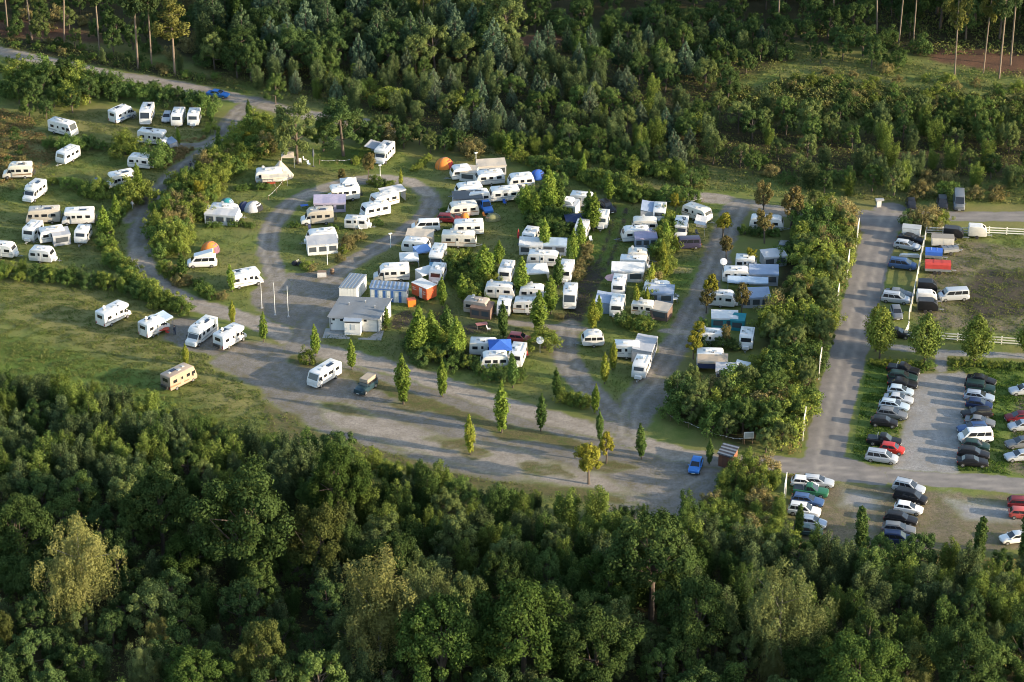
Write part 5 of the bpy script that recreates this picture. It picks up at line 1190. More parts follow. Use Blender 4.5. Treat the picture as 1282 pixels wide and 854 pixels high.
x, y = at(416,340, .4); e = tag(empty('barrel', (x, y, 0)), 'dark brown barrel beside the pale wooden crate', 'barrel')
put('body', MB().rings([[(math.cos(i * math.pi / 6) * r, math.sin(i * math.pi / 6) * r, z) for i in range(12)] for r, z in ((.30, 0), (.38, .35), (.38, .6), (.30, .95))]).mesh('barrel_body', smooth=True), e, WOOD)
for z in (.25, .7): put('hoop', MB().tube((0, 0, z), (0, 0, z + .06), .385, .385, 12).mesh('barrel_hoop'), e, PLASTIC)
for px, py, lb in ((369,330,'dark rubbish bag heap end by the bicycle of the grey awning'), (376,331,'second dark rubbish bag closer to the russet hedge')):
    x, y = at(px, py, .3); rr = [[(math.cos(i * math.pi / 5) * r * (1.15 if i % 3 else .9), math.sin(i * math.pi / 5) * r, z) for i in range(10)] for r, z in ((.35, 0), (.5, .25), (.42, .6), (.12, .82))]
    b = put('rubbish_bag', MB().rings(rr).mesh('rubbish_bag', smooth=True), None, CL['black']); b.location = (x, y, 0); tag(b, lb, 'bag', 'rubbish bags')
# ------------------------------------------------------------------ people
def person(px, py, rz, shirt, trousers, label, stride=.25, hair=(.05, .035, .02)):
    x, y = at(px, py); e = tag(empty('person', (x, y, ground_z(x, y)), rz), label, 'person', 'people on the site')
    s = stride
    J = [(0, 0, .95), (0, 0, 1.15), (.01, 0, 1.35), (.01, 0, 1.46), (.02, 0, 1.54), (.04, 0, 1.66), (.04, 0, 1.755),
         (0, .10, .90), (s * .5, .11, .50), (s * .65, .11, .08), (s * .65 + .16, .12, .04), (0, -.10, .90), (-s * .2, -.11, .50), (-s * .8, -.11, .10), (-s * .8 + .15, -.12, .04),
         (0, .19, 1.40), (-s * .5, .25, 1.14), (-s * .3 + .08, .26, .90), (-s * .3 + .12, .26, .82), (0, -.19, 1.40), (s * .5, -.25, 1.14), (s * .7 + .08, -.26, .92), (s * .7 + .12, -.26, .84)]
    rad = [.14, .13, .15, .10, .055, .095, .075, .10, .07, .05, .045, .10, .07, .05, .045, .07, .05, .035, .035, .07, .05, .035, .035]
    E = [(0, 1), (1, 2), (2, 3), (3, 4), (4, 5), (5, 6), (0, 7), (7, 8), (8, 9), (9, 10), (0, 11), (11, 12), (12, 13), (13, 14), (2, 15), (15, 16), (16, 17), (17, 18), (2, 19), (19, 20), (20, 21), (21, 22)]
    me = bpy.data.meshes.new('person_skeleton'); me.from_pydata(J, E, [])
    o = bpy.data.objects.new('person_build', me); COL.objects.link(o)
    o.modifiers.new('skin', 'SKIN'); sv = me.skin_vertices[0].data
    for i, r in enumerate(rad): sv[i].radius = (r, r * (1.15 if i in (0, 1, 2) else 1))
    sv[0].use_root = True
    o.modifiers.new('sub', 'SUBSURF').levels = 1
    dg = bpy.context.evaluated_depsgraph_get(); body = bpy.data.meshes.new_from_object(o.evaluated_get(dg)); bpy.data.objects.remove(o)
    bm = bmesh.new(); bm.from_mesh(body)
    for k, (hx, hy, hz2, sg) in enumerate(((J[18][0], J[18][1], J[18][2], 1), (J[22][0], J[22][1], J[22][2], -1))):   # five fingers on each hand, bent a little
        for j in range(5):
            L = (.055, .075, .082, .076, .06)[j]; bx = hx + (-.03 + .018 * j if j else .035); tip = Vector((bx + (.05 if j == 0 else .015), hy - sg * .012, hz2 - .02 - L)); a = Vector((bx, hy, hz2 + .0))
            mid = (a + tip) / 2 + Vector((.006, sg * .006, 0)); mb = MB().tube(a, mid, .010, .009, 5).tube(mid, tip, .009, .006, 5)
            vv = [bm.verts.new(v) for v in mb.v]
            for f in mb.f: bm.faces.new([vv[i] for i in f])
    for f in bm.faces: f.smooth = True
    bm.to_mesh(body); bm.free(); body.name = 'person_body'
    skin = paint('skin', (.48, .30, .22), .6, dirt=.05)
    body.materials.clear()
    for m in (shirt, trousers, skin, PLASTIC): body.materials.append(m)
    for p in body.polygons:
        c = p.center; p.material_index = 3 if c.z < .10 else 2 if c.z > 1.50 or (abs(c.y) > .18 and c.z < .98) else 1 if c.z < .98 else 0
    put('body', body, e)
    rr = [[(.03 - .012 + math.cos(i * math.pi / 5) * r - .015, math.sin(i * math.pi / 5) * r * .92, z) for i in range(10)] for r, z in ((.10, 1.64), (.113, 1.72), (.09, 1.79), (.02, 1.815))]
    put('hair', MB().rings(rr).mesh('person_hair', smooth=True), e, paint('hair_%d' % int(hair[0] * 100), hair, .7))
    put('nose', MB().rings([[(.125, -.015, 1.64), (.125, .015, 1.64), (.125, 0, 1.68)], [(.155, -.008, 1.645), (.155, .008, 1.645), (.15, 0, 1.66)]]).mesh('person_nose'), e, skin)
    for sy in (-1, 1): put('eye', MB().box((.122, sy * .035, 1.69), (.02, .025, .014)).mesh('person_eye'), e, PLASTIC); put('ear', MB().box((.03, sy * .10, 1.665), (.04, .022, .06)).mesh('person_ear', bevel=.008, seg=1), e, skin)
    put('mouth', MB().box((.125, 0, 1.605), (.02, .045, .012)).mesh('person_mouth'), e, paint('lips', (.30, .12, .10), .6))
    return e
person(219,419.5, 2.4, paint('dark_jacket', (.03, .035, .05), .8), paint('jeans', (.04, .05, .09), .8), 'person in dark jacket and jeans standing beside the red camping table', .1)
person(236.5,220, 1.2, paint('white_shirt', (.70, .69, .66), .8), paint('light_trousers', (.45, .44, .42), .8), 'person in white shirt walking on the gravel track', .4)
person(239,213, 1.2, paint('dark_shirt', (.05, .05, .07), .8), paint('jeans', (.04, .05, .09), .8), 'person in dark clothes walking ahead on the gravel track', .4)
person(166,262, 1.0, paint('white_shirt', (.70, .69, .66), .8), paint('light_trousers', (.45, .44, .42), .8), 'person in pale clothes by the side lane entrance below the bushes', .25)
# ================================================================== trees: every crown a cloud of single leaves round its limbs
rng = np.random.RandomState(11)
BARK = paint('bark', (.10, .075, .055), .9, dscale=4); BARKP = paint('pine_bark', (.19, .14, .10), .9, dscale=4); BARKB = paint('birch_bark', (.22, .20, .17), .8, dscale=4)
def unit(v): return v / np.maximum(np.linalg.norm(v, axis=-1, keepdims=True), 1e-9)
def rdir(n): return unit(rng.normal(size=(n, 3)))
def leaf_mesh(name, C, N, S, asp=.6):
    n = len(C); N = unit(N); T = unit(np.cross(N, rdir(n))); B = np.cross(N, T); s = S[:, None]
    V = np.stack([C - T * s, C + B * s * asp, C + T * s, C - B * s * asp], 1).reshape(-1, 3)
    me = bpy.data.meshes.new(name); me.vertices.add(4 * n); me.vertices.foreach_set('co', V.astype(np.float32).ravel())
    me.loops.add(4 * n); me.loops.foreach_set('vertex_index', np.arange(4 * n, dtype=np.int32))
    me.polygons.add(n); me.polygons.foreach_set('loop_start', np.arange(0, 4 * n, 4, dtype=np.int32)); me.update(calc_edges=True)
    me.materials.append(None); return me
def clumps(K, rad, per, size, axis_bias=.35, flat=1.0, rn=.65):
    """leaves gathered round clump centres K (k,3)"""
    k = len(K); per = int(per); d = rdir(k * per); ci = np.repeat(np.arange(k), per); rr = np.asarray(rad)[ci] if np.ndim(rad) else np.full(k * per, rad)
    off = d * (rr * (.45 + .6 * rng.rand(k * per)))[:, None]; off[:, 2] *= flat
    C = K[ci] + off; out = C.copy(); out[:, 2] = 0; out = out / (np.abs(out).max() + 1e-6)
    N = d * .6 + out * axis_bias + rng.normal(size=d.shape) * rn * .6 + np.array([0, 0, .28])
    return C, N, size * (.65 + .7 * rng.rand(len(C)))
def limbs(mb, H, top, r, K, n):
    mb.tube((0, 0, -.2), (.02 * H, .01 * H, top * .55), r, r * .72, 7); mb.tube((.02 * H, .01 * H, top * .55), (0, 0, top), r * .72, r * .2, 6)
    for i in rng.choice(len(K), min(n, len(K)), False):
        p = K[i]; z = top * (.35 + .5 * rng.rand()); z = min(z, p[2] * .9); mb.tube((.01 * H, 0, z), tuple(p), r * .34, r * .06, 5)
def t_oak(H, leaf=.15, per=250, kk=84, wide=.36, low=.30):
    d = rdir(kk * 2); d = d[d[:, 2] > -.55][:kk]; ph = rng.uniform(0, 6, 4)
    lob = 1 + .22 * np.sin(3 * np.arctan2(d[:, 1], d[:, 0]) + ph[0]) * np.cos(2.2 * d[:, 2] + ph[1]) + .12 * np.sin(5 * d[:, 0] + ph[2])
    r = lob * (.70 + .34 * rng.rand(len(d))); cz = H * (low + (1 - low) * .5)
    K = d * r[:, None] * np.array([H * wide, H * wide, H * (1 - low) * .5]); K[:, 2] += cz
    rad = H * (.045 + .055 * rng.rand(len(d))); mb = MB(); limbs(mb, H, H * .8, H * .028, K, 14)
    return mb, leafs(K, rad, per, leaf)
def leafs(K, rad, per, leaf, **kw): return clumps(K, rad, per, leaf, **kw)
def t_young(H, leaf=.105, per=84, R=.25, shoots=8):
    Ks = []; rd = []
    for i in range(shoots):
        a = 6.28 * i / shoots + rng.rand(); t = H * (.66 + .30 * rng.rand()) if i else H * .96; lean = R * H * (.35 + .6 * rng.rand()) if i else 0
        m = 11
        for j in range(m):
            u = (j + .6) / m; z = t * (.10 + .90 * u); q = lean * (u ** .7); w = H * R * .50 * (1 - u) ** .45 + H * .020
            Ks.append((math.cos(a) * q + rng.normal() * w * .35, math.sin(a) * q + rng.normal() * w * .35, z)); rd.append(w * (.8 + .4 * rng.rand()) + .08)
    K = np.array(Ks); mb = MB(); limbs(mb, H, H * .85, H * .014, K, 10)
    return mb, clumps(K, np.array(rd), per, leaf, flat=1.25)
def t_pine(H, leaf=.125, per=48):
    Ks = []; rd = []; lv = 11
    for j in range(lv):
        u = j / (lv - 1); z = H * (.10 + .84 * u); r = H * (.20 + .10 * rng.rand()) * (1 - u) ** .60 * min(1, .55 + u * 2.2) + .12; n = max(3, int(8 * (1 - u * .6)))
        for i in range(n):
            a = 6.28 * i / n + j * .7 + rng.rand() * .5
            for f in ((.55, 1.0) if u < .7 else (.8,)):
                Ks.append((math.cos(a) * r * f, math.sin(a) * r * f, z + r * f * .30 + rng.normal() * .08)); rd.append(.16 * r + .13 + .05 * rng.rand())
    Ks.append((0, 0, H * .985)); rd.append(.14); K = np.array(Ks); mb = MB(); mb.tube((0, 0, -.2), (0, 0, H * .97), H * .017, .02, 6)
    for i in range(0, len(K), 6): mb.tube((0, 0, max(.2, K[i][2] - .3)), tuple(K[i]), .035, .012, 4)
    C, N, S = clumps(K, np.array(rd), per, leaf, flat=1.35); N[:, 2] *= .5
    return mb, (C, N, S)
def t_birch(H, leaf=.12, kk=64, R=.24):
    d = rdir(kk * 2); d = d[d[:, 2] > -.5][:kk]; ph = rng.uniform(0, 6, 3); lob = 1 + .30 * np.sin(3 * np.arctan2(d[:, 1], d[:, 0]) + ph[0] + 2 * d[:, 2]) + .16 * np.sin(6 * d[:, 2] + ph[1]); K = d * (lob * (.6 + .4 * rng.rand(len(d))))[:, None] * np.array([H * R, H * R, H * .40]); K[:, 2] += H * .58
    mb = MB(); limbs(mb, H, H * .8, H * .014, K, 10); a = clumps(K, H * .055, 110, leaf)
    st = np.repeat(K, 12, 0) + rng.normal(size=(len(K) * 12, 3)) * np.array([H * .045, H * .045, H * .02]); L = H * (.10 + .20 * rng.rand(len(st))); m = 26
    C = np.repeat(st, m, 0); t = np.tile(np.linspace(0, 1, m), len(st)); C[:, 2] -= t * np.repeat(L, m); C[:, :2] += rng.normal(size=(len(C), 2)) * .09
    return mb, tuple(np.concatenate(q) for q in zip(a, (C, rdir(len(C)) + np.array([0, 0, .2]), leaf * (.45 + .4 * rng.rand(len(C))))))
def t_columnar(H, leaf=.12, R=.12, stem=.10, per=42, levels=22, ex=.75):
    Ks = []; rd = []
    for j in range(levels):
        u = j / (levels - 1); z = H * (stem + (1 - stem) * (.03 + .95 * u)); r = H * R * (math.sin(math.pi * min(1, (u * .86 + .16))) ** ex) * (.62 + .6 * rng.rand()); n = max(2, int(5.5 * r / (H * R)))
        for i in range(n):
            a = 6.28 * i / n + j * 1.3 + rng.rand(); Ks.append((math.cos(a) * r * .62, math.sin(a) * r * .62, z + rng.normal() * .06)); rd.append(r * .42 + .07)
    K = np.array(Ks); mb = MB(); mb.tube((0, 0, -.2), (0, 0, H * .9), H * .018, .015, 7)
    for i in range(0, len(K), 5): mb.tube((0, 0, max(.3, K[i][2] - .5)), tuple(K[i]), .03, .012, 4)
    return mb, clumps(K, np.array(rd), per, leaf, flat=1.3)
def t_shrub(H, leaf=.10, kk=40, per=90, wide=.62):
    d = rdir(kk * 3); d = d[d[:, 2] > -.1][:kk]; ph = rng.uniform(0, 6, 2)
    r = (.55 + .45 * rng.rand(len(d))) * (1 + .25 * np.sin(3 * np.arctan2(d[:, 1], d[:, 0]) + ph[0]))
    K = d * r[:, None] * np.array([H * wide, H * wide, H * .72]); K[:, 2] += H * .22
    mb = MB()
    for i in range(7): p = K[rng.randint(len(K))]; mb.tube((rng.normal() * .08, rng.normal() * .08, -.1), tuple(p), .05, .015, 5)
    return mb, clumps(K, H * (.11 + .09 * rng.rand(len(K))), per, leaf)
def t_tall(H, leaf=.24, per=90):
    kk = 46; u = rng.rand(kk); z = H * (.50 + .48 * u); r = H * .17 * np.sin(math.pi * (.12 + .83 * u)) * np.sqrt(rng.rand(kk)); a = rng.rand(kk) * 6.28
    K = np.stack([np.cos(a) * r, np.sin(a) * r, z], 1); mb = MB(); mb.tube((0, 0, -.3), (.15, 0, H * .55), H * .0095, H * .008, 8); mb.tube((.15, 0, H * .55), (0, .1, H * .95), H * .008, .04, 6)
    for i in range(16): p = K[i]; mb.tube((.1, 0, min(p[2] - .3, H * .9)), tuple(p), .09, .03, 5)
    return mb, clumps(K, H * .045, per, leaf)
# species: builder, height, variants, bark, tints (word, colour, colour)
def B(c, k=1.3): return (c[0] * k * .91, c[1] * k * .98, c[2] * k * .97)
SPEC = {
 'oak_tree': (lambda: t_oak(12.0), 12.0, 5, BARK, [('dark green', (.040,.062,.018), (.062,.085,.026)), ('deep green', (.046,.075,.018), (.074,.105,.026)), ('olive green', (.075,.085,.024), (.105,.110,.034))]),
 'young_tree': (lambda: t_young(7.0), 7.0, 6, BARK, [('grey green', (.060,.080,.030), (.092,.110,.045)), ('dark green', (.042,.066,.018), (.070,.098,.026)), ('yellow green', (.085,.115,.024), (.130,.150,.036))]),
 'pine_tree': (lambda: t_pine(7.5), 7.5, 6, BARK, [('blue green', (.050,.074,.044), (.080,.104,.062)), ('dark green', (.036,.056,.026), (.060,.080,.038)), ('grey green', (.066,.082,.046), (.098,.112,.066))]),
 'birch_tree': (lambda: t_birch(13.0), 13.0, 3, BARKB, [('golden olive', (.150,.142,.044), (.185,.170,.060)), ('pale olive', (.115,.128,.044), (.150,.158,.058))]),
 'columnar_tree': (lambda: t_columnar(6.0), 6.0, 5, BARK, [('fresh green', (.095,.130,.022), (.145,.175,.034)), ('dark green', (.052,.082,.022), (.085,.115,.030)), ('yellowing', (.185,.175,.028), (.140,.160,.028))]),
 'round_tree': (lambda: t_oak(5.0, .10, 110, 44, .22, .24), 5.0, 3, BARK, [('yellowing', (.220,.180,.026), (.150,.150,.026)), ('fresh green', (.085,.115,.022), (.125,.150,.032)), ('orange brown', (.150,.105,.042), (.110,.100,.036))]),
 'street_tree': (lambda: t_columnar(7.0, .13, .24, .20, 70, 20), 7.0, 3, BARK, [('yellow green', (.110,.125,.024), (.160,.165,.036)), ('green', (.080,.105,.022), (.125,.140,.034))]),
 'shrub': (lambda: t_shrub(3.2), 3.2, 5, BARK, [('mid green', (.058,.086,.022), (.090,.120,.030)), ('dark green', (.040,.062,.020), (.066,.090,.026)), ('yellow green', (.100,.120,.024), (.150,.155,.034)), ('russet', (.150,.112,.046), (.105,.100,.038))]),
 'poplar_tree': (lambda: t_columnar(7.0, .12, .115, .06, 60, 24, .38), 7.0, 2, BARK, [('dark green', (.050,.078,.022), (.080,.108,.030))]),
 'broadleaf_tree': (lambda: t_oak(8.0, .125, 170, 66, .33, .10), 8.0, 5, BARK, [('dark green', (.038,.060,.020), (.062,.086,.028)), ('mid green', (.055,.082,.022), (.085,.110,.032)), ('olive', (.082,.100,.032), (.112,.128,.044))]),
 'tall_pine': (lambda: t_tall(22.0), 22.0, 4, BARKP, [('dark', (.038,.056,.022), (.060,.078,.030)), ('golden green', (.110,.105,.028), (.150,.135,.040))]),
}
TREE = {}; GAIN = {'pine_tree': 1.55, 'shrub': 1.6, 'oak_tree': 1.0, 'birch_tree': 1.05, 'young_tree': 1.2, 'broadleaf_tree': 1.35, 'columnar_tree': 1.4, 'street_tree': 1.4, 'tall_pine': 1.1, 'round_tree': 1.15}
for sp, (fn, H0, nv, bark, tints) in SPEC.items():
    vs = []
    for i in range(nv):
        mb, (C, N, S) = fn(); vs.append((mb.mesh(sp + '_trunk', [bark], smooth=True), leaf_mesh(sp + '_crown', C, N, S)))
    TREE[sp] = (H0, vs, [(w, leafmat('leaf_%s_%d' % (sp, k), B(a, GAIN.get(sp, 1.25)), B(b, GAIN.get(sp, 1.25)), .22, .22 if sp == 'birch_tree' else .5)) for k, (w, a, b) in enumerate(tints)])
CATN = {'shrub': 'shrub'}
PLACED = []
def tree(sp, x, y, h, label, group=None, tint=0, name=None, fat=1.0):
    H0, vs, ts = TREE[sp]; tr, cr = vs[rng.randint(len(vs))]; e = empty(name or sp, (x, y, ground_z(x, y)), rng.rand() * 6.28); s = h / H0
    e.scale = (s * fat * rng.uniform(.92, 1.08), s * fat * rng.uniform(.92, 1.08), s); e.rotation_euler = (rng.normal() * .03, rng.normal() * .03, rng.rand() * 6.28); tag(e, label, 'shrub' if sp == 'shrub' else 'tree', group)
    put('trunk' if sp != 'shrub' else 'stem', tr, e); put('crown', cr, e, ts[tint % len(ts)][1]); PLACED.append((x, y)); return e
def tree_px(sp, bx, by, ty, label, group=None, tint=0, fat=1.0, name=None):
    x, y = at(bx, by); s = scale_at(by); el = math.atan2(CAMH, y); h = (by - ty) / (s * math.cos(el)) * .97
    return tree(sp, x, y, h, label, group, tint, name, fat)

# ------------------------------------------------------------------ single trees of the camp: kind, foot x, foot y, top y, tint, label
GT = 'slim trees of the campsite'
for bx, by, ty, ti, sp, fat, lab in (
 (396,446,405,0,'columnar_tree',1,'slim green tree behind the coach like motorhome by the gravel road'), (386,456,434,2,'shrub',.75,'yellow green bush at the tail of the coach like motorhome'), (441,463,423,0,'columnar_tree',1,'slim green tree between the gravel road and the coach like motorhome'),
 (505,506,441,0,'columnar_tree',1.1,'tallest slim green tree in the gravel lot next to the off-roader with roof tent'), (330,428,390,0,'columnar_tree',1,'slim tree on the road edge beside the white masts'), (554,497,449,0,'columnar_tree',1,'slim green tree second after the off-roader along the gravel road'),
 (589,569,518,2,'columnar_tree',1,'yellowing slim tree alone in the middle of the gravel lot'), (628,542,475,0,'columnar_tree',1,'bushy based slim tree on the gravel strip below the blue pavilion'), (677,540,492,1,'columnar_tree',1,'thin dull tree with bare foot on the gravel strip'),
 (697,501,461,1,'columnar_tree',1,'slim dark tree beside the low shrubs at the end of the gravel road'), (745,518,479,0,'columnar_tree',1,'slim tree at the mouth of the bending track'), (751,552,511,1,'columnar_tree',.9,'dark thin tree right behind the round yellow tree'),
 (759,580,541,0,'round_tree',1,'round yellow tree with short stem behind the bigger yellow tree'), (737,606,557,0,'round_tree',1.1,'bigger round yellow tree with a bare stem at the lot edge'), (803,575,528,1,'columnar_tree',1,'slim dark green tree standing alone near the entrance road'),
 (642,486,443,1,'columnar_tree',1.1,'dark slim tree in front of the caravan on the sunny side of the blue pavilion'), (757,481,440,2,'columnar_tree',1,'yellowing slim tree on the lawn near the caravan with the hitch'), (575,449,400,0,'columnar_tree',1.1,'slim green tree behind the blue pavilion caravans'),
 (767,463,426,2,'columnar_tree',1,'pale yellowing slim tree above the lawn near the little round caravan'), (608,353,305,0,'columnar_tree',1.7,'full green tree beside the beige static caravan'), (624,331,300,0,'columnar_tree',1.6,'full green tree behind the full one by the static caravan'),
 (652,371,321,0,'columnar_tree',1.3,'dense green columnar tree beside the end wall caravan'), (689,393,342,0,'columnar_tree',1.3,'dense green columnar tree below the white pavilion'), (674,416,363,0,'columnar_tree',1.4,'broad green columnar tree before the rounded nose caravan'),
 (630,423,376,1,'columnar_tree',1,'slim tree by the brown awning and faded red table'), (699,360,319,1,'columnar_tree',1.2,'green columnar tree right in front of the long three hatch caravan'), (714,331,300,1,'columnar_tree',1.1,'columnar tree above the russet bush beside the muddy track'),
 (728,313,272,0,'columnar_tree',1.1,'slim tree hiding the rounded white caravan by the navy canopy'), (742,412,374,2,'columnar_tree',1.4,'bright yellow tree by the muddy track junction'), (750,404,369,0,'columnar_tree',1,'green slim tree tight behind the bright yellow one'),
 (682,315,270,0,'columnar_tree',1.2,'columnar tree behind the small caravan with tent'), (571,450,396,0,'columnar_tree',1.3,'tall green tree in the dense clump below the static caravan'), (743,289,240,0,'columnar_tree',1.3,'dense pair tree in front of the bright ended caravan'),
 (716,330,286,0,'columnar_tree',1.1,'slim tree at the end of the pale blue awning'), (763,253,216,0,'columnar_tree',1.2,'columnar tree by the black car at the track head'), (736,285,238,1,'columnar_tree',1.2,'second of the dense pair of trees beside the navy canopy'),
 (689,272,206,0,'columnar_tree',1.25,'tallest columnar tree beside the boxy front caravan'), (659,273,231,0,'columnar_tree',1.5,'broad green tree covering the end of the long boxy caravan'), (700,268,222,1,'columnar_tree',1.3,'dark columnar tree next to the tallest one'), (670,280,240,0,'columnar_tree',1.4,'green columnar tree between the long boxy caravan and the lamp post'),
 (195,281,252,1,'columnar_tree',1,'slim dark tree on the track edge near the small side lane'), (227,240,210,1,'columnar_tree',1,'slim dark tree beside the two people walking'), (225,181,158,0,'columnar_tree',1,'slim tree at the nose of the folding trailer'), (275,196,161,1,'columnar_tree',1,'slim dark tree where the track meets the round bushes'),
 (265,154,126,1,'columnar_tree',1.3,'broad dark slim tree beside the smallest caravan of the upper hedge'), (146,275,243,0,'columnar_tree',1.2,'slim tree at the head of the terrace tree row'), (131,298,257,0,'columnar_tree',1.4,'yellow green tree in the terrace tree row by the small rounded caravan'),
 (174,240,203,0,'columnar_tree',1.2,'slim tree in front of the pale blue sided motorhome'), (313,154,125,1,'columnar_tree',1.1,'slim dark tree at the road bend of the upper gravel road'), (291,406,375,2,'columnar_tree',1,'yellowing slim tree behind the motorhomes of the gravel lot'),
 (291,366,331,0,'columnar_tree',1.1,'slim tree at the cab of the motorhome with many hatches'), (233,458,429,2,'columnar_tree',1.1,'small yellow tree between the solar panel motorhome and the tan one'), (228,352,316,1,'columnar_tree',1.3,'slim dark tree in the belt below the camper van'),
 (523,446,381,0,'columnar_tree',1.3,'tall bright tree in front of the dark mat by the sanitary building'), (554,385,345,0,'columnar_tree',1.2,'columnar tree in front of the orange red trailer'), (580,378,341,0,'columnar_tree',1.4,'leafy green tree beside the orange red trailer'), (560,428,381,1,'columnar_tree',1.3,'dark columnar tree deep in the clump below the static caravan'), (540,440,388,0,'columnar_tree',1.6,'bushy bright tree in the middle of the clump below the static caravan'),
 (512,448,412,1,'columnar_tree',1,'small dark tree with dry earth at its foot'), (577,448,403,0,'columnar_tree',1.1,'bright slim tree at the dark lane behind the blue pavilion'), (485,411,384,0,'columnar_tree',1.1,'small bright tree at the corner wall of the sanitary building'),
 (640,466,440,1,'columnar_tree',1.0,'small dark tree covering the sunny side caravan of the blue pavilion'), (636,196,168,0,'columnar_tree',1.8,'broad tree above the grey beige domed awning'),
 (1101,449,383,0,'street_tree',1.05,'leafy roadside tree nearest the asphalt road'), (1096,440,380,0,'street_tree',1.0,'leafy roadside tree behind its twin at the asphalt road'), (1157,455,390,1,'street_tree',1.15,'leafy tree at the head of the gravel car park by the hedge gap'), (1219,458,393,1,'street_tree',1.2,'leafy tree above the far row of parked cars'), (1287,448,390,1,'street_tree',1.1,'leafy tree cut by the frame edge at the paddock path'),
 (1079,687,631,0,'poplar_tree',1.15,'slim dark poplar in the middle of the dirt car park'), (999,672,630,0,'poplar_tree',1.0,'slim dark poplar in front of the white parked car'), (1223,703,645,0,'poplar_tree',1.15,'lone slim poplar near the white hatchback of the dirt car park'), (1284,700,632,0,'poplar_tree',1.1,'slim poplar cut by the frame edge'),
 (888,581,548,1,'columnar_tree',1.0,'slim tree between the bright blue car and the wooden shed'),
 (905,300,262,0,'round_tree',1.0,'yellow green tree at the head of the western gravel track'), (909,326,295,2,'round_tree',.9,'orange brown small tree beside the disc lamp'), (940,334,308,0,'round_tree',1.0,'yellow tree beside the tiny white caravan'), (890,380,344,0,'round_tree',1.1,'yellow tree on the track verge beside the rounded caravan end'), (884,392,362,2,'round_tree',1.1,'orange yellow tree below the yellow one on the track verge'),
 (868,450,418,0,'round_tree',1.1,'bright yellow tree with thin stems beside the tan awning'), (875,432,405,0,'round_tree',1.1,'bright yellow tree behind the one with thin stems'), (957,305,259,2,'round_tree',.8,'thin reddish tree in front of the long domed roof caravan'), (928,396,355,2,'round_tree',.8,'thin orange leaved tree in front of the grey awning with dark front'), (907,435,408,2,'round_tree',.9,'thin yellow brown tree between the teal tent and the covered caravan'),
 (848,258,246,0,'shrub',.8,'small yellow tree by the rope under the hedge'), (846,268,243,0,'round_tree',.9,'yellow tree above the cream caravan at the track head'), (955,272,229,2,'round_tree',1.0,'brown leaved tree at the end of the upper gravel road'), (990,285,234,2,'round_tree',1.1,'brown topped tree at the upper corner of the shrub belt'),
 (428,232,212,2,'round_tree',1.0,'reddish shrub like tree at the loop corner'), (461,225,190,2,'round_tree',.8,'thin brown tree in front of the motorhome in the trees'), (502,236,210,2,'columnar_tree',.8,'thin brown columnar tree by the flat pale awning roof')):
    tree_px(sp, bx, by, ty, lab, GT, ti, fat)
# ------------------------------------------------------------------ big trees of the two woods one can pick out
GB = 'big trees of the near wood'
for bx, by, ty, ti, sp, fat, lab in (
 (108,790,650,0,'birch_tree',1.0,'drooping golden birch standing out of the dark lower corner of the near wood'), (480,850,700,0,'birch_tree',1.0,'drooping golden birch in front of the big oak at the lower middle'), (530,845,712,1,'birch_tree',.9,'pale brownish birch crown beside the golden birch at the lower middle'), (978,845,712,1,'birch_tree',1.1,'wide olive birch below the dirt car park'),
 (315,735,600,0,'oak_tree',1.0,'broad dark oak in the heart of the near wood'), (405,745,640,2,'oak_tree',.8,'olive crowned oak between the broad dark oak and the gravel lot'), (555,880,760,1,'oak_tree',.95,'deep green oak beside the golden birch at the lower middle'), (655,880,745,1,'oak_tree',1.0,'bright lit oak in the lower middle of the near wood'),
 (815,775,655,0,'oak_tree',1.05,'broad dark oak below the site entrance'), (870,840,735,0,'oak_tree',.9,'dark oak below the broad oak of the entrance'), (205,700,595,0,'oak_tree',.9,'dark oak behind the golden birch of the corner'), (30,735,625,0,'oak_tree',.85,'dark oak at the frame edge of the near wood'), (745,885,775,0,'oak_tree',.9,'shaded oak near the lower frame edge in the middle'),
 (1070,915,805,1,'oak_tree',.95,'oak rising from the lower frame edge beside the olive birch'), (335,880,785,2,'oak_tree',.75,'olive crowned tree at the lower frame edge beneath the broad dark oak'), (1195,890,790,0,'oak_tree',.9,'dark oak in the lower corner under the dirt car park'), (425,665,565,1,'oak_tree',.8,'tall leafy tree where the gravel lot meets the near wood')):
    tree_px(sp, bx, by, ty, lab, GB, ti, fat)
GK = 'tall trees along the upper edge'
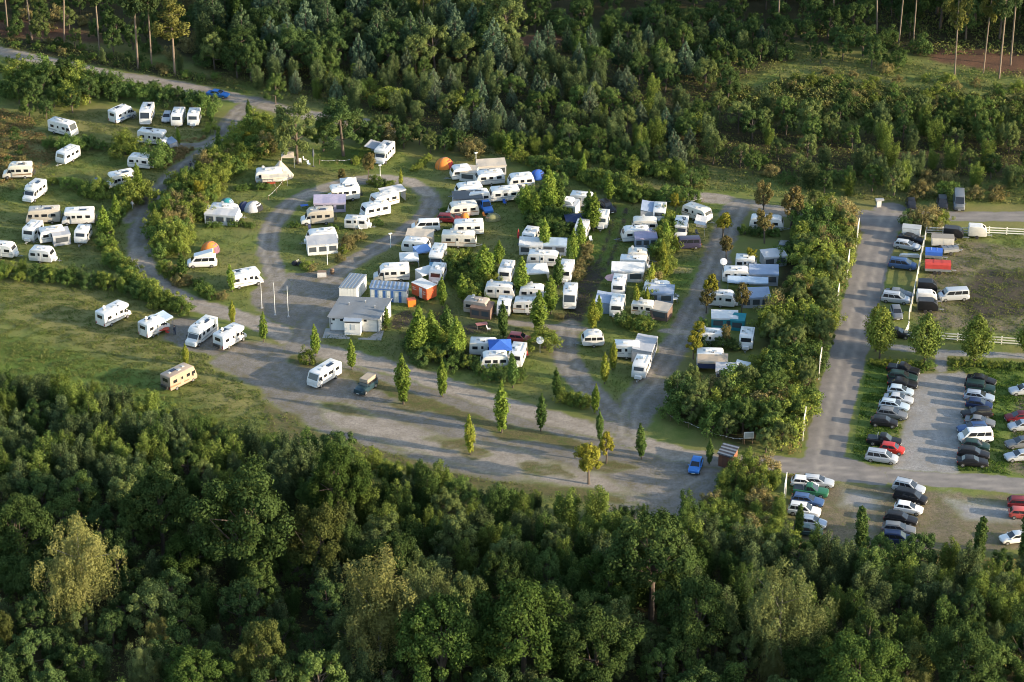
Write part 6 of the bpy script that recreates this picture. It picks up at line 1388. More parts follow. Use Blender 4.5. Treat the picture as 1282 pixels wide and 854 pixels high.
for bx, by, ty, ti, sp, fat, lab in (
 (219,95,0,1,'tall_pine',1.5,'tall golden tree with bare trunk beside the upper gravel road'), (173,86,-60,0,'tall_pine',.9,'tall dark pine with reddish trunk beside the golden tree'), (190,82,-60,0,'tall_pine',.8,'second dark pine with slim trunk beside the golden tree'), (125,66,-60,0,'tall_pine',.9,'tall pine with leaning trunk at the red earth edge'),
 (80,52,-80,0,'tall_pine',.8,'tall thin trunked pine over the red forest floor'), (40,50,-80,0,'tall_pine',.8,'tall pine nearest the upper frame corner'), (10,40,-90,0,'tall_pine',.8,'tall pine cut by the frame corner'), (528,52,-30,1,'tall_pine',.7,'tall tree with a straight light trunk in the middle of the far wood'), (506,32,-80,0,'tall_pine',.8,'tall dark pine behind the straight light trunk'),
 (1195,96,-30,1,'tall_pine',.75,'tall tree with low ragged leaves over the red forest floor'), (1231,92,-50,1,'tall_pine',.7,'tall tree with straight pale trunk over the red forest floor'), (1251,98,-60,0,'tall_pine',.7,'tall tree with crooked pale trunk over the red forest floor'), (1143,58,-70,0,'tall_pine',.8,'tall shaded pine behind the glade'), (1125,58,-70,0,'tall_pine',.8,'tall shaded pine with thin trunk behind the glade'),
 (1098,42,-90,0,'tall_pine',.8,'tall shaded pine deeper behind the glade'), (974,30,-90,0,'tall_pine',.9,'tall shaded pine with thick grey trunk'), (1265,82,-80,0,'tall_pine',.8,'tall shaded pine by the frame edge above the glade'), (1042,30,-90,0,'tall_pine',.9,'tall shaded pine in the dark middle of the far edge'),
 (630,62,-10,2,'broadleaf_tree',1.1,'big olive crowned tree beside the red clearing in the far wood'), (405,190,148,1,'broadleaf_tree',1.1,'dense dark tree at the top of the loop lawn'), (372,205,128,2,'broadleaf_tree',.9,'olive dark tree behind the beige canopy tower'), (345,130,95,1,'broadleaf_tree',1.0,'dense tree at the bend of the upper gravel road'), (430,195,130,0,'broadleaf_tree',1.1,'dark tree above the white tape lawn')):
    tree_px(sp, bx, by, ty, lab, GK, ti, fat)

# ------------------------------------------------------------------ woods, belts and hedges
VEH = [(o.location.x, o.location.y, 3.0 if o.get('category') in ('caravan', 'motorhome', 'van', 'camper van', 'building', 'container') else 2.0) for o in COL.objects
       if o.parent is None and o.get('category') in ('caravan', 'motorhome', 'car', 'van', 'pickup', 'sign', 'board', 'lamp', 'camper van', 'awning', 'pavilion', 'tent', 'trailer', 'building', 'container', 'shed')]
VA = np.array(VEH)
def blocked(x, y, own, made):
    if on_made(x, y) > -made: return True
    if len(VA) and (np.hypot(VA[:, 0] - x, VA[:, 1] - y) < VA[:, 2] + own).any(): return True
    return False
def mark(LM): return [(*at(px, py), t) for px, py, t in LM]
def describe(sp, noun, tint, h, x, y, LM):
    H0 = TREE[sp][0]; k = h / H0; size = 'low' if k < .85 else 'tall' if k > 1.12 else 'middling'
    w = min(LM, key=lambda q: (q[0] - x) ** 2 + (q[1] - y) ** 2)[2]
    return '%s %s %s %s' % (size, TREE[sp][2][tint][0], noun, w) if size != 'middling' else '%s %s %s' % (TREE[sp][2][tint][0], noun, w)
def fill(poly, space, mix, hr, group, LM, own=.6, made=.8, seed=1, fat=(1, 1), limit=None):
    P = [at(*q) for q in poly]; rs = np.random.RandomState(seed); xs = [p[0] for p in P]; ys = [p[1] for p in P]; lm = mark(LM); got = []
    A = (max(xs) - min(xs)) * (max(ys) - min(ys)); cand = np.stack([rs.uniform(min(xs), max(xs), int(A / space ** 2 * 9) + 60), rs.uniform(min(ys), max(ys), int(A / space ** 2 * 9) + 60)], 1)
    cand = cand[inside(cand, P)]; big = np.array(PLACED[-4000:]) if PLACED else np.zeros((0, 2)); kinds = [m[0] for m in mix]; pw = np.array([m[1] for m in mix], float); pw /= pw.sum()
    cell = {}
    for x, y in cand:
        i, j = int(x // space), int(y // space)
        if any((x - a) ** 2 + (y - b) ** 2 < space ** 2 for u in (-1, 0, 1) for v in (-1, 0, 1) for a, b in cell.get((i + u, j + v), ())): continue
        if len(big) and (np.hypot(big[:, 0] - x, big[:, 1] - y) < space * .55).any(): continue
        if blocked(x, y, own, made): continue
        cell.setdefault((i, j), []).append((x, y)); k = kinds[rs.choice(len(kinds), p=pw)]; m = mix[kinds.index(k)]
        h = TREE[k][0] * rs.uniform(*hr) * m[3]; ti = m[4][rs.randint(len(m[4]))]
        tree(k, x, y, h, describe(k, m[2], ti, h, x, y, lm), group, ti, {('near wood', 'broadleaf_tree'): 'woodland_tree', ('near wood', 'young_tree'): 'sapling', ('hrub belt', 'shrub'): 'bush', ('ance spur', 'shrub'): 'bush', (' far wood', 'shrub'): 'bush', ('all pines', 'shrub'): 'bush', ('rame edge', 'shrub'): 'bush'}.get((group[-9:], k)), rs.uniform(*fat)); got.append(1)
        if limit and len(got) >= limit: break
    return len(got)
def row(line, space, mix, hr, group, LM, seed=1, jit=.4, fat=(1, 1), made=.2, own=.2):
    P = [np.array(at(*q)) for q in line]; rs = np.random.RandomState(seed); lm = mark(LM)
    for a, b in zip(P[:-1], P[1:]):
        L = np.hypot(*(b - a)); n = max(1, int(round(L / space)))
        for i in range(n):
            p = a + (b - a) * (i + .5) / n + rs.normal(size=2) * jit
            if blocked(p[0], p[1], own, made): continue
            m = mix[rs.choice(len(mix), p=np.array([q[1] for q in mix]) / sum(q[1] for q in mix))]; h = TREE[m[0]][0] * rs.uniform(*hr) * m[3]; ti = m[4][rs.randint(len(m[4]))]
            tree(m[0], p[0], p[1], h, describe(m[0], m[2], ti, h, p[0], p[1], lm), group, ti, 'hedge_bush' if m[0] == 'shrub' else None, rs.uniform(*fat))
NEAR = [(20,520,'at the frame edge below the meadow'), (120,540,'in the young wood below the meadow'), (220,560,'in the young wood below the tan motorhome'), (330,580,'in the young wood at the meadow corner'), (450,610,'below the coach like motorhome'),
        (560,640,'in the near wood below the gravel'), (660,670,'below the lone yellowing tree'), (760,690,'in the near wood below the round yellow trees'), (860,690,'in the near wood below the blue car'), (950,710,'in the near wood below the shed'), (1050,740,'below the dirt car park first row'),
        (1150,740,'below the dirt car park second row'), (1250,750,'below the lone poplar'), (100,700,'round the golden birch of the corner'), (60,830,'in the lower corner below the golden birch'), (220,830,'along the lower edge beside the dark oak'), (330,700,'around the broad dark oak'), (480,720,'between the broad dark oak and the golden birch'),
        (620,770,'behind the bright lit oak'), (760,790,'beside the broad oak of the entrance'), (900,780,'between the entrance oak and the olive birch'), (1080,820,'beside the olive birch'), (1200,830,'in the corner below the dirt park'), (700,850,'along the lower edge beside the bright oak')]
GN = 'trees of the near wood'
YT = lambda w, tt: ('young_tree', w, 'upright tree', 1.0, tt)
# hem of low bushes along the edge of the near wood
row([(-30,492),(60,497),(140,512),(220,532),(290,556),(350,566),(420,578),(470,592),(520,602),(580,618),(640,632),(700,644),(760,656),(820,668),(850,668)], 1.7, [('shrub', 1, 'edge bush', 1.0, (0,2,0,1)), ('young_tree', .6, 'edge sapling', .55, (2,0))], (.6,1.0), 'bushes on the edge of the near wood', NEAR, 5, .7, made=.0)
fill([(-40,500),(60,505),(200,540),(300,570),(420,600),(440,680),(330,640),(180,640),(-40,650)], 2.5, [YT(5,(0,1,0,2)), ('broadleaf_tree', .5, 'bushy tree', .75, (1,2))], (.75,1.15), GN, NEAR, seed=2, made=.5)
fill([(420,598),(520,622),(640,652),(760,676),(860,672),(900,690),(880,760),(760,760),(620,740),(480,720)], 2.8, [YT(4,(0,1,1,2)), ('broadleaf_tree', 1, 'bushy tree', .85, (0,1,2))], (.75,1.2), GN, NEAR, seed=3, made=.5)
fill([(900,700),(985,700),(1080,712),(1180,722),(1340,730),(1340,850),(1120,830),(900,800)], 3.0, [YT(5,(0,1,2,0)), ('broadleaf_tree', 1, 'bushy tree', .8, (0,1))], (.7,1.15), GN, NEAR, seed=4, made=.5)
fill([(-60,650),(180,650),(330,660),(480,730),(620,760),(760,770),(900,800),(1120,840),(1340,850),(1340,960),(-60,960)], 3.9, [('broadleaf_tree', 4, 'bushy tree', .95, (0,0,1,2)), ('oak_tree', .5, 'spreading oak', .72, (0,1,2)), YT(2,(1,0,0)), ('birch_tree', .35, 'drooping tree', .62, (0,1))], (.7,1.2), GN, NEAR, seed=6)
# the green spur by the entrance and the shrub belt along the road
SPUR = [(930,600,'behind the wooden shed'), (960,640,'on the tawny slope below the junction'), (920,660,'between the blue car and the near wood'), (980,660,'beside the first poplar of the dirt car park')]
fill([(905,600),(940,588),(975,592),(980,650),(985,690),(930,700),(880,690),(880,650)], 2.0, [('shrub', 2, 'bush', 1.1, (2,0,2,3)), ('young_tree', 1, 'upright tree', .6, (2,))], (.7,1.15), 'bushes of the entrance spur', SPUR, seed=7, made=.4)
BELT = [(985,270,'at the upper corner of the shrub belt'), (1050,290,'in the shrub belt by the topmost white board'), (1000,330,'in the shrub belt above the eastern caravans'), (1040,370,'in the shrub belt by the second white board'), (985,400,'in the shrub belt beside the dark fronted awning'), (1015,450,'in the shrub belt middle'), (960,470,'in the shrub belt by the clear fronted tent'),
        (980,520,'in the shrub belt by the lower white boards'), (900,530,'in the lower shrub belt above the flagged rope'), (940,545,'around the white notice board'), (850,520,'at the gravel fork tip of the shrub belt')]
fill([(985,262),(1020,258),(1062,270),(1062,310),(1050,350),(1040,395),(1020,470),(1004,545),(985,572),(940,568),(900,545),(850,530),(832,512),(850,495),(900,498),(950,490),(958,460),(965,400),(1000,375),(1000,300)], 2.35, [('shrub', 3, 'bush', 1.5, (0,2,2,1,2,0,3)), ('broadleaf_tree', 1.2, 'bushy tree', .62, (2,1,2)), ('round_tree', .15, 'small round tree', 1.0, (2,1))], (.75,1.2), 'bushes of the shrub belt', BELT, seed=8, made=.6, own=.0)
# belt between the camp track and the loop, terrace hedges, field hedges
LOOPB = [(330,180,'in the belt by the beige canopy tower'), (270,210,'in the belt beside the walking people'), (230,260,'in the belt where the track bends'), (210,310,'in the belt below the side lane'), (240,350,'in the belt below the camper van')]
fill([(305,165),(345,160),(350,185),(310,205),(270,240),(255,275),(235,290),(225,330),(200,325),(195,285),(215,245),(250,215),(280,190)], 1.9, [('shrub', 4, 'bush', 1.15, (2,2,2,0,0,3)), ('round_tree', .3, 'small round tree', .8, (1,1,0))], (.7,1.15), 'bushes between the track and the loop', LOOPB, seed=9, made=.8)
row([(200,335),(225,352),(250,364),(282,378)], 1.6, [('shrub', 1, 'bush', .75, (2,0,3))], (.7,1.1), 'bushes between the track and the loop', LOOPB, 10, .4)
HED = [(30,355,'of the long hedge at the frame edge'), (100,365,'in the middle of the long hedge'), (170,375,'of the long hedge above the lone motorhome'), (215,385,'at the gravel road end of the long hedge')]
row([(-20,345),(30,349),(80,353),(125,358),(165,368),(200,380),(228,394)], 1.3, [('shrub', 3, 'bush', .9, (0,2,1)), ('young_tree', 1, 'upright bush', .42, (0,2))], (.8,1.15), 'bushes of the long hedge above the meadow', HED, 11, .45)
row([(140,330),(165,352),(195,375),(225,392)], 1.3, [('shrub', 1, 'bush', .9, (0,2,2))], (.8,1.15), 'bushes of the long hedge above the meadow', HED, 12, .5)
TERR = [(130,260,'in the terrace tree row'), (170,240,'before the pale blue sided motorhome'), (160,190,'on the bank below the alcove motorhome'), (70,180,'on the bank below the greyish motorhome'), (110,240,'on the bank by the dark blue tent'), (215,170,'by the folding trailer')]
row([(168,252),(150,268),(135,290),(132,312),(150,335)], 1.4, [('shrub', 2, 'bush', .85, (2,0)), ('round_tree', .3, 'small round tree', .7, (1,))], (.7,1.1), 'bushes on the terraces', TERR, 13, .5)
row([(45,181),(75,184),(110,186),(140,190),(165,192),(175,190)], 2.0, [('shrub', 1, 'bush', .8, (0,1,0))], (.6,1.1), 'bushes on the terraces', TERR, 14, .5)
row([(60,231),(90,236),(115,238),(135,240),(165,240),(180,236)], 2.0, [('shrub', 1, 'bush', .75, (0,2,1))], (.6,1.1), 'bushes on the terraces', TERR, 15, .5)
for bx, by, ty, ti, fat, lab in ((158,194,162,2,1,'big bush before the alcove motorhome with the folding trailer'), (198,208,176,0,1,'green bush hiding the small awning caravan'), (160,252,220,2,1.1,'yellow green bush before the pale blue sided motorhome'), (178,256,225,2,1.1,'tall yellow bush beside the pale blue sided motorhome'), (88,190,165,0,1,'bush below the greyish motorhome'), (118,246,222,2,1,'bush beside the dark blue tent'),
      (265,167,152,2,1.1,'yellow green bush by the track below the smallest upper caravan'), (110,246,226,0,1,'second bush beside the dark blue tent')):
    tree_px('shrub', bx, by, ty, lab, 'bushes on the terraces', ti, fat)
UPH = [(20,130,'above the terraces near the frame edge'), (60,130,'in the big clump above the greyish motorhome'), (110,115,'in the upper hedge above the grass'), (180,125,'in the upper hedge above the white motorhomes'), (250,128,'in the upper hedge near the road bend')]
fill([(20,100),(70,98),(115,108),(125,125),(90,142),(55,155),(20,150)], 3.2, [('broadleaf_tree', 2, 'bushy tree', .62, (1,0)), ('shrub', 1, 'bush', 1.4, (0,2))], (.8,1.2), 'bushes of the upper hedge', UPH, seed=16)
row([(70,102),(110,110),(150,120),(190,128),(230,133),(262,140)], 2.1, [('shrub', 2, 'bush', 1.25, (0,1)), ('broadleaf_tree', 1, 'bushy tree', .5, (0,1))], (.8,1.2), 'bushes of the upper hedge', UPH, 17, .6)
row([(-30,115),(0,118),(20,122)], 2.2, [('shrub', 1, 'bush', 1.1, (0,1,3))], (.8,1.2), 'bushes of the upper hedge', UPH, 18, .8)
fill([(-40,150),(15,150),(35,200),(15,240),(-40,250)], 2.6, [('shrub', 1, 'low bush', .55, (3,3,1))], (.6,1.1), 'russet scrub at the frame edge', [(0,180,'in the tawny scrub by the frame edge'), (0,230,'in the tawny scrub beside the old cream motorhome')], seed=19)
# camp hedges and bushes
CB = [(410,335,'of the russet hedge'), (460,225,'at the loop corner'), (470,300,'beside the low folding caravan'), (530,420,'below the sanitary building'), (600,350,'below the beige static caravan'), (560,400,'in the clump below the static caravan'), (610,470,'below the blue pavilion'), (660,420,'near the disc lamp'), (715,320,'beside the muddy track'), (730,500,'at the mouth of the bending track'), (780,410,'near the little round caravan'),
      (810,350,'in the yellow hedge of the middle row'), (825,290,'in the upper yellow hedge'), (650,250,'behind the long boxy caravan'), (840,240,'in the long hedge by the upper gravel road'), (720,215,'in the hedge at the top of the site'), (480,190,'around the motorhome in the trees'), (880,350,'along the shrub belt track'), (910,430,'between the eastern row caravans')]
GCB = 'bushes among the caravans'
SB = lambda noun, sc, tt: [('shrub', 1, noun, sc, tt)]
row([(378,338),(395,336),(412,332),(428,324)], 1.2, SB('bush', .55, (3,3,2)), (.8,1.1), GCB, CB, 20, .3, made=0)
row([(428,318),(440,308),(448,296),(456,290)], 1.3, SB('bush', .6, (2,3)), (.8,1.1), GCB, CB, 21, .3, made=0)
row([(455,272),(462,280)], 1.3, SB('bush', .6, (2,2)), (.8,1.1), GCB, CB, 22, .3)
row([(425,236),(450,228),(475,232),(495,234)], 1.5, SB('bush', .6, (0,2,3)), (.7,1.1), GCB, CB, 23, .4)
row([(465,282),(480,276)], 1.3, SB('bush', .6, (3,1)), (.7,1.1), GCB, CB, 24, .4)
row([(293,239),(320,236),(345,238)], 1.0, SB('hedge bush', .38, (0,)), (.9,1.1), GCB, [(320,236,'below the cream canvas roof caravan')], 25, .15)
row([(258,285),(285,284),(318,284)], 1.0, SB('hedge bush', .36, (0,)), (.9,1.1), GCB, [(285,284,'below the wide pale awning')], 26, .15)
row([(360,284),(390,286),(425,288)], 1.0, SB('hedge bush', .34, (0,)), (.9,1.1), GCB, [(390,286,'below the silver beige motorhome')], 27, .15)
row([(443,208),(450,200),(458,192)], 1.0, SB('clipped bush', .4, (2,)), (.9,1.1), GCB, [(450,200,'of the clipped hedge by the lone upper motorhome')], 28, .15)
row([(492,207),(500,199)], 1.0, SB('clipped bush', .4, (2,)), (.9,1.1), GCB, [(495,204,'of the second clipped hedge below the upper trees')], 29, .15)
row([(518,216),(528,206),(536,198)], 1.0, SB('clipped bush', .4, (2,)), (.9,1.1), GCB, [(528,206,'of the clipped hedge before the bright orange tent')], 30, .15)
row([(535,263),(552,266),(570,262)], 1.1, SB('low bush', .36, (0,2)), (.9,1.1), GCB, [(552,266,'of the low hedge above the dark red car')], 31, .15)
row([(545,292),(570,293),(600,296)], 1.1, SB('low bush', .36, (0,)), (.9,1.1), GCB, [(570,293,'of the low hedge above the beige static caravan')], 32, .15)
fill([(560,330),(580,325),(610,335),(622,355),(605,372),(585,380),(570,360)], 1.8, SB('bush', .95, (0,1,2)), (.7,1.1), GCB, CB, seed=33, made=.2, own=-1.0)
fill([(505,440),(520,425),(560,425),(590,440),(592,470),(560,462),(520,455)], 2.0, SB('bush', .9, (1,0,2)), (.7,1.1), GCB, CB, seed=34, made=.3)
fill([(585,462),(600,462),(650,470),(655,478),(620,480),(590,472)], 1.5, SB('bush', .7, (1,0)), (.7,1.1), GCB, CB, seed=35, made=.2, own=-1.5)
row([(470,409),(478,412),(488,410)], 1.0, SB('small bush', .45, (0,1)), (.8,1.1), GCB, CB, 36, .2, own=-2)
tree_px('shrub', 682,436,408, 'round yellow green bush beside the disc lamp', GCB, 2, 1.1)
row([(700,505),(720,508),(738,512)], 1.3, SB('bush', .75, (0,1,2)), (.8,1.2), GCB, CB, 37, .4)
row([(770,408),(785,408),(805,414),(822,414)], 1.3, SB('bush', .9, (0,1,2)), (.7,1.1), GCB, CB, 38, .5, own=-1.5)
row([(842,315),(832,340),(822,350),(812,378),(800,400)], 1.5, [('shrub', 1, 'bush', .9, (2,2,3)), ('columnar_tree', .7, 'slim tree', .8, (2,))], (.7,1.1), GCB, CB, 39, .5, own=-2.0)
row([(836,275),(838,290),(834,310),(826,322)], 1.6, [('columnar_tree', 1, 'slim tree', .9, (2,2,0)), ('shrub', 1, 'bush', 1.0, (2,0))], (.8,1.1), GCB, CB, 40, .4, own=-2.0)
row([(736,312),(733,325),(728,340),(722,352)], 1.4, SB('bush', .7, (3,3,2)), (.7,1.0), GCB, CB, 41, .3, own=-1.5)
row([(690,420),(697,408),(702,398)], 1.4, SB('bush', .6, (2,3)), (.7,1.0), GCB, CB, 42, .3)
fill([(650,255),(680,240),(700,235),(708,300),(680,300),(655,275)], 2.0, SB('bush', .95, (0,1)), (.7,1.1), GCB, CB, seed=43, made=.2, own=-.6)
row([(650,206),(680,212),(712,220),(740,228),(765,240),(790,245)], 1.6, [('shrub', 3, 'bush', 1.1, (0,1,2)), ('columnar_tree', .5, 'slim tree', .9, (0,1))], (.7,1.15), GCB, CB, 44, .8)
row([(765,243),(790,250),(820,252),(850,254),(885,252)], 1.3, SB('bush', .95, (0,2,0)), (.8,1.2), 'bushes of the hedge by the upper gravel road', CB, 45, .6)
fill([(440,165),(520,175),(600,190),(605,200),(560,194),(500,188),(450,182)], 2.3, [('broadleaf_tree', 2, 'bushy tree', .6, (0,2)), ('shrub', 1, 'bush', 1.2, (1,3))], (.7,1.1), GCB, CB, seed=46, made=.4)
row([(880,405),(872,420),(880,440)], 1.6, SB('bush', .7, (0,1)), (.7,1.1), GCB, CB, 47, .4, own=-1.5)
row([(895,436),(910,440),(925,440)], 1.4, SB('bush', .8, (1,0)), (.7,1.1), GCB, CB, 48, .4, own=-1.8)
row([(930,292),(950,294),(975,296)], 1.6, SB('bush', .6, (1,0)), (.7,1.1), GCB, CB, 49, .4, own=-1.5)
row([(970,330),(985,325),(1000,320)], 1.6, SB('bush', .9, (1,0)), (.7,1.1), GCB, CB, 50, .5, own=-1.5)
for bx, by, ty, ti, lab in ((1137,284,262,1,'dark bush beside the white box trailer at the paddock corner'), (1150,284,258,3,'russet bush above the white box trailer at the paddock corner'), (1164,284,256,3,'russet bush in the middle of the paddock corner clump'), (1177,284,262,2,'yellowish bush at the sunny end of the paddock corner clump')): tree_px('shrub', bx, by, ty, lab, GCB, ti, 1.0)
row([(1088,456),(1110,457),(1135,459),(1170,461)], .9, SB('hedge bush', .38, (0,2)), (.9,1.1), 'clipped hedge at the car park', [(1090,456,'of the car park short hedge'), (1150,459,'of the car park hedge near the gap')], 52, .1)
row([(1186,456),(1230,459),(1290,462)], .9, SB('hedge bush', .38, (0,2)), (.9,1.1), 'clipped hedge at the car park', [(1200,458,'of the car park long hedge'), (1260,460,'of the car park hedge end')], 53, .1)
# the far wood
FAR = [(300,90,'in the far wood above the road bend'), (380,110,'in the far wood above the loop lawn'), (470,120,'in the plantation above the lone upper motorhome'), (560,130,'in the plantation above the orange tent'), (650,140,'in the plantation above the domed awning'), (740,150,'in the plantation above the tallest columnar tree'), (830,170,'in the far wood above the track head'), (420,50,'beside the straight light trunk'), (560,50,'in the far wood beside the olive crowned tree'),
       (700,80,'in the far wood by the red clearing'), (800,80,'in the far wood before the shaded edge'), (900,160,'in the belt before the glade'), (1000,170,'in the belt below the glade'), (1100,170,'in the belt above the topmost white board'), (1200,180,'above the parked grey van'), (1000,210,'along the upper road by the shrub belt'), (1150,225,'along the upper road behind the parked cars'), (1260,220,'along the upper road by the frame edge'), (940,80,'on the rim of the dark edge'), (700,-20,'above the red clearing at the upper edge'), (780,20,'in the shaded upper middle'), (860,-20,'at the upper edge beyond the middle'), (900,30,'under the thick grey trunk'), (1000,40,'before the shaded trunks'), (1000,-10,'deep under the shaded trunks'), (1100,30,'beside the thin shaded trunks'), (1120,-15,'at the upper edge over the glade'), (800,70,'in the far wood before the dark middle'), (1080,90,'at the rim of the glade')]
GF = 'trees of the far wood'
fill([(300,112),(345,115),(440,140),(520,160),(620,178),(740,195),(860,220),(900,190),(860,140),(760,105),(620,92),(500,95),(400,95)], 3.3, [('pine_tree', 1.8, 'young pine', .82, (2,2,0)), ('young_tree', 3.4, 'slender tree', .82, (0,0,0,2)), ('broadleaf_tree', 1.6, 'bushy tree', .62, (1,2,1)), ('shrub', .6, 'bush', 1.3, (0,2))], (.7,1.2), GF, FAR, seed=60, made=1.5)
fill([(270,95),(320,108),(400,95),(500,95),(620,90),(640,70),(560,20),(460,0),(330,0),(240,40)], 4.0, [('broadleaf_tree', 3, 'dense tree', .95, (0,0,2)), ('pine_tree', 2, 'pine', 1.3, (1,0)), ('young_tree', 1, 'slender tree', 1.2, (0,1))], (.8,1.25), GF, FAR, seed=61)
fill([(640,90),(760,100),(860,125),(930,130),(900,90),(1000,62),(900,40),(760,40),(700,55)], 4.4, [('broadleaf_tree', 2, 'bushy tree', .8, (0,1,2)), ('young_tree', 1, 'slender tree', .95, (0,1)), ('pine_tree', 1.5, 'pine', .9, (0,1))], (.7,1.15), GF, FAR, seed=62)
fill([(870,150),(940,180),(1080,190),(1200,190),(1340,200),(1340,160),(1200,150),(1060,150),(950,145)], 3.6, [('broadleaf_tree', 3, 'bushy tree', .68, (0,1,1,2)), ('young_tree', 2, 'slender tree', .78, (0,2))], (.7,1.2), GF, FAR, seed=63)
fill([(880,205),(960,225),(1040,245),(1150,248),(1340,252),(1340,215),(1200,212),(1060,205),(960,198)], 3.4, [('broadleaf_tree', 2, 'bushy tree', .7, (1,2,0)), ('young_tree', 2, 'slender tree', .85, (2,0)), ('shrub', 2, 'bush', 1.1, (0,1,3))], (.7,1.15), GF, FAR, seed=64, made=2.2)
fill([(-60,85),(40,72),(140,92),(250,108),(320,122),(250,118),(120,104),(0,92)], 3.2, SB('low bush', .6, (0,1,3)), (.6,1.1), 'roadside bushes of the upper road', [(60,85,'on the verge near the frame corner'), (200,108,'on the verge above the white motorhomes')], seed=65, made=1.0)
fill([(1000,95),(1100,88),(1200,105),(1280,112),(1340,118),(1340,140),(1180,140),(1060,125),(960,110)], 4.0, SB('low bush', .75, (0,2,3,2)), (.6,1.2), GF, FAR, seed=66)
fill([(900,110),(960,85),(1040,80),(1130,90),(1160,76),(1150,20),(1100,-25),(800,-40),(640,-35),(640,40),(720,44),(850,50),(860,80)], 4.6, [('broadleaf_tree', 1, 'bushy tree', .75, (0,)), ('shrub', .7, 'bush', 1.2, (1,))], (.7,1.2), GF, FAR, seed=67)
fill([(-60,40),(100,62),(240,84),(330,70),(330,0),(-60,-20)], 4.2, [('broadleaf_tree', 1, 'shaded undertree', .7, (0,2)), ('shrub', 1.5, 'shaded bush', 1.0, (1,3))], (.7,1.1), GF, [(60,40,'under the tall pines of the corner'), (220,60,'behind the golden tree')], seed=68)
# the dark forest at and beyond the upper edge of the frame: it shades what lies before it
fill([(-120,-10),(240,10),(460,-5),(640,-5),(840,10),(960,12),(1180,22),(1290,45),(1340,60),(1440,75),(1440,-75),(-120,-75)], 8.0, [('tall_pine', 1, 'pine', .9, (0,)), ('oak_tree', 1.3, 'big tree', 1.45, (0,))], (.8,1.1), 'dark forest along the upper edge', [(0,-20,'at the upper frame corner'), (130,-30,'behind the pines of the upper corner'), (260,-20,'behind the golden tree'), (400,-30,'above the loop road bend'), (520,-20,'behind the straight light trunk'), (640,-20,'behind the olive crowned tree'), (760,-10,'above the red clearing'), (880,0,'in the dark middle of the upper edge'), (1000,0,'behind the thick grey trunk'), (1100,10,'behind the shaded trunks of the glade'), (1200,20,'behind the tall trunks over the red floor'), (1320,40,'behind the trunk with the crook')], seed=69)
fill([(560,188),(640,192),(760,212),(872,240),(884,222),(760,198),(640,180)], 2.6, [('shrub', 2, 'bush', 1.0, (0,1,2)), ('young_tree', 1, 'slender tree', .6, (0,2)), ('broadleaf_tree', .5, 'bushy tree', .5, (1,))], (.7,1.15), GF, [(600,190,'behind the domed awning hedge'), (700,205,'behind the top hedge of the site'), (780,220,'above the track head'), (850,236,'by the grassy end of the upper road')], seed=81, made=.8)
fill([(1165,-35),(1420,-35),(1420,58),(1300,62),(1165,48)], 7.0, [('oak_tree', 1.2, 'spreading tree', 1.1, (0,)), ('broadleaf_tree', 1.5, 'undertree', .95, (0,))], (.8,1.2), 'dark forest along the upper edge', [(1200,0,'behind the low ragged tree'), (1260,20,'behind the crooked pale trunk'), (1330,30,'at the dark upper corner'), (1200,40,'just behind the straight pale trunk')], seed=82)
fill([(-40,42),(60,52),(160,72),(280,100),(255,104),(120,80),(0,66)], 2.6, [('shrub', 1, 'bush', .6, (1,0,3)), ('young_tree', .3, 'sapling', .45, (0,))], (.6,1.1), 'undergrowth bushes under the tall pines', [(40,60,'under the pines near the frame corner'), (140,75,'under the leaning pine'), (240,98,'at the foot of the golden tree')], seed=83, made=1.0)
fill([(1400,-45),(1800,-20),(1800,90),(1400,72)], 8.0, [('oak_tree', 2, 'big tree', 1.5, (0,)), ('tall_pine', 1, 'pine', .9, (0,))], (.85,1.1), 'dark forest along the upper edge', [(1450,0,'among shade trees added beyond the frame'), (1600,20,'among shade trees added far beyond the frame'), (1700,60,'among rim shade trees added beyond the frame')], seed=70)  # unseen trees outside the view, added to shade the upper right forest floor
# ------------------------------------------------------------------ ground cover nobody could count
def cover(name, poly, n, hgt, leaf, mat, seed, made=.5, dens=None):
    rs = np.random.RandomState(seed); P = [at(*q) for q in poly]; xs = [p[0] for p in P]; ys = [p[1] for p in P]
    c = np.stack([rs.uniform(min(xs), max(xs), n * 4), rs.uniform(min(ys), max(ys), n * 4)], 1); c = c[inside(c, P)]
    i = np.clip(np.round((c[:, 1] - GY0) / STEP).astype(int), 0, ny - 1); j = np.clip(np.round((c[:, 0] - GX0) / STEP).astype(int), 0, nx - 1); ok = solid[i * nx + j] < -made
    w = wob(c, 6.0, seed) + wob(c, 2.0, seed + 3) * .8; ok &= rs.rand(len(c)) < np.clip(.5 + w * .6, .06, 1); c, w, i, j = c[ok][:n], w[ok][:n], i[ok][:n], j[ok][:n]
    z = hz[i * nx + j] + rs.rand(len(c)) * hgt * np.clip(.7 + w * .6, .3, 1.6)
    me = leaf_mesh(name, np.column_stack([c, z]), rs.normal(size=(len(c), 3)) + np.array([0, 0, .55]), leaf * (.6 + .8 * rs.rand(len(c))), .5)
    o = put(name, me, None, mat); tag(o, kind='stuff'); return o
FERN = leafmat('leaf_fern', (.085,.125,.032), (.165,.150,.055)); TAWNY = leafmat('leaf_tawny', (.26,.17,.075), (.17,.13,.055)); BLADE = leafmat('leaf_blade', (.095,.130,.032), (.160,.165,.055)); LUSH = leafmat('leaf_lush', (.068,.130,.022), (.112,.165,.036))
cover('undergrowth', [(280,115),(440,142),(620,185),(860,240),(1010,250),(1340,258),(1340,95),(1100,75),(900,40),(640,60),(420,60),(240,70)], 60000, .7, .20, FERN, 71)
cover('undergrowth', [(-60,505),(300,560),(560,630),(850,670),(1000,690),(1340,715),(1340,900),(-60,900)], 30000, .8, .24, FERN, 72)
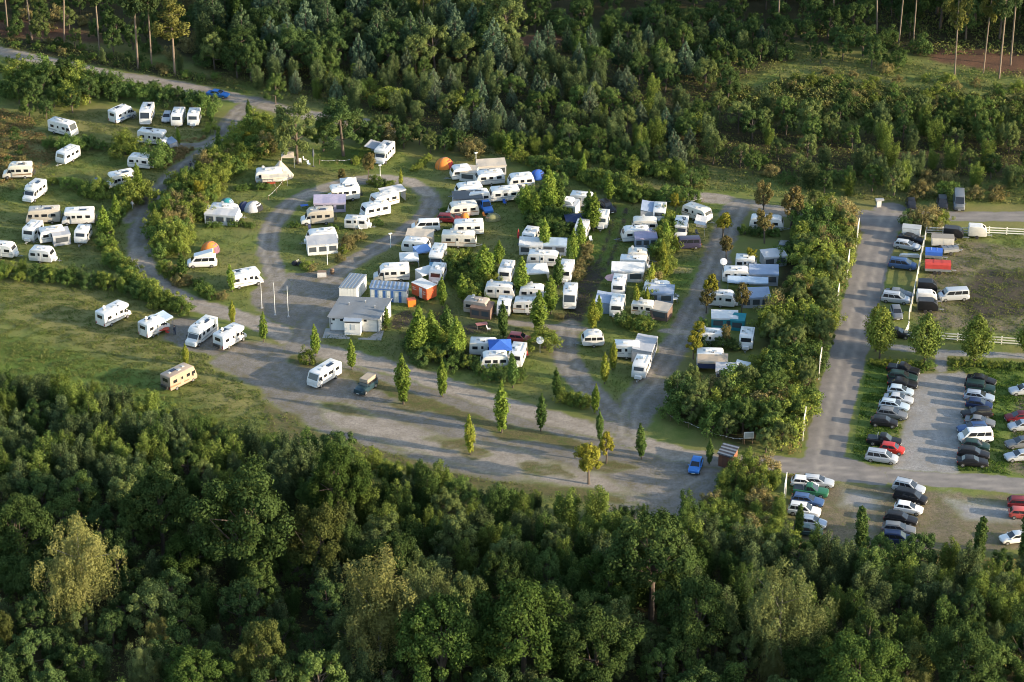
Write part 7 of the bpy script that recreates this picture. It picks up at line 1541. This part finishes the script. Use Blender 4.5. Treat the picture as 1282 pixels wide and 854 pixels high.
cover('undergrowth', [(900,120),(1000,100),(1180,118),(1340,130),(1340,165),(1060,150),(930,150)], 34000, 1.3, .27, FERN, 77)
cover('undergrowth', [(-60,40),(120,60),(300,105),(260,112),(100,85),(-60,60)], 12000, .6, .18, FERN, 84)
cover('undergrowth', [(560,185),(880,245),(880,225),(640,178)], 9000, .7, .18, FERN, 85)
cover('undergrowth', [(1000,-20),(1420,-20),(1420,70),(1180,70),(1000,45)], 16000, .9, .26, FERN, 86)
cover('dry_grass', [(-60,120),(40,150),(80,200),(40,215),(-60,260)], 14000, .6, .16, TAWNY, 73)
cover('dry_grass', [(985,590),(1020,600),(1000,690),(1290,720),(1290,700),(1000,680)], 5000, .5, .15, TAWNY, 74)
cover('dry_grass', [(205,178),(258,172),(245,205),(205,212)], 4000, .5, .15, TAWNY, 75)
cover('dry_grass', [(1076,275),(1082,300),(1062,370),(1042,450),(1015,540),(998,585),(985,570),(1010,470),(1035,400),(1055,320)], 9000, .6, .15, TAWNY, 78)
cover('grass', [(-60,350),(130,360),(240,400),(300,440),(340,520),(360,560),(200,520),(-60,485)], 60000, .16, .11, BLADE, 76)
cover('grass', [(-40,140),(270,140),(230,260),(180,340),(-40,345)], 50000, .18, .11, BLADE, 79)
cover('grass', [(200,340),(310,180),(470,185),(760,235),(920,255),(870,400),(820,520),(640,500),(480,455),(300,400)], 90000, .16, .10, BLADE, 80)
cover('grass', [(1086,455),(1300,460),(1300,600),(1190,596),(1205,500),(1150,470),(1120,590),(1066,575)], 26000, .16, .11, LUSH, 81)
cover('grass', [(1140,400),(1160,292),(1340,295),(1340,440),(1140,425)], 26000, .12, .10, BLADE, 82)
cover('weeds', [(330,500),(400,530),(560,590),(760,625),(840,650),(850,665),(640,630),(500,595),(380,560)], 8000, .35, .14, BLADE, 83, made=-1.2)

# ------------------------------------------------------------------ where several of a group would read alike, say which one by its place
ORD = ['topmost', 'second down', 'third down', 'fourth down', 'fifth down', 'sixth down', 'seventh down', 'eighth down', 'ninth down', 'tenth down', 'eleventh down', 'twelfth down', 'thirteenth down', 'fourteenth down', 'fifteenth down', 'sixteenth down', 'seventeenth down', 'eighteenth down']
alike = {}
for o in COL.objects:
    if o.parent is None and o.get('category') in ('tree', 'shrub'): alike.setdefault(o['label'], []).append(o)
for lab, os_ in alike.items():
    if 1 < len(os_) <= 18:
        proj = lambda o: (o.location.x / (o.location.y * CP + CAMH * SP), (o.location.y * SP - CAMH * CP) / (o.location.y * CP + CAMH * SP))
        pr = [proj(o) for o in os_]; wide = (max(p[0] for p in pr) - min(p[0] for p in pr)) > 1.6 * (max(p[1] for p in pr) - min(p[1] for p in pr))
        os_.sort(key=lambda o: proj(o)[0] if wide else -proj(o)[1])
        if wide:
            for k, o in enumerate(os_): o['label'] = lab + ', ' + ('leftmost' if k == 0 else 'rightmost' if k == len(os_) - 1 else ORD[k].replace(' down', ' from left'))
            continue
        for k, o in enumerate(os_):
            o['label'] = lab + ', ' + (('upper' if k == 0 else 'lower') if len(os_) == 2 else ORD[k] if k < len(os_) - 1 else 'lowest')
